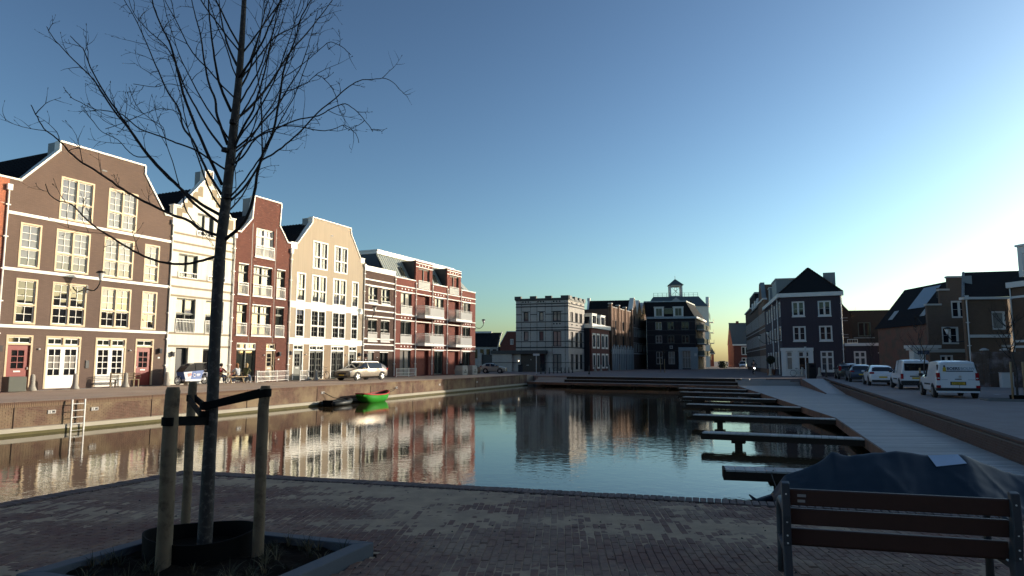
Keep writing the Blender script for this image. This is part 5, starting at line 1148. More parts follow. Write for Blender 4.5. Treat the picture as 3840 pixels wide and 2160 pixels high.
# ------------------------------------------------------------------ vehicles (local x forward, y left, z up, origin on the ground)
def paint(name, col, metal=0.0, rough=.28):
    m, nt, p = nodes_of(name); c = coords(nt)
    nt.links.new(mix_rgb(nt, ntex(nt, c, 1.5), tuple(x*.93 for x in col), col), p.inputs['Base Color'])
    p.inputs['Roughness'].default_value = rough; p.inputs['Metallic'].default_value = metal; p.inputs['Coat Weight'].default_value = .6; p.inputs['Coat Roughness'].default_value = .05
    return m
CARG = glass('car_glass', (.012,.013,.015), 1.6, .02)
LIGHTR = mat('tail_light_red', (.28,.012,.015), .2, .1, 6); LIGHTW = mat('headlight_glass', (.55,.56,.58), .12, .1, 6); PLATE = mat('yellow_plate', (.55,.36,.03), .5, .05)
BPLAST = mat('dark_bumper_plastic', (.02,.02,.022), .6, .1, 4)
def car(name, label, cat, P, heading, st, W, pnt, screen, rear, sides, wheels, wr=.31, rim=CHROME, group='parked cars', zbl=.55, roofp=None):
    """st: stations front to back (x, zbot, zbelt, zroof, belt half width share, roof half width share)"""
    t = thing(name, label, cat, P, math.pi/2 - heading, group); hw = W/2; rings = []
    for (x, zb, zk, zr_, wb, wt) in st:
        zm = zb + (zk-zb)*.55
        rings.append([(x,0,zb),(x,hw*.82*min(1,wb+.05),zb),(x,hw*.97*min(1,wb+.04),zb+.10),(x,hw*min(1,wb+.03),zm),(x,hw*wb*.985,zk),(x,hw*wt,zr_-.06 if zr_-zk > .2 else zr_-.01),(x,hw*wt*.72,zr_-.005),(x,0,zr_)])
    G = {'body': MB(), 'windscreen': MB(), 'rear_window': MB(), 'side': {}}
    def put(mb, quad):
        mb.add(quad, [(0,1,2,3)])
    for i in range(len(st)-1):
        for j in range(7):
            for s in (1, -1):
                a, b, c, d = rings[i][j], rings[i][j+1], rings[i+1][j+1], rings[i+1][j]
                q = [Vector((p[0], p[1]*s, p[2])) for p in ((a,b,c,d) if s == -1 else (d,c,b,a))]
                if j >= 5 and i in screen: put(G['windscreen'], q)
                elif j >= 5 and i in rear: put(G['rear_window'], q)
                elif j == 4 and i in sides: put(G['side'].setdefault((i, s), MB()), q)
                else: put(G['body'], q)
    for k, r in ((0, rings[0]), (-1, rings[-1])):
        loop = [Vector(p) for p in r] + [Vector((p[0],-p[1],p[2])) for p in r[-2:0:-1]]
        G['body'].add(loop, [tuple(range(len(loop))) if k == -1 else tuple(range(len(loop)-1,-1,-1))])
    bo = G['body'].build('body', pnt, t); me = bo.data
    bm = bmesh.new(); bm.from_mesh(me); bmesh.ops.remove_doubles(bm, verts=bm.verts, dist=.002); bmesh.ops.recalc_face_normals(bm, faces=bm.faces); bm.to_mesh(me); bm.free()
    me.polygons.foreach_set('use_smooth', [True]*len(me.polygons)); me.set_sharp_from_angle(angle=R(38))
    for k in ('windscreen', 'rear_window'):
        o = G[k].build(k, CARG, t, True)
    for (i, s), mb in sorted(G['side'].items()): mb.build('side_window', CARG, t)
    for x in wheels:
        for s in (1, -1):
            MB().disc((x, s*(hw-.05), wr+.02), 'y', wr*1.17, .13, 22).build('wheel_arch', BPLAST, t)
            w = MB().disc((x, s*(hw-.065), wr), 'y', wr, .2, 22).build('wheel', RUBBER, t, bevel=.02)
            y = s*(hw+.038); h = MB().disc((x, y, wr), 'y', wr*.68, .02, 20).build('rim', rim if rim is not CHROME else BPLAST, w)
            sp = MB()
            for k in range(5 if rim is CHROME else 0):
                a = k*2*math.pi/5; c_, s_ = math.cos(a), math.sin(a)
                sp.add([(x-.05*s_,y+s*.012,wr+.05*c_),(x+.05*s_,y+s*.012,wr-.05*c_),(x+c_*wr*.66+.045*s_,y+s*.012,wr+s_*wr*.66-.045*c_),(x+c_*wr*.66-.045*s_,y+s*.012,wr+s_*wr*.66+.045*c_)], [(0,1,2,3) if s > 0 else (3,2,1,0)])
            if sp.v: sp.disc((x,y+s*.012,wr),'y',.06,.02,10); sp.build('spokes', rim, w)
    return t
def bar(t, name, m, x0, x1, y0, y1, z0, z1, bevel=.012): return MB().box(min(x0,x1),max(x0,x1),min(y0,y1),max(y0,y1),z0,z1).build(name, m, t, bevel=bevel)
def mirrors(t, x, z, hw, m):
    for s in (1, -1): MB().box(x-.07,x+.05,s*hw if s > 0 else -hw-.2,hw+.2 if s > 0 else s*hw,z,z+.14).build('door_mirror', m, t, bevel=.03)
WHITEC = paint('white_car_paint', (.68,.70,.73)); BLACKC = paint('black_car_paint', (.028,.027,.026), .2); BLUEC = paint('dark_blue_car_paint', (.022,.035,.07), .3)
BEIGEC = paint('warm_silver_paint', (.15,.128,.103), .45, .38); CREAMC = paint('cream_car_paint', (.42,.38,.30)); GREYW = mat('steel_wheel_grey', (.22,.22,.225), .5, .1, 5, metal=.5)
HD = R(20.3); fx = Vector((math.sin(HD), math.cos(HD), 0)); lf = Vector((-fx.y, fx.x, 0))
def parked(rear_left, rear_axle, W):
    P = Vector((*rear_left,0)) - lf*(W/2) - fx*rear_axle; P.z = zr(P) - .006; return P
def van(label, P, W, L, Hh, kind):
    f = L/2; zb = .26
    st = [(f,.32,.62,.66,.72,.5),(f-.12,zb,.80,.86,.86,.66),(f-.45,zb,.92,1.00,.95,.78),(f-.95,zb,.98,1.10,.98,.82),(f-1.55,zb,1.00,Hh-.14,.99,.74),(f-2.05,zb,1.0,Hh-.03,1,.80),(f-2.12,zb,1.0,Hh-.025,1,.80),(f-2.85,zb,1.0,Hh,1,.82),(f-2.98,zb,1.0,Hh,1,.82),(-f+.42,zb,1.0,Hh-.01,1,.82),(-f+.30,zb,1.0,Hh-.02,1,.82),(-f+.06,.30,1.0,Hh-.06,.985,.80),(-f,.36,1.0,Hh-.13,.955,.77)]
    sides = (3,4,5,7) if kind == 'nv' else (3,4,5)
    t = car('delivery_van', label, 'van', P, HD, st, W, WHITEC, (3,), (), sides, (f-.82,-f+.78), .315, GREYW)
    hw = W/2; r = -f
    bar(t,'rear_bumper', BPLAST, r-.05, r+.3, -hw*.985, hw*.985, .36, .50 if kind == 'kangoo' else .56); bar(t,'bumper_skirt', WHITEC if kind == 'kangoo' else BPLAST, r-.03, r+.25, -hw*.96, hw*.96, .27, .357)
    for s in (1, -1):
        if kind == 'kangoo':
            bar(t,'tail_light', LIGHTR, r-.02, r+.13, s*hw*.80, s*hw*.965, .86, 1.22); bar(t,'tail_light_lens', LIGHTW, r-.026, r+.05, s*hw*.82, s*hw*.93, .93, .99); bar(t,'reflector', LIGHTR, r-.056, r+.1, s*hw*.80, s*hw*.99, .50, .62)
            bar(t,'quarter_glass', CARG, r+.06, r+.2, s*hw*.86, s*hw*.90, 1.2, 1.62)
        else: bar(t,'tail_light', LIGHTR, r-.02, r+.16, s*hw*.84, s*hw*1.0, .66, .98)
        bar(t,'rub_strip', BPLAST, -.75, .45, s*(hw-.01), s*(hw+.02), .60, .68); bar(t,'door_handle', BPLAST, .28, .42, s*hw*.97, s*(hw+.01), .98, 1.02)
    mirrors(t, f-1.3, 1.02, hw*.99, BPLAST)
    def rear_text(body, size, y, z, m, nm, b=0): return text_mesh(body, size, nm, m, t, Matrix.Translation((r-.006,y,z)) @ Matrix(((0,0,-1,0),(-1,0,0,0),(0,1,0,0),(0,0,0,1))), b)
    if kind == 'kangoo':
        DKT = mat('dark_lettering', (.045,.055,.085), .6); GRT = mat('grey_blue_lettering', (.30,.36,.43), .6); YEL = mat('yellow_logo', (.50,.33,.03), .6)
        rear_text('BOERS', .185, .43, 1.36, DKT, 'lettering', .006); rear_text('BOUW', .185, -.14, 1.36, GRT, 'lettering', .006)
        bar(t,'lettering_bar', DKT, r-.008, r-.003, -.66, .52, 1.275, 1.325, 0); bar(t,'logo', YEL, r-.008, r-.003, .46, .60, 1.28, 1.42, 0); MB().add([(r-.008,.60,1.42),(r-.008,.46,1.42),(r-.008,.48,1.50),(r-.008,.58,1.50)], [(0,1,2,3)]).build('logo_figure', YEL, t); MB().disc((r-.008,.53,1.54),'x',.045,.006,10).build('logo_head', DKT, t)
        pl = bar(t,'number_plate', PLATE, r-.02, r-.004, -.30, .26, .66, .77, 0); rear_text('V-759-VD', .10, .22, .675, BLACKM, 'plate_characters').location = (-.016,0,0)
        bar(t,'plate_recess', BPLAST, r-.004, r+.01, -.34, .32, .63, .80); bar(t,'rear_handle', BPLAST, r-.02, r, -.16, .12, .90, .935); MB().disc((r-.005,0-.10,1.04),'x',.06,.02,14).build('maker_badge', CHROME, t)
        bar(t,'model_script', GRT, r-.006, r-.002, -.72, -.42, .88, .905, 0); bar(t,'model_script', GRT, r-.006, r-.002, .42, .68, .88, .905, 0); bar(t,'high_brake_light', BPLAST, r+.06, r+.12, -.14, .14, Hh-.10, Hh-.06)
        bar(t,'door_seam', BPLAST, r-.003, r+.0, -.008-.06, .008-.06, .5, .64, 0); bar(t,'rear_panel_frame', ZINCW, r-.004, r-.001, -.70, .66, 1.60, 1.61, 0)
        for k in (1,):
            text_mesh('BOERSBOUW', .11, 'side_lettering', GRT, t, Matrix.Translation((.05,hw*.895,1.26)) @ Matrix.Rotation(R(-14),4,'X') @ Matrix(((-1,0,0,-.0),(0,0,1,.0),(0,1,0,0),(0,0,0,1))))
    else:
        bar(t,'rear_glass', CARG, r-.012, r+.02, -.66, .66, 1.16, 1.62, .03); bar(t,'high_brake_light', LIGHTR, r+.04, r+.1, -.12, .12, Hh-.11, Hh-.07)
        bar(t,'plate_garnish', BPLAST, r-.02, r+.01, -.38, .38, .80, .86); bar(t,'number_plate', PLATE, r-.018, r-.002, -.26, .26, .66, .77, 0); bar(t,'maker_badge', CHROME, r-.012, r, -.06, .06, .9, .98)
    return t
van('white panel van with dark lettering across its rear door', parked((20.85,33.9), -1.32, 1.82), 1.82, 4.2, 1.82, 'kangoo')
van('white van with a large dark rear window, ahead of the lettered van', parked((24.35,43.0), -1.42, 1.72), 1.72, 4.4, 1.86, 'nv')
def hatch(label, P, W, L, Hh, pnt, rim, estate=False, plate=True, tl=(.84,1.0,.80,.98), heading=HD, name='parked_car', spoiler=True, group='parked cars', belt=.92):
    f = L/2; zb = .22; wb = .985
    if estate: tail = [(-f+1.35,zb,belt+.02,Hh,1,.74),(-f+.75,zb,belt+.03,Hh-.03,.99,.73),(-f+.18,zb+.04,belt+.04,Hh-.22,.965,.70),(-f+.03,.30,belt,belt+.06,.93,.78),(-f,.34,.74,.78,.90,.80)]; rear = (len(tail)+3,)
    else: tail = [(-f+1.30,zb,belt+.02,Hh-.005,1,.74),(-f+.80,zb,belt+.04,Hh-.06,.99,.72),(-f+.50,zb,belt+.05,Hh-.13,.985,.71),(-f+.08,.27,belt+.04,belt+.10,.945,.80),(-f,.34,.72,.78,.90,.80)]; rear = (len(tail)+3,)
    st = [(f,.30,.60,.64,.74,.60),(f-.10,.22,.74,.78,.88,.74),(f-.5,zb,.84,.89,.96,.82),(f-1.02,zb,.91,.985,.99,.84),(f-1.80,zb,belt,Hh-.08,1,.72),(f-2.2,zb,belt,Hh,1,.74),(f-2.28,zb,belt,Hh,1,.74)] + tail
    n = len(st); t = car(name, label, 'car', P, heading, st, W, pnt, (3,), (n-3,), (3,4,6,7), (f-.86,-f+.80), .32, rim, group)
    hw = W/2; r = -f
    for s in (1, -1):
        bar(t,'tail_light', LIGHTR, r-.0, r+.26, s*hw*tl[0]*.78, s*hw*tl[1]*.965, tl[2], tl[3]); bar(t,'headlight', LIGHTW, f-.28, f-.08, s*hw*.60, s*hw*.90, .66, .76)
        bar(t,'door_handle', BPLAST, -.15, 0, s*hw*.98, s*(hw+.012), .80, .83)
    bar(t,'rear_bumper', BPLAST, r-.015, r+.2, -hw*.84, hw*.84, .26, .42); bar(t,'front_bumper', BPLAST, f-.18, f+.01, -hw*.66, hw*.66, .28, .40); bar(t,'grille', BPLAST, f-.09, f+.005, -hw*.5, hw*.5, .48, .62)
    if plate: bar(t,'number_plate', PLATE, r-.012, r+.02, -.26, .26, .56, .67, 0); bar(t,'number_plate', PLATE, f-.0, f+.02, -.26, .26, .38, .47, 0)
    mirrors(t, f-1.5, .93, hw*.98, pnt); return t
hatch('white hatchback parked in front of the white vans', parked((25.65,49.2), -1.25, 1.73), 1.73, 4.06, 1.45, WHITEC, GREYW, tl=(.84,1.0,.84,.97))
hatch('dark blue hatchback between the white hatchback and the black estate', parked((28.3,57.3), -1.35, 1.79), 1.79, 4.3, 1.45, BLUEC, CHROME, tl=(.84,1.0,.82,.92))
hatch('black estate car at the head of the parked line', parked((30.7,64.3), -1.5, 1.86), 1.86, 4.6, 1.50, BLACKC, CHROME, True, tl=(.95,1.02,.80,1.25))
# silver estate on the sunlit quay, nose towards the viewer
hd_est = math.atan2(-DV.x-.10, -DV.y)
est = hatch('silver estate car parked nose forward on the sunlit street', Vector((-12.5,56.7,.02)), 1.83, 4.69, 1.47, BEIGEC, CHROME, True, heading=hd_est, name='estate_car', group='cars by the left row')
for s in (1, -1): MB().tube([(.55,s*.62,1.46),(.3,s*.62,1.50),(-1.2,s*.60,1.49),(-1.4,s*.6,1.44)], .022, 6).build('roof_rail', CHROME, est)
hatch('small cream car parked crosswise beyond the apartment block', Vector((-2.6,96.5,-.1)), 1.69, 3.7, 1.41, CREAMC, CHROME, False, heading=R(97), name='small_car', group='cars by the left row')
van2 = hatch('distant white car standing in the sun at the end of the street', Vector((61.0,180,SQZ)), 1.8, 4.2, 1.75, WHITEC, GREYW, True, heading=R(200), name='distant_car', group='cars at the street end')
# ------------------------------------------------------------------ boats
def hull(L, B, Hh, n=18, m=7, zb=-.18, fine=.55, transom=.5):
    V = []; F = []
    for i in range(n+1):
        t = i/n; x = -L/2 + L*t
        w = B/2*(transom + (1-transom)*math.sin(min(1,t/.55)*math.pi/2)) * (1 if t < .55 else max(.02, 1-((t-.55)/.45)**2.0))
        sheer = Hh + .16*max(0,(t-.5)/.5)**2 + .10*(1-t)**2; keel = zb + .32*max(0,(t-.78)/.22)**1.6
        for j in range(-m, m+1):
            a = j/m; y = w*math.copysign(abs(a)**.7, a); z = keel + (sheer-keel)*abs(a)**(2.2); V.append((x,y,z))
    k = 2*m+1
    for i in range(n):
        for j in range(k-1): F.append((i*k+j, i*k+j+1, (i+1)*k+j+1, (i+1)*k+j))
    F.append(tuple(range(k))); return V, F, k
def round_hull(L, B, Hh, n=22, m=8):
    V = []; F = []
    for i in range(n+1):
        t = i/n; x = -L/2+L*t; e = abs(2*t-1); w = B/2*max(.03, (1-e**2.4)**.75)*(1 if t > .5 else 1) + (.22*B*(1-t)**6); sheer = Hh + (.20 if t > .5 else .12)*e**2.2; keel = -.14 + (sheer*.72+.14)*e**(4 if t < .5 else 3.2)
        for j in range(-m, m+1):
            a = j/m; V.append((x, w*math.sin(a*math.pi/2), keel + (sheer-keel)*abs(a)**2.4))
    k = 2*m+1
    for i in range(n):
        for j in range(k-1): F.append((i*k+j, i*k+j+1, (i+1)*k+j+1, (i+1)*k+j))
    F.append(tuple(range(k))); return V, F, k
gb = thing('rowing_boat', 'small bright green rowing boat with red rim moored at the sunlit quay wall', 'boat', (-9.62,47.75,WZ+.02), R(90-21)+R(4))
V, F, k = round_hull(3.9, 1.35, .50); b = MB(); b.add(V, F); GREEN = mat('green_hull_paint', (.035,.30,.025), .3, .1, 2); b.build('hull', GREEN, gb, True)
rim = MB()
for s in (0, k-1): rim.tube([V[i*k+s] for i in range(23)], .045, 6)
rim.tube([V[0], V[k-1]], .045, 6); rim.build('rim', mat('red_rim_paint', (.55,.06,.05), .4), gb)
inn = MB(); inn.add([(p[0]*.97,p[1]*.93,max(p[2],-.02)+.01) for p in V], [f[::-1] for f in F[:-1]]); inn.build('inside', mat('boat_inside', (.11,.03,.025), .6), gb)
for x in (-.7, .35): MB().box(x-.12,x+.12,-.52,.52,.24,.28).build('thwart', REDDOOR, gb)
kb = thing('rubber_dinghy', 'low dark inflatable dinghy moored behind the green rowing boat', 'boat', (-11.25,44.05,WZ+.02), R(90-21)+R(6))
t_ = MB(); pts = [(-1.2,-.45,.12),(.8,-.45,.14),(1.3,-.25,.22),(1.45,0,.26),(1.3,.25,.22),(.8,.45,.14),(-1.2,.45,.12)]; t_.tube(pts, .16, 10); t_.build('tube', mat('dark_rubber', (.02,.024,.022), .5), kb, True); MB().box(-1.15,.9,-.4,.4,.0,.05).build('floor', BLACKP, kb); MB().box(-1.15,-1.08,-.35,.35,0,.35).build('transom', BLACKP, kb)
ROPE = mat('dark_rope', (.03,.024,.018), .9)
qn = Vector((qdir.y,-qdir.x,0))
def qpt(a, out, z): p = Q0 + qdir*a + qn*out; return (p.x, p.y, z)
tag(MB().tube([qpt(19.6,.02,-.44),qpt(20.2,.35,-.78),qpt(21.0,.75,-.98)], .025, 6).build('mooring_rope', ROPE), 'dark mooring rope slanting from the quay wall to the dinghy', 'rope')
tag(MB().tube([qpt(28.7,.02,-.44),qpt(27.4,.5,-.60),qpt(26.2,.9,-.66)], .02, 6).build('mooring_rope', ROPE), 'thin mooring rope from the green boat bow to the quay wall', 'rope')
# covered boat beside the platform: a tarpaulin draped over a ridge
cbt = thing('covered_boat', 'open boat under a dark blue tarpaulin behind the park bench', 'boat', (6.65,10.1,WZ), math.atan2(rdir.y, rdir.x))
V, F, k = hull(5.2, 1.9, .66, 22, 8, -.2, .5, .75); hb = MB(); hb.add([(-x,y,z) for x,y,z in V], [f[::-1] for f in F]); hb.build('hull', mat('dark_hull', (.025,.028,.03), .5), cbt, True)
TARP = mat('blue_tarpaulin', (.010,.023,.036), .5, .2, 1.2, .25, 3.5, spec=.5)
ridge = [(-2.78,.66),(-2.66,.82),(-2.5,1.05),(-2.05,1.22),(-1.82,1.38),(-1.55,1.38),(-.93,1.47),(-.45,1.41),(-.05,1.44),(.2,1.33),(.5,1.20),(.75,1.17),(1.4,1.1),(2.2,1.05),(3.1,.8)]
def rz_(x):
    for (a, za), (b_, zb_) in zip(ridge, ridge[1:]):
        if x <= b_: return za + (zb_-za)*(x-a)/(b_-a)
    return ridge[-1][1]
def tarp_z(x, a):
    zr1 = rz_(x); side = .60 + .05*math.sin(x*3.1+1.3); drop = abs(a)**1.2; z = zr1*(1-drop) + side*drop
    if abs(a) > .86: z -= (abs(a)-.86)*2.2*(.5+.35*math.sin(x*2.3+(2 if a > 0 else 0)))
    sag = .5-.5*math.cos(2*math.pi*((x+2.3)/1.05))                       # cloth hangs between the hoops
    z -= .055*sag*math.sin(math.pi*min(1,abs(a)*1.1))*1.2
    cr = 1-abs(math.sin(4.1*x+2.6*a+1.3*math.sin(2*x+a)))                # sharp pulled creases
    z += .034*cr**5*(.25+abs(a)) + .022*(1-abs(math.sin(9*x-3.5*a)))**6*abs(a)
    return z + .018*noise.noise(Vector((x*2.2,a*3.4,1.7))) + .010*noise.noise(Vector((x*6,a*8,5))) + .035*math.exp(-((x+1.82)/.12)**2)*(1-abs(a))
def tarp_hw(x):
    hw = 1.12*min(1, .22+(max(0,x+2.75)/1.3)**.7*.85) if x < -1.4 else 1.12
    return hw*(1 if x < 2.3 else 1-.18*(x-2.3))
tv, tf = [], []; NX, NY = 170, 60
for i in range(NX+1):
    x = -2.72 + 5.85*i/NX
    for j in range(NY+1):
        a = -1+2*j/NY; tv.append((x, a*tarp_hw(x), tarp_z(x, a)))
for i in range(NX):
    for j in range(NY): tf.append((i*(NY+1)+j, (i+1)*(NY+1)+j, (i+1)*(NY+1)+j+1, i*(NY+1)+j+1))
tb = MB(); tb.add(tv, tf); to = tb.build('tarpaulin', TARP, cbt, True)
so_ = to.modifiers.new('s','SOLIDIFY'); so_.thickness = .008
MB().add([(x_, a_*1.12, tarp_z(x_, a_)+.022) for x_, a_ in ((-.47,-.20),(-.08,-.20),(-.13,-.03),(-.52,-.03))], [(0,1,2,3)]).build('white_patch', mat('white_sheet', (.50,.58,.70), .6), to)
MB().tube([(-2.72,-.1,.70),(-2.95,-.2,.66),(-3.05,-.25,.76)], [.06,.04,.012], 8).build('tarp_tail', TARP, to, True)
MB().tube([(-.9,-1.02,.52),(0,-1.06,.45),(1.0,-1.05,.50)], .03, 8).build('cover_rope', mat('pale_rope', (.30,.27,.23), .9), cbt)
MB().tube([(2.2,-1.02,.55),(3.2,-.95,.62)], .05, 8).build('fender', METALW, cbt)
tag(MB().tube([(5.6,14.85,DKZ+.01),(5.5,14.7,DKZ-.05),(5.0,13.0,-.98),(4.2,11.1,-.68)], .012, 6).build('mooring_line', ROPE), 'thin line hanging from the nearest jetty to the covered boat', 'rope')
# ------------------------------------------------------------------ park bench
bn = thing('park_bench', 'park bench with red brown slats and grey cast metal ends in the foreground', 'bench', (0,0,0))
BL, BR_ = Vector((1.885,4.80,0)), Vector((1.885,4.80,0)) + rdir*1.35; bd = (BR_-BL).normalized(); bl_ = (BR_-BL).length
bn.location = BL; bn.rotation_euler = (0,0,math.atan2(bd.y,bd.x))         # local x along, +y away from the viewer (the seat side)
SLAT = mat('red_brown_slat', (.052,.022,.016), .5, .3, 5, .1, 30, spec=.5); IRON = mat('grey_cast_metal', (.055,.062,.072), .5, .15, 6, .1, 80, metal=.2)
for z, yy in ((.625,-.004),(.49,.03),(.35,.062)):
    s_ = MB().box(.02,bl_-.02,yy-.016,yy+.016,z-.055,z+.055).build('back_slat', SLAT, bn, bevel=.008)
for i in range(4): MB().box(.02,bl_-.02,.10+i*.105,.19+i*.105,.275,.305).build('seat_slat', SLAT, bn, bevel=.008)
for x in (0, bl_):
    e = MB()
    prof = [(-.02,.72),(.03,.73),(.05,.45),(.10,.27),(.06,.10),(.03,0),(-.05,0),(-.02,.15),(.0,.30),(-.03,.5)]
    e.add([(x-.026,y-.03,z) for y,z in prof] + [(x+.026,y-.03,z) for y,z in prof], [tuple(range(10)), tuple(range(19,9,-1))] + [(i,(i+1)%10,10+(i+1)%10,10+i)[::-1] for i in range(10)])
    eo = e.build('bench_end', IRON, bn, bevel=.006)
    MB().tube([(x,.47,0),(x,.46,.2),(x,.47,.40),(x,.45,.50),(x,.36,.545),(x,.2,.54),(x,.05,.5)], [.028,.026,.024,.024,.024,.024,.022], 8).build('arm_and_leg', IRON, eo, True)
    MB().box(x-.02,x+.02,.0,.5,.235,.272).build('seat_rail', IRON, eo)
    for z in (.65,.6,.515,.465,.375,.325): MB().disc((x,-.052,z),'y',.006,.006,8).build('bolt', METALW, eo)
for z in (.638,.602): MB().box(.075,.075+(.055 if z > .62 else .048),-.0225,-.0205,z-.009,z+.009).build('plaque', mat('plaque_metal', (.30,.29,.28), .5) if 'plaque_metal' not in MATS else MATS['plaque_metal'], bn)
# ------------------------------------------------------------------ planter, tree collar, stakes
PC = sum(PL, Vector())/4
pt = thing('planter', 'low blue grey kerb planter round the bare young tree', 'planter', (0,0,0))
KB = mat('blue_grey_kerb', (.10,.115,.13), .75, .15, 3, .2, 60)
inner = [PC + (p-PC)*.86 for p in PL]
for i in range(4):
    a, b = PL[i], PL[(i+1)%4]; c, d = inner[(i+1)%4], inner[i]
    MB().slab([(a.x,a.y),(b.x,b.y),(c.x,c.y),(d.x,d.y)], -.05, .095).build('kerb', KB, pt, bevel=.008)
SOIL = mat('planter_soil', (.020,.015,.011), .95, .5, 12, .9, 40, spec=.05)
sv, sf_ = [], []; N_ = 36
for i in range(N_+1):
    for j in range(N_+1):
        p = (inner[0]*(1-i/N_)+inner[3]*(i/N_))*(1-j/N_) + (inner[1]*(1-i/N_)+inner[2]*(i/N_))*(j/N_)
        sv.append((p.x,p.y,.035+.035*noise.fractal(Vector((p.x*5,p.y*5,0)),.7,2,4)))
for i in range(N_):
    for j in range(N_): sf_.append((i*(N_+1)+j,(i+1)*(N_+1)+j,(i+1)*(N_+1)+j+1,i*(N_+1)+j+1)[::-1])
sb_ = MB(); sb_.add(sv, sf_); sb_.build('soil', SOIL, pt, True)
TB = Vector((-2.50,5.60,0))
random.seed(11)
def tuft(label, P, n=13, hgt=.16):
    t = thing('grass_tuft', label, 'grass tuft', P, random.uniform(0,6), 'grass tufts in the planter'); b = MB()
    for _ in range(n):
        a = random.uniform(0,2*math.pi); l = hgt*random.uniform(.5,1.15); d = Vector((math.cos(a),math.sin(a),0)); s = Vector((-d.y,d.x,0))*random.uniform(.0022,.0038); o = d*random.uniform(0,.03)
        lean = random.uniform(.35,.95); pts = [o + d*l*lean*u**1.6 + Vector((0,0,l*(u-.62*lean*u*u))) for u in (0,.3,.6,.85,1)]
        vs = []
        for i, p in enumerate(pts): w = s*(1-.8*i/4); vs += [p-w, p+w]
        b.add(vs, [(2*i,2*i+1,2*i+3,2*i+2) for i in range(4)])
    b.build('blades', random.choice(GRASS), t); return t
GRASS = [mat('dry_grass_a', (.06,.055,.026), .8, .4, 12), mat('dry_grass_b', (.13,.105,.055), .8, .4, 12), mat('green_grass', (.03,.035,.016), .8, .3, 12)]
cnt = 0
while cnt < 48:
    u, v = random.random(), random.random(); p = (inner[0]*(1-u)+inner[3]*u)*(1-v) + (inner[1]*(1-u)+inner[2]*u)*v
    if (p-TB).length < .52: continue
    tuft('small arching tuft of dry grass in the tree planter', (p.x,p.y,.04)); cnt += 1
# collar
cl = thing('tree_collar', 'black plastic root collar standing round the tree trunk', 'collar', (TB.x,TB.y,0))
cb_ = MB(); n = 40; vs = []
for i in range(n):
    a = 2*math.pi*i/n; rr = .40*(1+.03*math.sin(3*a)); x, y = rr*math.cos(a)*1.05, rr*math.sin(a)*.95; zt = .20+.015*math.sin(2*a+.6)
    vs += [(x,y,.0),(x*1.02,y*1.02,zt),(x*.985,y*.985,zt),(x*.97,y*.97,.0)]
fs = []
for i in range(n):
    a, b = i*4, ((i+1)%n)*4
    for q in range(3): fs.append((a+q,b+q,b+q+1,a+q+1))
cb_.add(vs, fs); cb_.build('band', BLACKP, cl, True, auto=50); MB().lathe([(.36,.06),(.36,.075),(0,.085)], (0,0,0), 24).build('collar_shade', mat('collar_shade_black', (.010,.008,.006), .95, .5, 20, .8, 50, spec=.05), cl)  # near-black disc puts the shade inside the collar in as colour
STK = mat('round_stake_wood', (.22,.165,.105), .85, .45, 5, .5, 25, spec=.15, stain=(7,.5,.72,(.05,.036,.026)))
stakes = [((-2.58,5.20),(-2.575,5.20),'thick round wooden tree stake nearest the viewer',.055),((-3.08,6.59),(-3.075,6.59),'round wooden tree stake behind the trunk',.041),((-1.985,5.48),(-1.975,5.48),'round wooden tree stake right of the trunk',.043)]
for (a, b, lab, r_) in stakes:
    s_ = thing('tree_stake', lab, 'stake', (a[0],a[1],0), 0, 'tree stakes')
    MB().tube([(0,0,-.05),(.002,0,.4),(-.003,.002,.8),(0,0,1.2),(b[0]-a[0],0,1.325),(b[0]-a[0],0,1.355)], [r_*1.05,r_,r_*1.02,r_*.96,r_*.94,r_*.78], 14).build('post', STK, s_, True, auto=50)
def strap(label, pts, w=.062):
    t = thing('tree_strap', label, 'strap', (0,0,0), 0, 'black tree straps'); b = MB(); pts = [Vector(p) for p in pts]
    vs = []
    for i, p in enumerate(pts):
        d = (pts[min(i+1,len(pts)-1)]-pts[max(i-1,0)]); d.z = 0; d.normalize(); nn = Vector((-d.y,d.x,0))*.005
        vs += [p-nn+Vector((0,0,-w/2)), p+nn+Vector((0,0,-w/2)), p+nn+Vector((0,0,w/2)), p-nn+Vector((0,0,w/2))]
    fs = [(0,1,2,3)]
    for i in range(len(pts)-1):
        for q in range(4): fs.append((i*4+q,i*4+(q+1)%4,i*4+4+(q+1)%4,i*4+4+q))
    b.add(vs, fs); b.build('band', BLACKP, t); return t
def wrap(c, r, a0, a1, z, n=9): return [(c[0]+r*math.cos(a0+(a1-a0)*i/n), c[1]+r*math.sin(a0+(a1-a0)*i/n), z) for i in range(n+1)]
trunk_at = lambda z: Vector((TB.x+.012*z, TB.y, z))
ta = trunk_at(1.1)
strap('black rubber strap from the near stake to the trunk', wrap((-2.58,5.20), .060, R(150), R(300), 1.10) + [(ta.x+.02,ta.y-.056,1.07)] + wrap((ta.x,ta.y), .056, R(-60), R(95), 1.07) + [(-2.62,5.27,1.10)])
strap('black rubber strap from the right stake to the trunk', wrap((-1.98,5.48), .048, R(80), R(-70), 1.30) + [(ta.x+.05,ta.y-.056,1.20)] + wrap((ta.x+.003,ta.y), .056, R(-80), R(-250), 1.19) + [(-2.04,5.53,1.30)])
strap('black rubber strap from the rear stake to the trunk', wrap((-3.075,6.59), .047, R(60), R(250), 1.20) + [(ta.x-.056,ta.y+.01,1.12)] + wrap((ta.x,ta.y), .057, R(190), R(380), 1.12) + [(-3.03,6.55,1.20)])
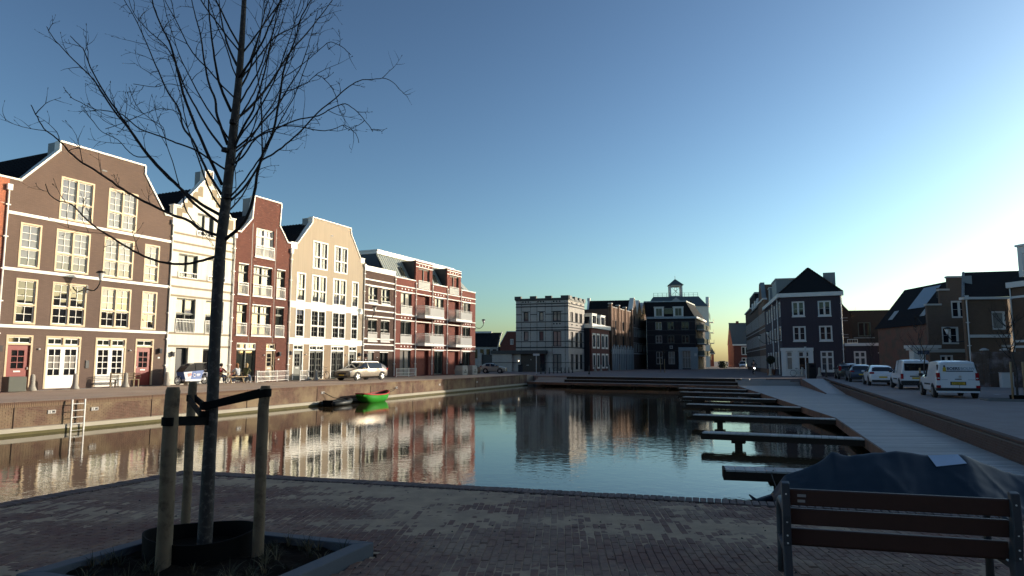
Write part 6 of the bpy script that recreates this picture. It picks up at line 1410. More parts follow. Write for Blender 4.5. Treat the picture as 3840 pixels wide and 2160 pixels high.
# ------------------------------------------------------------------ bare trees
BARK = mat('smooth_grey_bark', (.055,.048,.042), .85, .4, 9, .5, 30, stain=(22,.52,.68,(.14,.125,.11)))
TWIG = mat('dark_twig_bark', (.022,.017,.015), .85, .3, 9)
fpx, pit = 2540., math.atan(275/2540); CF = Vector((0,math.cos(pit),math.sin(pit))); CU = Vector((0,-math.sin(pit),math.cos(pit)))
def at_depth(x, y, Y):
    """the point at plan distance Y seen along the direction (x, y) of the photograph"""
    d = CF + Vector((1,0,0))*((x-1920)/fpx) + CU*((1080-y)/fpx); return Vector((0,0,1.55)) + d*(Y/d.y)
tr = thing('young_tree', 'bare young tree with dark spreading branches between the stakes in the foreground', 'tree', (0,0,0))
zs_ = .5825; Z1 = lambda pts: [(x*zs_, y*zs_) for x, y in pts]
trunk_px = [(765,2065),(775,1900),(785,1700),(797,1500),(805,1300),(815,1100),(830,900),(848,750),(862,620),(878,470),(893,330),(905,180),(914,30),(922,-150),(930,-380),(934,-620),(936,-860)]
trunk_r = [.064,.060,.055,.051,.049,.048,.047,.045,.042,.038,.033,.028,.022,.018,.014,.010,.004]
TY = 5.60
tp_ = [at_depth(x,y,TY) for x,y in trunk_px]; tp_[0].z = -.02
def smooth_path(pts, rad, k=4):
    out, ro = [], []
    for i in range(len(pts)-1):
        p0, p1, p2, p3 = pts[max(i-1,0)], pts[i], pts[i+1], pts[min(i+2,len(pts)-1)]
        for j in range(k):
            t = j/k; out.append(.5*((2*p1)+(p2-p0)*t+(2*p0-5*p1+4*p2-p3)*t*t+(3*p1-p0-3*p2+p3)*t**3)); ro.append(rad[i]+(rad[i+1]-rad[i])*t)
    return out+[pts[-1]], ro+[rad[-1]]
a, b = smooth_path(tp_, [r*.92 for r in trunk_r]); MB().tube(a, b, 14).build('trunk', BARK, tr, True)
for x, y in ((852,735),(843,560),(873,455)): p = at_depth(x,y,TY-.05); MB().lathe([(.03,-.02),(.026,.012),(0,.016)], p, 8).build('branch_scar', TWIG, tr)
A_ = lambda pts: [(x*.37267, 480+y*.37267) for x, y in pts]
branches = [
 (A_([(2180,1290),(1990,1345),(1840,1370),(1650,1355),(1450,1290),(1250,1180),(1070,1065),(950,990),(830,880),(720,770),(600,735),(500,670),(460,560)]), -.9, .019),
 (A_([(2190,1080),(2000,1010),(1900,930),(1750,880),(1660,840),(1380,700),(1210,600),(1100,520),(950,420),(800,330),(690,230),(620,150),(540,80),(440,0),(360,-140),(315,-230)]), -1.2, .021),
 (Z1([(1420,1385),(1290,1310),(1170,1220),(1060,1120),(960,1010),(900,930),(830,830),(740,720),(660,600),(600,510),(520,430),(430,340),(340,240),(300,170)]), .6, .023),
 (Z1([(1420,1440),(1250,1310),(1150,1200),(1040,1090),(940,980),(870,880),(780,750),(700,640),(640,540),(580,430),(540,320),(520,300),(450,230)]), -.5, .020),
 (Z1([(1425,1250),(1350,1130),(1290,1010),(1240,900),(1180,820),(1150,700),(1080,590),(1030,480),(990,390),(930,250),(870,120),(800,0),(760,-90)]), .9, .020),
 (Z1([(1450,1090),(1370,1040),(1250,960),(1130,920),(1040,880),(900,830),(790,740),(700,715),(600,700),(520,660),(450,625)]), -.6, .014),
 (Z1([(1430,1190),(1310,930),(1230,740),(1180,600),(1130,400),(1090,270),(1040,170),(990,40),(960,-90),(930,-220)]), -.4, .023),
 (Z1([(1455,980),(1340,830),(1260,690),(1190,560),(1140,430),(1070,300),(950,190),(860,80),(820,-40)]), 1.0, .017),
 (Z1([(1465,930),(1400,750),(1385,640),(1340,520),(1310,350),(1290,220),(1260,110),(1230,-20),(1200,-200)]), .5, .021),
 (Z1([(1490,720),(1420,560),(1390,430),(1370,300),(1350,120),(1340,-20),(1320,-220)]), -.6, .021),
 (Z1([(1525,420),(1470,300),(1430,150),(1410,0),(1380,-170)]), .7, .018),
 (Z1([(1455,1090),(1560,1010),(1620,920),(1680,870),(1780,830),(1900,775),(2050,745),(2130,700),(2220,670),(2300,720),(2360,790),(2400,845)]), -.8, .014),
 (Z1([(1480,1010),(1560,940),(1640,890),(1740,830),(1880,810),(2060,840),(2150,830),(2220,805),(2290,860),(2310,920)]), .7, .013),
 (Z1([(1440,1330),(1560,1220),(1640,1110),(1690,1030),(1760,990),(1840,930),(1950,830),(2050,720),(2150,640),(2230,570),(2310,520),(2400,510),(2480,505),(2530,530),(2565,565)]), .5, .017),
 (Z1([(1425,1560),(1535,1470),(1600,1374),(1638,1240),(1660,1100),(1700,970),(1760,840),(1790,680),(1810,560),(1830,440),(1870,330),(1910,220),(1930,130),(1990,20),(2040,-80)]), -.7, .025),
 (Z1([(1440,1390),(1560,1260),(1650,1090),(1720,960),(1770,800)]), 1.0, .013),
 (Z1([(1490,1000),(1560,830),(1620,730),(1650,640),(1700,480),(1730,330),(1760,200),(1800,60),(1830,-60)]), -.5, .018),
 (Z1([(1510,775),(1620,680),(1720,560),(1800,440),(1880,320),(1970,220),(2050,120),(2140,0),(2190,-80)]), .9, .020),
 (Z1([(1525,520),(1620,380),(1690,270),(1740,150),(1790,40),(1815,-60)]), -.9, .018),
 (Z1([(1510,610),(1560,500),(1640,400),(1720,290),(1800,220),(1900,170),(1960,100),(2010,0),(2040,-70)]), .3, .014),
 (Z1([(1690,1030),(1685,800),(1680,650),(1660,500),(1650,380),(1680,200),(1700,0),(1720,-130)]), -.3, .012),
 (Z1([(1820,500),(1900,450),(2000,370),(2080,300),(2130,270),(2200,300),(2255,350)]), -.4, .007),
 (Z1([(1800,600),(1900,570),(1980,530),(2040,485),(2100,520),(2150,590),(2175,660)]), -.5, .007),
 (Z1([(1170,1220),(1150,1180),(1110,1040),(1070,920),(1050,820),(960,760),(880,680),(830,560)]), .4, .008),
 (Z1([(960,1010),(860,1000),(760,900),(660,850),(590,770),(530,680)]), .2, .008),
 (Z1([(1240,900),(1160,740),(1060,700),(960,720),(820,780),(680,830)]), .5, .007),
 (Z1([(1190,560),(1080,540),(1000,560),(860,540)]), .3, .006),
 (Z1([(1185,1230),(1190,1330),(1260,1440),(1400,1540)]), -.3, .013),
 (Z1([(1500,990),(1515,1120),(1520,1230),(1505,1330)]), -.5, .008)]
random.seed(77)
for k in range(16):                              # further steep shoots high on the trunk
    i0 = random.uniform(820,180); x0 = 848+(760-i0)*.11; sd_ = random.choice((-1,1)); pts_ = [(x0,i0)]; ang_ = random.uniform(.35,.95)
    for j in range(8): ang_ *= random.uniform(.80,.98); pts_.append((pts_[-1][0]+sd_*78*math.sin(ang_)+random.gauss(0,6), pts_[-1][1]-78*math.cos(ang_)))
    branches.append((pts_, random.uniform(-1.1,1.1), random.uniform(.009,.016)))
random.seed(21); tw = MB(); main_paths = []
def grow_twig(mb, p, d, L, r, lvl):
    n = 6; pts = [p]; dd = d.copy(); bend = Vector((random.uniform(-1,1),random.uniform(-1,1),random.uniform(-.2,.9)))*.16
    for i in range(n):
        dd = (dd + bend + Vector((random.gauss(0,.10),random.gauss(0,.10),random.gauss(0,.09)))).normalized(); pts.append(pts[-1]+dd*L/n)
    mb.tube(pts, [r*(1-.72*i/n) for i in range(n+1)], 4, False)
    if random.random() < .8: q = pts[-1]; mb.tube([q, q+dd*.012, q+dd*.02], [r*.5, r*1.0, r*.3], 4, False)
    if lvl > 0:
        for i in range(2, n):
            if random.random() < .6:
                s = Vector((random.gauss(0,1),random.gauss(0,1),random.gauss(.2,.8))); s = (s - dd*s.dot(dd)).normalized()
                grow_twig(mb, pts[i], (dd*.6+s*.8).normalized(), L*random.uniform(.25,.5), r*.65, lvl-1)
for pts, dz, r0 in branches:
    n = len(pts); P = []
    for i, (x, y) in enumerate(pts):
        t = i/(n-1); P.append(at_depth(x, y, TY + dz*(t**1.1)))
    r0 *= .62; rr = [max(.0028, r0*(1-.78*(i/(n-1))**.9)) for i in range(n)]; path, rad = smooth_path(P, rr, 4)
    path = [p + Vector((random.gauss(0,.0012),random.gauss(0,.0012),random.gauss(0,.0012))) if 2 < i else p for i, p in enumerate(path)]
    MB().tube(path, rad, 7).build('branch', TWIG if r0 < .012 else BARK if r0 > .03 else TWIG, tr, True)
    L = sum((path[i+1]-path[i]).length for i in range(len(path)-1)); step = 0
    for i in range(int(len(path)*.28), len(path)-1):
        step += (path[i+1]-path[i]).length
        if step > random.uniform(.08,.19):
            step = 0; d = (path[i+1]-path[i]).normalized(); s = Vector((random.gauss(0,1),random.gauss(0,.8),random.gauss(.1,.9))); s = (s-d*s.dot(d)).normalized()
            grow_twig(tw, path[i], (d*.75+s*.75).normalized(), random.uniform(.07,.38)*(1.25-.4*i/len(path)), .0033, 1)
# the leader above the frame carries a few more shoots
for i in range(len(tp_)-5, len(tp_)-1):
    for k in range(5): grow_twig(tw, tp_[i].lerp(tp_[i+1], random.random()), Vector((random.gauss(0,1),random.gauss(0,1),1.2)).normalized(), random.uniform(.5,1.1), .010, 1)
stuff(tw.build('twigs', TWIG, tr))
def bare_tree(label, P, H, seed, spread=.5, group='young street trees', staked=True, r0=.05):
    random.seed(seed); t = thing('street_tree', label, 'tree', P, 0, group); n = 9
    pts = [Vector((random.gauss(0,.02)*i, random.gauss(0,.02)*i, H*i/n)) for i in range(n+1)]; a, b = smooth_path(pts, [r0*(1-.85*i/n) for i in range(n+1)], 2); MB().tube(a, b, 8).build('trunk', BARK, t, True)
    for i in range(16):
        z = random.uniform(.38,.95); p = pts[0].lerp(pts[-1], z); an = random.uniform(0,6.28); L = H*spread*(1.15-z)*random.uniform(.6,1.1); m = 6; q = [p]; d = Vector((math.cos(an),math.sin(an),random.uniform(.5,1.3))).normalized()
        for j in range(m): d = (d + Vector((random.gauss(0,.12),random.gauss(0,.12),.10))).normalized(); q.append(q[-1]+d*L/m)
        MB().tube(q, [r0*.36*(1-.8*j/m) for j in range(m+1)], 5).build('branch', TWIG, t, True); mb = MB()
        for j in range(2, m+1):
            for _ in range(2): s = Vector((random.gauss(0,1),random.gauss(0,1),random.gauss(.3,.6))).normalized(); grow_twig(mb, q[j], (d*.6+s*.7).normalized(), L*random.uniform(.2,.4), .006, 0)
        mb.build('twigs', TWIG, t)
    return t
def stake_pair(P, hd_, labels, h=1.35):
    e = Vector((math.cos(hd_),math.sin(hd_),0))
    for s, lab in zip((-1,1), labels):
        k = thing('tree_stake', lab, 'stake', Vector(P)+e*.3*s, 0, 'tree stakes'); MB().tube([(0,0,-.1),(0,0,h),(0,0,h+.03)], [.05,.048,.04], 10).build('post', mat('pale_stake_wood', (.36,.25,.14), .8, .2, 5) if 'pale_stake_wood' not in MATS else MATS['pale_stake_wood'], k, True)
bare_tree('thin bare street tree behind the lettered van', (23.75,39.4,-.2), 4.4, 5)
stake_pair((23.75,39.3,-.2), .2, ('pale stake left of the street tree behind the lettered van','pale stake right of the street tree behind the lettered van'))
bare_tree('bare street tree at the right frame edge beside its pale stake', (22.95,31.1,-.25), 4.6, 9)
stake_pair((22.95,31.0,-.25), .1, ('pale wooden stake at the right frame edge','pale wooden stake just outside the right frame edge'), 1.75)
tb_ = thing('street_planter', 'low grey kerbed tree pit at the right frame edge', 'planter', (23.1,31.0,-.25), R(-20)); MB().box(-1.5,1.2,-.7,-.55,0,.12).box(-1.5,-1.35,-.55,.6,0,.12).box(-1.35,1.2,.45,.6,0,.12).build('kerb', KERBST, tb_); MB().box(-1.35,1.2,-.55,.45,0,.07).build('soil', SOIL, tb_); MB().lathe([(.33,0),(.35,.22),(.33,.22),(.31,0)], (-.15,0,.05), 16).build('root_collar', BLACKP, tb_)
bare_tree('small bare tree above the violet garden wall', (36.2,68.5,-.15), 4.6, 13)
bare_tree('bare sapling between stakes on the square before the mansard building', (22.9,102.4,SQZ), 4.2, 17)
stake_pair((22.6,102.3,SQZ), .0, ('left pale stake of the sapling on the square','right pale stake of the sapling on the square'), 2.0)
bare_tree('distant bare tree over the flat dark building', (57,112,-.1), 10.5, 23, .4)
# ------------------------------------------------------------------ people
SKIN = mat('skin', (.50,.30,.21), .6, .1, 6)
def skinned(name, m, parent, joints, bones, radii, sub=1):
    idx = {k: i for i, k in enumerate(joints)}; me = bpy.data.meshes.new(name); me.from_pydata([joints[k] for k in joints], [(idx[a], idx[b]) for a, b in bones], [])
    o = link(name, me, m, parent); md = o.modifiers.new('skin','SKIN'); sv = me.skin_vertices[0].data
    for k, i in idx.items(): r = radii.get(k, .05); sv[i].radius = (r, r) if not isinstance(r, tuple) else r
    sv[0].use_root = True
    s = o.modifiers.new('sub','SUBSURF'); s.levels = sub; s.render_levels = sub; return o
def person(label, P, rz, J, hair, top, legs, hairlen=.0, group='people', shoe=None):
    """J gives the joints: hip, chest, neck, head, and per side shoulder/elbow/hand/knee/ankle/toe"""
    t = thing('person', label, 'person', P, rz, group); J = {k: Vector(v) for k, v in J.items()}
    hd_ = J['head']; fwd = J.get('face', Vector((0,-1,0))); joints = {'hip': J['hip'], 'chest': J['chest'], 'neck': J['neck'], 'jaw': J['neck']+(hd_-J['neck'])*.55+fwd*.02, 'head': hd_, 'crown': hd_+(hd_-J['neck']).normalized()*.07}
    bones = [('hip','chest'),('chest','neck'),('neck','jaw'),('jaw','head'),('head','crown')]; rad = {'hip': (.14,.11), 'chest': (.15,.10), 'neck': .052, 'jaw': .065, 'head': .092, 'crown': .07}
    up = {'hip': J['hip'], 'chest': J['chest'], 'collar': J['chest'].lerp(J['neck'],.75)}; ub = [('hip','chest'),('chest','collar')]; ur = {'hip': (.16,.125), 'chest': (.17,.12), 'collar': .075}
    lo = {'hip': J['hip']}; lb = []; lr = {'hip': (.165,.13)}
    for s in 'LR':
        for k, r_, p_ in (('shoulder',.055,'chest'),('elbow',.043,'shoulder'),('hand',.032,'elbow')):
            joints[k+s] = J[k+s]; rad[k+s] = r_; bones.append((p_ if p_ == 'chest' else p_+s, k+s))
            if k != 'hand': up[k+s] = J[k+s]; ur[k+s] = r_*1.28; ub.append((p_ if p_ == 'chest' else p_+s, k+s))
        w = J['elbow'+s].lerp(J['hand'+s], .88); up['cuff'+s] = w; ur['cuff'+s] = .042; ub.append(('elbow'+s,'cuff'+s))
        d = (J['hand'+s]-J['elbow'+s]).normalized(); o_ = d.orthogonal().normalized(); o2 = d.cross(o_)
        for q, (a, l) in enumerate(((-.045,.06),(-.02,.085),(.0,.09),(.02,.085),(.04,.07))):
            k1, k2 = 'f%d%s' % (q,s), 'g%d%s' % (q,s); joints[k1] = J['hand'+s]+d*l*.55+o_*a; joints[k2] = J['hand'+s]+d*l+o_*a*1.2+o2*.02; rad[k1] = .010; rad[k2] = .008; bones += [('hand'+s,k1),(k1,k2)]
        for k, r_, p_ in (('knee',.062,'hip'),('ankle',.042,'knee'),('toe',.035,'ankle')):
            joints[k+s] = J[k+s]; rad[k+s] = r_; bones.append((p_ if p_ == 'hip' else p_+s, k+s))
            if k != 'toe': lo[k+s] = J[k+s]; lr[k+s] = r_*1.35; lb.append((p_ if p_ == 'hip' else p_+s, k+s))
        sh = MB(); a_, b_ = J['ankle'+s], J['toe'+s]; sh.tube([a_+Vector((0,0,-.02)), a_.lerp(b_,.5)+Vector((0,0,-.015)), b_], [.055,.05,.035], 8); sh.build('shoe', shoe or WHITE, t, True)
    skinned('body', SKIN, t, joints, bones, rad, 1); skinned('top', top, t, up, ub, ur, 1); skinned('trousers', legs, t, lo, lb, lr, 1)
    hb = MB(); c = hd_ - fwd*.02 + Vector((0,0,.025)); n = 12; prof = [(0,.125),(.06,.115),(.10,.07),(.115,.0),(.105,-.06-hairlen*.4),(.095,-.10-hairlen)]; hb.lathe(prof[::-1], c, n); o = hb.build('hair', hair, t, True)
    for s in (-1, 1):
        side = Vector((-fwd.y, fwd.x, 0)); MB().lathe([(0,-.012),(.012,0),(0,.012)], hd_+fwd*.088+side*.033*s+Vector((0,0,.005)), 6).build('eye', BLACKM, t)
    MB().tube([hd_+fwd*.08+Vector((0,0,.0)), hd_+fwd*.112+Vector((0,0,-.035))], [.01,.018], 6).build('nose', SKIN, t); MB().box(-.02,.02,-.004,.004,-.004,.004).build('mouth', REDDOOR, t).location = hd_+fwd*.092+Vector((0,0,-.06)); return t
def seated(lean=.05, armx=.18, reach=.34, table=.78, twist=0.0):
    f = Vector((0,-1,0))
    J = {'hip': (0,0,.50), 'chest': (0,-lean,.88), 'neck': (0,-lean-.03,1.08), 'head': (0,-lean-.05,1.23)}
    for s, q in (('L',1),('R',-1)):
        J['shoulder'+s] = (.17*q,-lean-.01,.99); J['elbow'+s] = (.22*q,-.22-lean,.80); J['hand'+s] = (armx*q*.7,-reach-.08,table+.04)
        J['knee'+s] = (.11*q,-.44,.51); J['ankle'+s] = (.12*q,-.42+.05*q,.09); J['toe'+s] = (.13*q,-.58,.04)
    J['face'] = f; return J
HAIRK = mat('dark_brown_hair', (.022,.014,.010), .6, .3, 20, .4, 60); HAIRR = mat('auburn_hair', (.24,.10,.035), .6, .3, 20, .4, 60); HAIRB = mat('blond_hair', (.40,.28,.13), .6, .3, 20, .4, 60)
JEANS = mat('blue_jeans', (.06,.09,.15), .85, .2, 8); DARKT = mat('dark_trousers', (.03,.03,.035), .85)
REDK = mat('red_patterned_knit', (.30,.012,.02), .9, .5, 25); PALEK = mat('pale_grey_jumper', (.46,.48,.50), .9, .1, 9); OLIVEK = mat('olive_jumper', (.085,.085,.035), .9, .2, 9)
tf_ = ROT                                          # table runs along the street
TBL = Vector((-19.45,47.35,.05)); ex = DV; ey = -NV
tb2 = thing('picnic_table', 'light wooden picnic table on the sunlit terrace before the white house', 'picnic table', TBL, tf_)
PIN = mat('light_table_wood', (.42,.31,.18), .7, .2, 4, .2, 30)
for i in range(4): MB().box(-.75,.75,-.36+i*.18,-.20+i*.18,.72,.76).build('table_board', PIN, tb2)
for y in (-.75,.55): MB().box(-.75,.75,y,y+.2,.43,.47).build('seat_board', PIN, tb2)
for x in (-.55,.55):
    l_ = MB(); l_.tube([(x,-.30,.72),(x,-.62,0)], .04, 4).tube([(x,.30,.72),(x,.62,0)], .04, 4); l_.box(x-.025,x+.025,-.72,.72,.39,.43); l_.build('leg_frame', PIN, tb2)
for k, (x, y, c) in enumerate(((.1,-.05,WHITE),(-.3,.1,WHITE),(.35,.12,CREAM))): tag(MB().lathe([(.035,0),(.045,.10),(.04,.10),(0,.02)], tuple(TBL + ex*x + ey*y + Vector((0,0,.765))), 10).build('cup', c), ('white cup in the middle of the picnic table','white cup at the left of the picnic table','cream cup at the right of the picnic table')[k], 'cup', 'cups on the picnic table')
def seat_at(x, y): p = TBL + ex*x + ey*y; return (p.x, p.y, p.z)
person('person with dark hair and red patterned top on the far side of the picnic table', seat_at(-.42,.62), ROT, seated(), HAIRK, REDK, JEANS, .0)
person('person with long auburn hair and pale jumper, back turned, at the picnic table', seat_at(-.05,-.66), ROT+math.pi, seated(.08), HAIRR, PALEK, JEANS, .20)
person('person with blond hair and olive jumper sitting at the right end of the picnic table', seat_at(.62,-.66), ROT+math.pi*.62, seated(.10), HAIRB, OLIVEK, JEANS, .08)
# ------------------------------------------------------------------ bicycles and the cargo bike
def ring(mb, c, r, w, n=22, ax='y'):
    pts = [(c[0]+r*math.cos(2*math.pi*i/n), c[1], c[2]+r*math.sin(2*math.pi*i/n)) for i in range(n+1)]; mb.tube(pts, w, 6, False)
def bicycle(label, P, rz, col, group='bicycles', rider=False):
    t = thing('bicycle', label, 'bicycle', P, rz, group); wh = []
    for x in (-.53,.53):
        b = MB(); ring(b, (x,0,.34), .33, .018); w = b.build('wheel', RUBBER, t); sp = MB()
        for i in range(9): a = math.pi*i/9; sp.tube([(x-.32*math.cos(a),0,.34-.32*math.sin(a)),(x+.32*math.cos(a),0,.34+.32*math.sin(a))], .003, 4)
        sp.build('spokes', METALW, w)
    f = MB(); bb = (-.05,0,.30); hd1, hd2, st_ = (.42,0,.62), (.36,0,.86), (-.18,0,.82)
    for a, b in ((bb,hd1),(bb,st_),((-.53,0,.34),bb),((-.53,0,.34),(-.16,0,.72)),((.53,0,.34),hd1),(hd1,hd2),((.40,0,.70),(-.13,0,.52))): f.tube([a,b], .018, 6)
    f.build('frame', col, t); MB().box(-.32,-.06,-.09,.09,.86,.92).build('saddle', BLACKM, t, bevel=.02); MB().tube([(.36,0,.86),(.34,0,1.02)], .014, 6).build('stem', METALW, t); MB().tube([(.18,-.28,1.04),(.32,-.20,1.04),(.36,0,1.02),(.32,.20,1.04),(.18,.28,1.04)], .014, 6).build('handlebar', BLACKM, t)
    MB().box(-.8,-.36,-.07,.07,.68,.70).build('carrier', BLACKM, t); MB().tube([(bb[0],-.12,.18),(bb[0],.12,.42)], .012, 5).build('crank', METALW, t); return t
MINT = mat('mint_paint', (.30,.42,.38), .4); DKF = mat('dark_frame_paint', (.02,.022,.025), .4)
bicycle('mint bicycle leaning before the white corner shop front', (32.35,77.1,SQZ), math.atan2(-2.7,5.8)+.1, MINT)
bicycle('dark bicycle parked before the beige house windows', tuple(row_origin(45.9)+NV*.75+Vector((0,0,.03))), ROT, DKF)
bicycle('dark bicycle before the ground floor window of the castle house', (7.4,107.4,SQZ), -.3, DKF)
ck = bicycle('dark bicycle of the rider on the square', (30.55,86.2,SQZ), R(-100), DKF, 'bicycles')
hl = MB().disc((.5,0,.80),'x',.07,.05,12).build('headlight', None, ck); em2, _, ep2 = nodes_of('lit_bicycle_lamp'); ep2.inputs['Emission Color'].default_value = (1,1,.97,1); ep2.inputs['Emission Strength'].default_value = 14; hl.data.materials.append(em2)
J = {'hip': (0,.20,.98), 'chest': (0,-.02,1.36), 'neck': (0,-.08,1.54), 'head': (0,-.10,1.70), 'face': (0,-1,0)}
for s, q in (('L',1),('R',-1)): J.update({'shoulder'+s: (.19*q,-.02,1.46), 'elbow'+s: (.30*q,-.16,1.22), 'hand'+s: (.26*q,-.30,1.06), 'knee'+s: (.13*q,-.16,.72+.10*q), 'ankle'+s: (.12*q,.08,.30+.13*q), 'toe'+s: (.12*q,-.08,.24+.13*q)})
person('person in a dark jacket riding a bicycle across the square', (30.55,86.2,SQZ), R(-10), J, HAIRK, mat('dark_jacket', (.03,.03,.04), .8), DARKT, 0, shoe=BLACKM)
cg = thing('cargo_bike', 'white and blue cargo bike with dark rain canopy before the white house', 'cargo bike', (-20.75,44.3,.05), ROT+math.pi)
CWH = mat('cargo_white_paint', (.62,.62,.64), .4); CBL = mat('cargo_blue_panel', (.075,.14,.36), .5)
for x, r_ in ((1.05,.28),(-1.0,.34)):
    b = MB(); ring(b, (x,0,r_), r_-.03, .035); w = b.build('wheel', RUBBER, cg); MB().disc((x,0,r_),'y',.08,.06,10).build('hub', METALW, w); sp = MB()
    for i in range(8): a = math.pi*i/8; sp.tube([(x-(r_-.04)*math.cos(a),0,r_-(r_-.04)*math.sin(a)),(x+(r_-.04)*math.cos(a),0,r_+(r_-.04)*math.sin(a))], .005, 4)
    sp.build('spokes', METALW, w)
bx = MB().prism([(-.40,.30),(.78,.30),(.95,.82),(-.62,.92)], -.33, .33).build('cargo_box', CBL, cg)
MB().prism([(.38,.40),(.80,.40),(.93,.80),(.30,.84)], .331, .337).build('white_panel', CWH, bx); MB().prism([(-.42,.24),(.80,.24),(.80,.36),(-.40,.36)], -.345,.345).build('lower_trim', CWH, bx)
em_ = MB(); ring(em_, (.12,.340,.62), .10, .022, 16); em_.build('round_emblem', CWH, bx); MB().box(-.34,-.06,.334,.342,.63,.70).box(-.30,-.06,.334,.342,.55,.59).build('lettering_bars', CWH, bx)
MB().prism([(.32,.62),(.60,.50),(.66,.72),(.36,.78)], .338, .342).build('red_print', mat('pale_red_print', (.55,.25,.22), .6), bx)
MB().add([(.95,-.30,.82),(.95,.30,.82),(.62,.30,1.20),(.62,-.30,1.20)], [(0,1,2,3)]).build('canopy_front', GLM, cg); cp = MB().prism([(-.62,.93),(.95,.83),(.60,1.22),(.1,1.36),(-.40,1.38),(-.55,1.36)], -.32, .32).build('canopy', mat('canopy_film', (.035,.035,.037), .15, .4, 5), cg)
fr = MB(); fr.tube([(.95,.33,.83),(.60,.33,1.22),(.1,.33,1.36),(-.55,.33,1.37),(-.62,.33,.93)], .022, 6).tube([(.95,-.33,.83),(.60,-.33,1.22),(.1,-.33,1.36),(-.55,-.33,1.37),(-.62,-.33,.93)], .022, 6).tube([(.1,.33,1.36),(.0,.33,.9)], .02, 6); fr.build('canopy_frame', BLACKM, cg); MB().add([(-.4,-.36,1.40),(-.4,.36,1.40),(-.78,.36,1.42),(-.78,-.36,1.42),(-.4,-.36,1.38),(-.4,.36,1.38),(-.78,.36,1.40),(-.78,-.36,1.40)], [(0,1,2,3),(7,6,5,4),(0,4,5,1),(1,5,6,2),(2,6,7,3),(3,7,4,0)]).build('rear_flap', GREYP, cg)
fm = MB()
for a, b in (((-.42,0,.32),(-1.0,0,.34)),((-.5,0,.85),(-.70,0,.42)),((-.78,0,1.0),(-1.0,0,.34)),((-.62,0,.6),(-.95,0,.78)),((.9,0,.55),(1.05,0,.28)),((-.42,0,.32),(-.86,0,.88))): fm.tube([a,b], .035, 8)
fm.build('frame', CWH, cg); MB().box(-1.06,-.80,-.1,.1,.90,.97).build('saddle', BLACKM, cg, bevel=.03); MB().tube([(-.55,0,.9),(-.62,0,1.12)], .02, 6).build('stem', BLACKM, cg); MB().tube([(-.80,-.32,1.12),(-.64,-.2,1.14),(-.62,0,1.12),(-.64,.2,1.14),(-.80,.32,1.12)], .018, 6).build('handlebar', BLACKM, cg); MB().box(-1.35,-.95,-.12,.12,.72,.76).box(-1.2,-1.0,.12,.22,.5,.74).build('carrier', CWH, cg)
# ------------------------------------------------------------------ street furniture, left bank
BOLM = mat('bollard_concrete', (.36,.33,.28), .85, .12, 3)
def bollard(label, P, m=BOLM, h=.86, r=.13, group='stone bollards'):
    t = thing('bollard', label, 'bollard', P, 0, group); MB().lathe([(r*1.75,0),(r*1.7,.05),(r*1.15,.22),(r,.34),(r*.88,h-.12),(r*.66,h-.03),(0,h)], (0,0,0), 14).build('post', m, t, True); return t
for lab, s in (('stone bollard in front of the left red door',22.3),('stone bollard in front of the first white French doors',24.55),('stone bollard beside the wooden street bench',27.55),('stone bollard before the right red door',30.35),('stone bollard in the shade before the white house corner',31.9),('stone bollard before the grey door of the beige house',44.3)):
    P = row_origin(s) + NV*1.35; bollard(lab, (P.x,P.y,.03))
P = row_origin(27.9) + NV*.75
wb_ = thing('garden_bench', 'curved wooden garden bench against the brown house wall', 'bench', (P.x,P.y,.03), ROT)
TEAK = mat('weathered_teak', (.24,.175,.10), .75, .2, 5)
for i in range(4): MB().box(-.8,.8,-.28+i*.12,-.18+i*.12,.42,.45).build('seat_slat', TEAK, wb_)
for i in range(3): MB().tube([(-.95,-.15,.60+i*.10),(-.7,.16,.60+i*.10),(.7,.16,.60+i*.10),(.95,-.15,.60+i*.10)], .025, 5).build('back_rail', TEAK, wb_)
for x in (-.75,.75):
    for y in (-.26,.16): MB().box(x-.03,x+.03,y-.03,y+.03,0,.42 if y < 0 else .86).build('leg', TEAK, wb_)
def fence(label, A, B, panel=None, nb=14, h=.86, mid=.42):
    A = Vector(A); B = Vector(B); d = B-A; L = d.length; t = thing('terrace_fence', label, 'fence', A, math.atan2(d.y,d.x), 'white metal terrace fences')
    for x in (0, L*.62 if L > 2 else L, L):
        MB().box(x-.03,x+.03,-.03,.03,0,h).build('post', METALW, t)
    for z in (.12,mid,h-.06): MB().box(0,L,-.02,.02,z-.02,z+.02).build('rail', METALW, t)
    b = MB()
    for i in range(1, nb): x = L*i/nb; b.box(x-.011,x+.011,-.011,.011,.12,h-.06)
    b.build('bars', METALW, t); return t
fl = lambda s, e: tuple(row_origin(s) + NV*e + Vector((0,0,.03)))
fence('white metal terrace fence before the red brick house', fl(36.9,2.35), fl(41.3,1.2), nb=30); fence('short white metal fence piece by the red house corner', fl(41.6,2.1), fl(42.6,1.9), nb=7); fence('white metal fence in the shade before the dark brick house', fl(55.6,1.6), fl(59.2,1.55), nb=22)
tbp = thing('terrace_table', 'small white round terrace table behind the long fence', 'table', fl(38.6,1.1), 0); MB().disc((0,0,.72),'z',.4,.03,20).build('top', METALW, tbp); MB().tube([(0,0,0),(0,0,.71)], .03, 8).build('leg', METALW, tbp); MB().disc((0,0,.015),'z',.22,.03,16).build('foot', METALW, tbp)
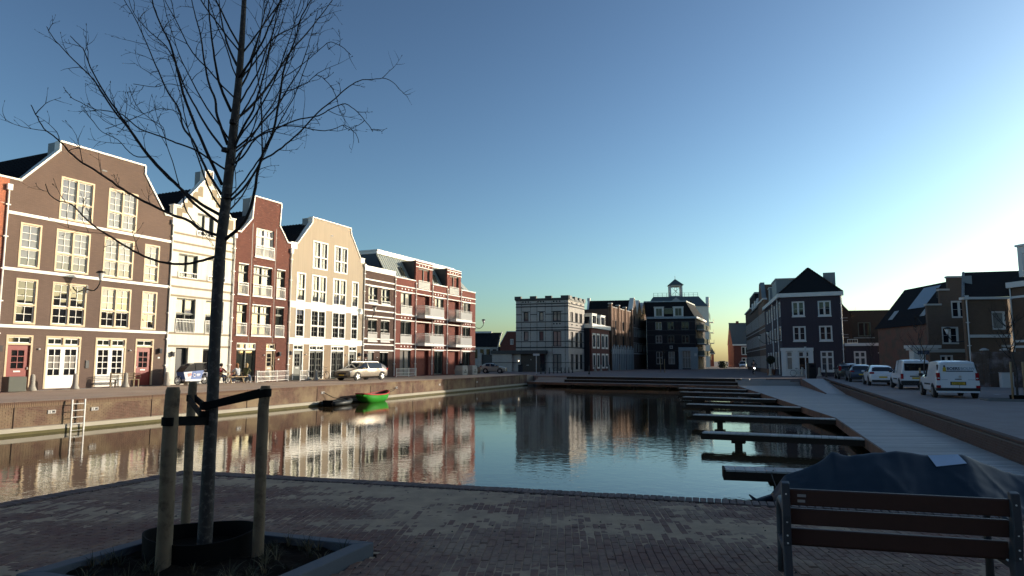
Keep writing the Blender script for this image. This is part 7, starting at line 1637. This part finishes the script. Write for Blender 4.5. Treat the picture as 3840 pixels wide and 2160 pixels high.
for k, (s, e, r_) in enumerate(((38.0,1.1,0),(39.3,1.2,3.1))):
    c = thing('terrace_chair', ('white terrace chair left of the small round table','white terrace chair right of the small round table')[k], 'chair', fl(s,e), ROT-math.pi/2+r_, 'white terrace chairs'); MB().box(-.2,.2,-.2,.2,.43,.46).build('seat', METALW, c); MB().box(-.2,.2,.18,.21,.46,.85).build('backrest', METALW, c)
    for x in (-.18,.18):
        for y in (-.18,.18): MB().box(x-.015,x+.015,y-.015,y+.015,0,.43).build('leg', METALW, c)
pl_ = thing('door_planter', 'dark plant tub at the left frame edge beside the red door', 'planter', tuple(row_origin(21.35)+NV*1.6+Vector((0,0,.03))), ROT); MB().box(-.5,.35,-.3,.3,0,.75).build('tub', mat('grey_green_tub', (.10,.105,.085), .7), pl_, bevel=.02)
SACK = mat('white_woven_sack', (.33,.32,.29), .85, .15, 5, .3, 30)
for k, (s, lab, tp2) in enumerate(((68.2,'pale construction sack with dark rubbish on top before the apartments',1),(70.6,'pale construction sack standing right of the other one',0))):
    P = row_origin(s) + NV*1.9; t = thing('bulk_bag', lab, 'bag', (P.x,P.y,-.02), ROT, 'bulk bags'); MB().add([(-.62,-.5,0),(.62,-.5,0),(.62,.5,0),(-.62,.5,0),(-.66,-.54,.55),(.66,-.54,.55),(.66,.54,.55),(-.66,.54,.55),(-.55,-.46,1.1),(.55,-.46,1.1),(.55,.46,1.1),(-.55,.46,1.1)], [(0,1,5,4),(1,2,6,5),(2,3,7,6),(3,0,4,7),(4,5,9,8),(5,6,10,9),(6,7,11,10),(7,4,8,11),(8,9,10,11)]).build('bag', SACK, t, bevel=.05)
    MB().box(-.3,.25,-.549,-.54,.30,.40).box(-.1,.1,-.549,-.54,.5,.66).build('printed_mark', ANTH, t)
    if tp2: MB().box(-.4,.5,-.3,.3,1.1,1.22).box(.2,.7,-.2,.35,1.1,1.35).build('rubbish', BLACKP, t, bevel=.04)
pp = thing('flower_tub', 'wide low brown tub with plants beside the small cream car', 'planter', (-5.3,91.5,-.06)); MB().lathe([(1.0,0),(1.15,.5),(1.3,.85),(1.2,.86),(1.1,.7),(0,.7)], (0,0,0), 18).build('tub', mat('terracotta_tub', (.17,.12,.085), .8), pp, True)
random.seed(5); b = MB()
for i in range(50): a = random.uniform(0,6.28); r_ = random.uniform(.1,1.0); grow_twig(b, Vector((r_*math.cos(a),r_*math.sin(a),.7)), Vector((random.gauss(0,.4),random.gauss(0,.4),1)).normalized(), .5, .012, 1)
b.build('stems', GRASS[2], pp)
sg = thing('sign_post', 'thin pole with small street sign before the castle house entrance', 'sign', (3.4,95.5,SQZ)); MB().tube([(0,0,0),(0,0,2.75)], .045, 8).build('pole', ZINCW, sg); MB().box(-.45,.45,-.06,-.045,2.45,2.75).build('sign_plate', ZINCW, sg)
for i in range(9):
    ordn = ('nearest','second','third','fourth','fifth','sixth','seventh','eighth','farthest')[i]
    x, y = 3.86+i*.62, 91.0+i*1.05; bollard('%s dark metal bollard of the row before the castle house' % ordn, (x,y,SQZ), BLACKM, .85, .065, 'dark bollards on the square')
bollard('lone dark metal bollard on the square edge above the seat steps', (9.9,87.6,SQZ), BLACKM, 1.1, .08, 'lone bollard')
for i, (x, y) in enumerate(((13.3,113.2),(14.6,116.0),(16.6,120.5),(19.4,126.2))): bollard(('stone bollard at the corner of the dormer house','stone bollard before the first white window of the dormer house','stone bollard before the dormer house doors','stone bollard at the far end of the dormer house')[i], (x+.4,y-.9,SQZ), BOLM, 1.1, .17, 'square bollards')
wbn = thing('wheelie_bin', 'dark wheelie bin by the castle house garage', 'bin', (1.3,106.5,SQZ)); MB().box(-.35,.35,-.35,.35,.05,1.05).build('bin_body', mat('bin_plastic', (.02,.022,.03), .6), wbn, bevel=.04); MB().box(-.38,.38,-.4,.38,1.05,1.15).build('lid', BLACKP, wbn, bevel=.03)
# right bank
for i in range(4): bollard('%s black bollard of the row before the violet house' % ('first','second','third','fourth')[i], (32.8+i*.25-.2,73.4-i*2.0,SQZ-.01), BLACKM, .95, .08, 'black bollards by the violet house')
for i, (x, y, lab) in enumerate(((32.6,76.6,'grey stone bollard between the shop windows of the violet house'),(34.2,75.9,'grey stone bollard at the right end of the white shop front'),(30.5,80.5,'grey stone bollard at the violet house corner'))): bollard(lab, (x,y,SQZ), BOLM, 1.0, .16, 'square bollards')
pmt = thing('parking_meter', 'black parking machine behind the black estate car', 'parking meter', (29.35,66.9,SQZ)); MB().box(-.35,.35,-.3,.3,0,1.5).build('cabinet', BLACKM, pmt, bevel=.03); MB().box(-.2,.2,-.31,-.3,1.1,1.3).build('display', GLS, pmt)
sp2 = thing('sign_post', 'grey sign pole with narrow plate before the violet house window', 'sign', (28.85,66.95,SQZ)); MB().tube([(0,0,0),(0,0,3.1)], .045, 8).build('pole', ZINCW, sp2); MB().box(-.1,.1,-.06,-.045,2.2,3.1).build('sign_plate', ZINCW, sp2)
sp3 = thing('sign_post', 'grey street sign pole before the garden wall', 'sign', (32.2,53.3,-.2)); MB().tube([(0,0,0),(0,0,2.7)], .045, 8).build('pole', ZINCW, sp3); MB().box(-.45,.45,-.06,-.045,2.3,2.6).build('sign_plate', mat('dull_blue_sign', (.09,.11,.16), .5), sp3)
cbn = thing('utility_cabinet', 'pale grey utility cabinet before the brick yard wall', 'cabinet', (33.0,45.6,-.28), R(-12)); MB().box(-.35,.35,-.2,.2,0,1.05).build('case', ZINCW, cbn, bevel=.02); MB().box(-.37,.37,-.22,.22,1.05,1.1).build('lid', STONE, cbn)
for i in range(3): bollard('%s dark rail post before the yard wall' % ('left','middle','right')[i], (34.0+i*.85,44.6-i*.5,-.28), BLACKM, .95, .09, 'rail posts by the yard wall')
op = thing('olive_tub', 'round potted shrub at the violet house corner', 'plant', (31.75,83.6,SQZ)); MB().lathe([(.45,0),(.55,.7),(.45,.7),(0,.6)], (0,0,0), 14).build('pot', mat('orange_pot', (.22,.11,.07), .8), op); MB().tube([(0,0,.6),(0,0,1.5)], .04, 6).build('stem', TWIG, op)
lb = MB(); random.seed(8)
for i in range(900):
    v = Vector((random.gauss(0,1),random.gauss(0,1),random.gauss(0,1))).normalized()*random.uniform(.2,.75)**.6; c = Vector((0,0,1.85))+v*.62; n1 = Vector((random.gauss(0,1),random.gauss(0,1),random.gauss(0,1))).normalized(); n2 = n1.orthogonal()*.05; n3 = n1*.08
    lb.add([c-n2,c+n3,c+n2,c-n3], [(0,1,2,3)])
lb.build('crown', mat('grey_green_leaf', (.05,.06,.04), .7, .4, 5), op)
for k, (x, y, lab) in enumerate(((51.0,165,'dark clipped hedge plant at the sunny street end'),(59.5,168,'dark columnar shrub left of the distant white car'),(62.5,160,'dark shrub right of the distant white car'))):
    sh = thing('street_shrub', lab, 'shrub', (x,y,SQZ), 0, 'street shrubs'); b = MB(); random.seed(30+k)
    for i in range(700):
        c = Vector((random.gauss(0,.45),random.gauss(0,.45),random.uniform(.1,1.7))); n1 = Vector((random.gauss(0,1),random.gauss(0,1),random.gauss(0,1))).normalized(); n2 = n1.orthogonal()*.13; b.add([c-n2,c+n1*.16,c+n2,c-n1*.16], [(0,1,2,3)])
    b.build('leaves', mat('dark_leaf', (.03,.045,.02), .7) if 'dark_leaf' not in MATS else MATS['dark_leaf'], sh); MB().tube([(0,0,0),(0,0,1.3)], .06, 6).build('stem', TWIG, sh)
bpy.context.view_layer.update()
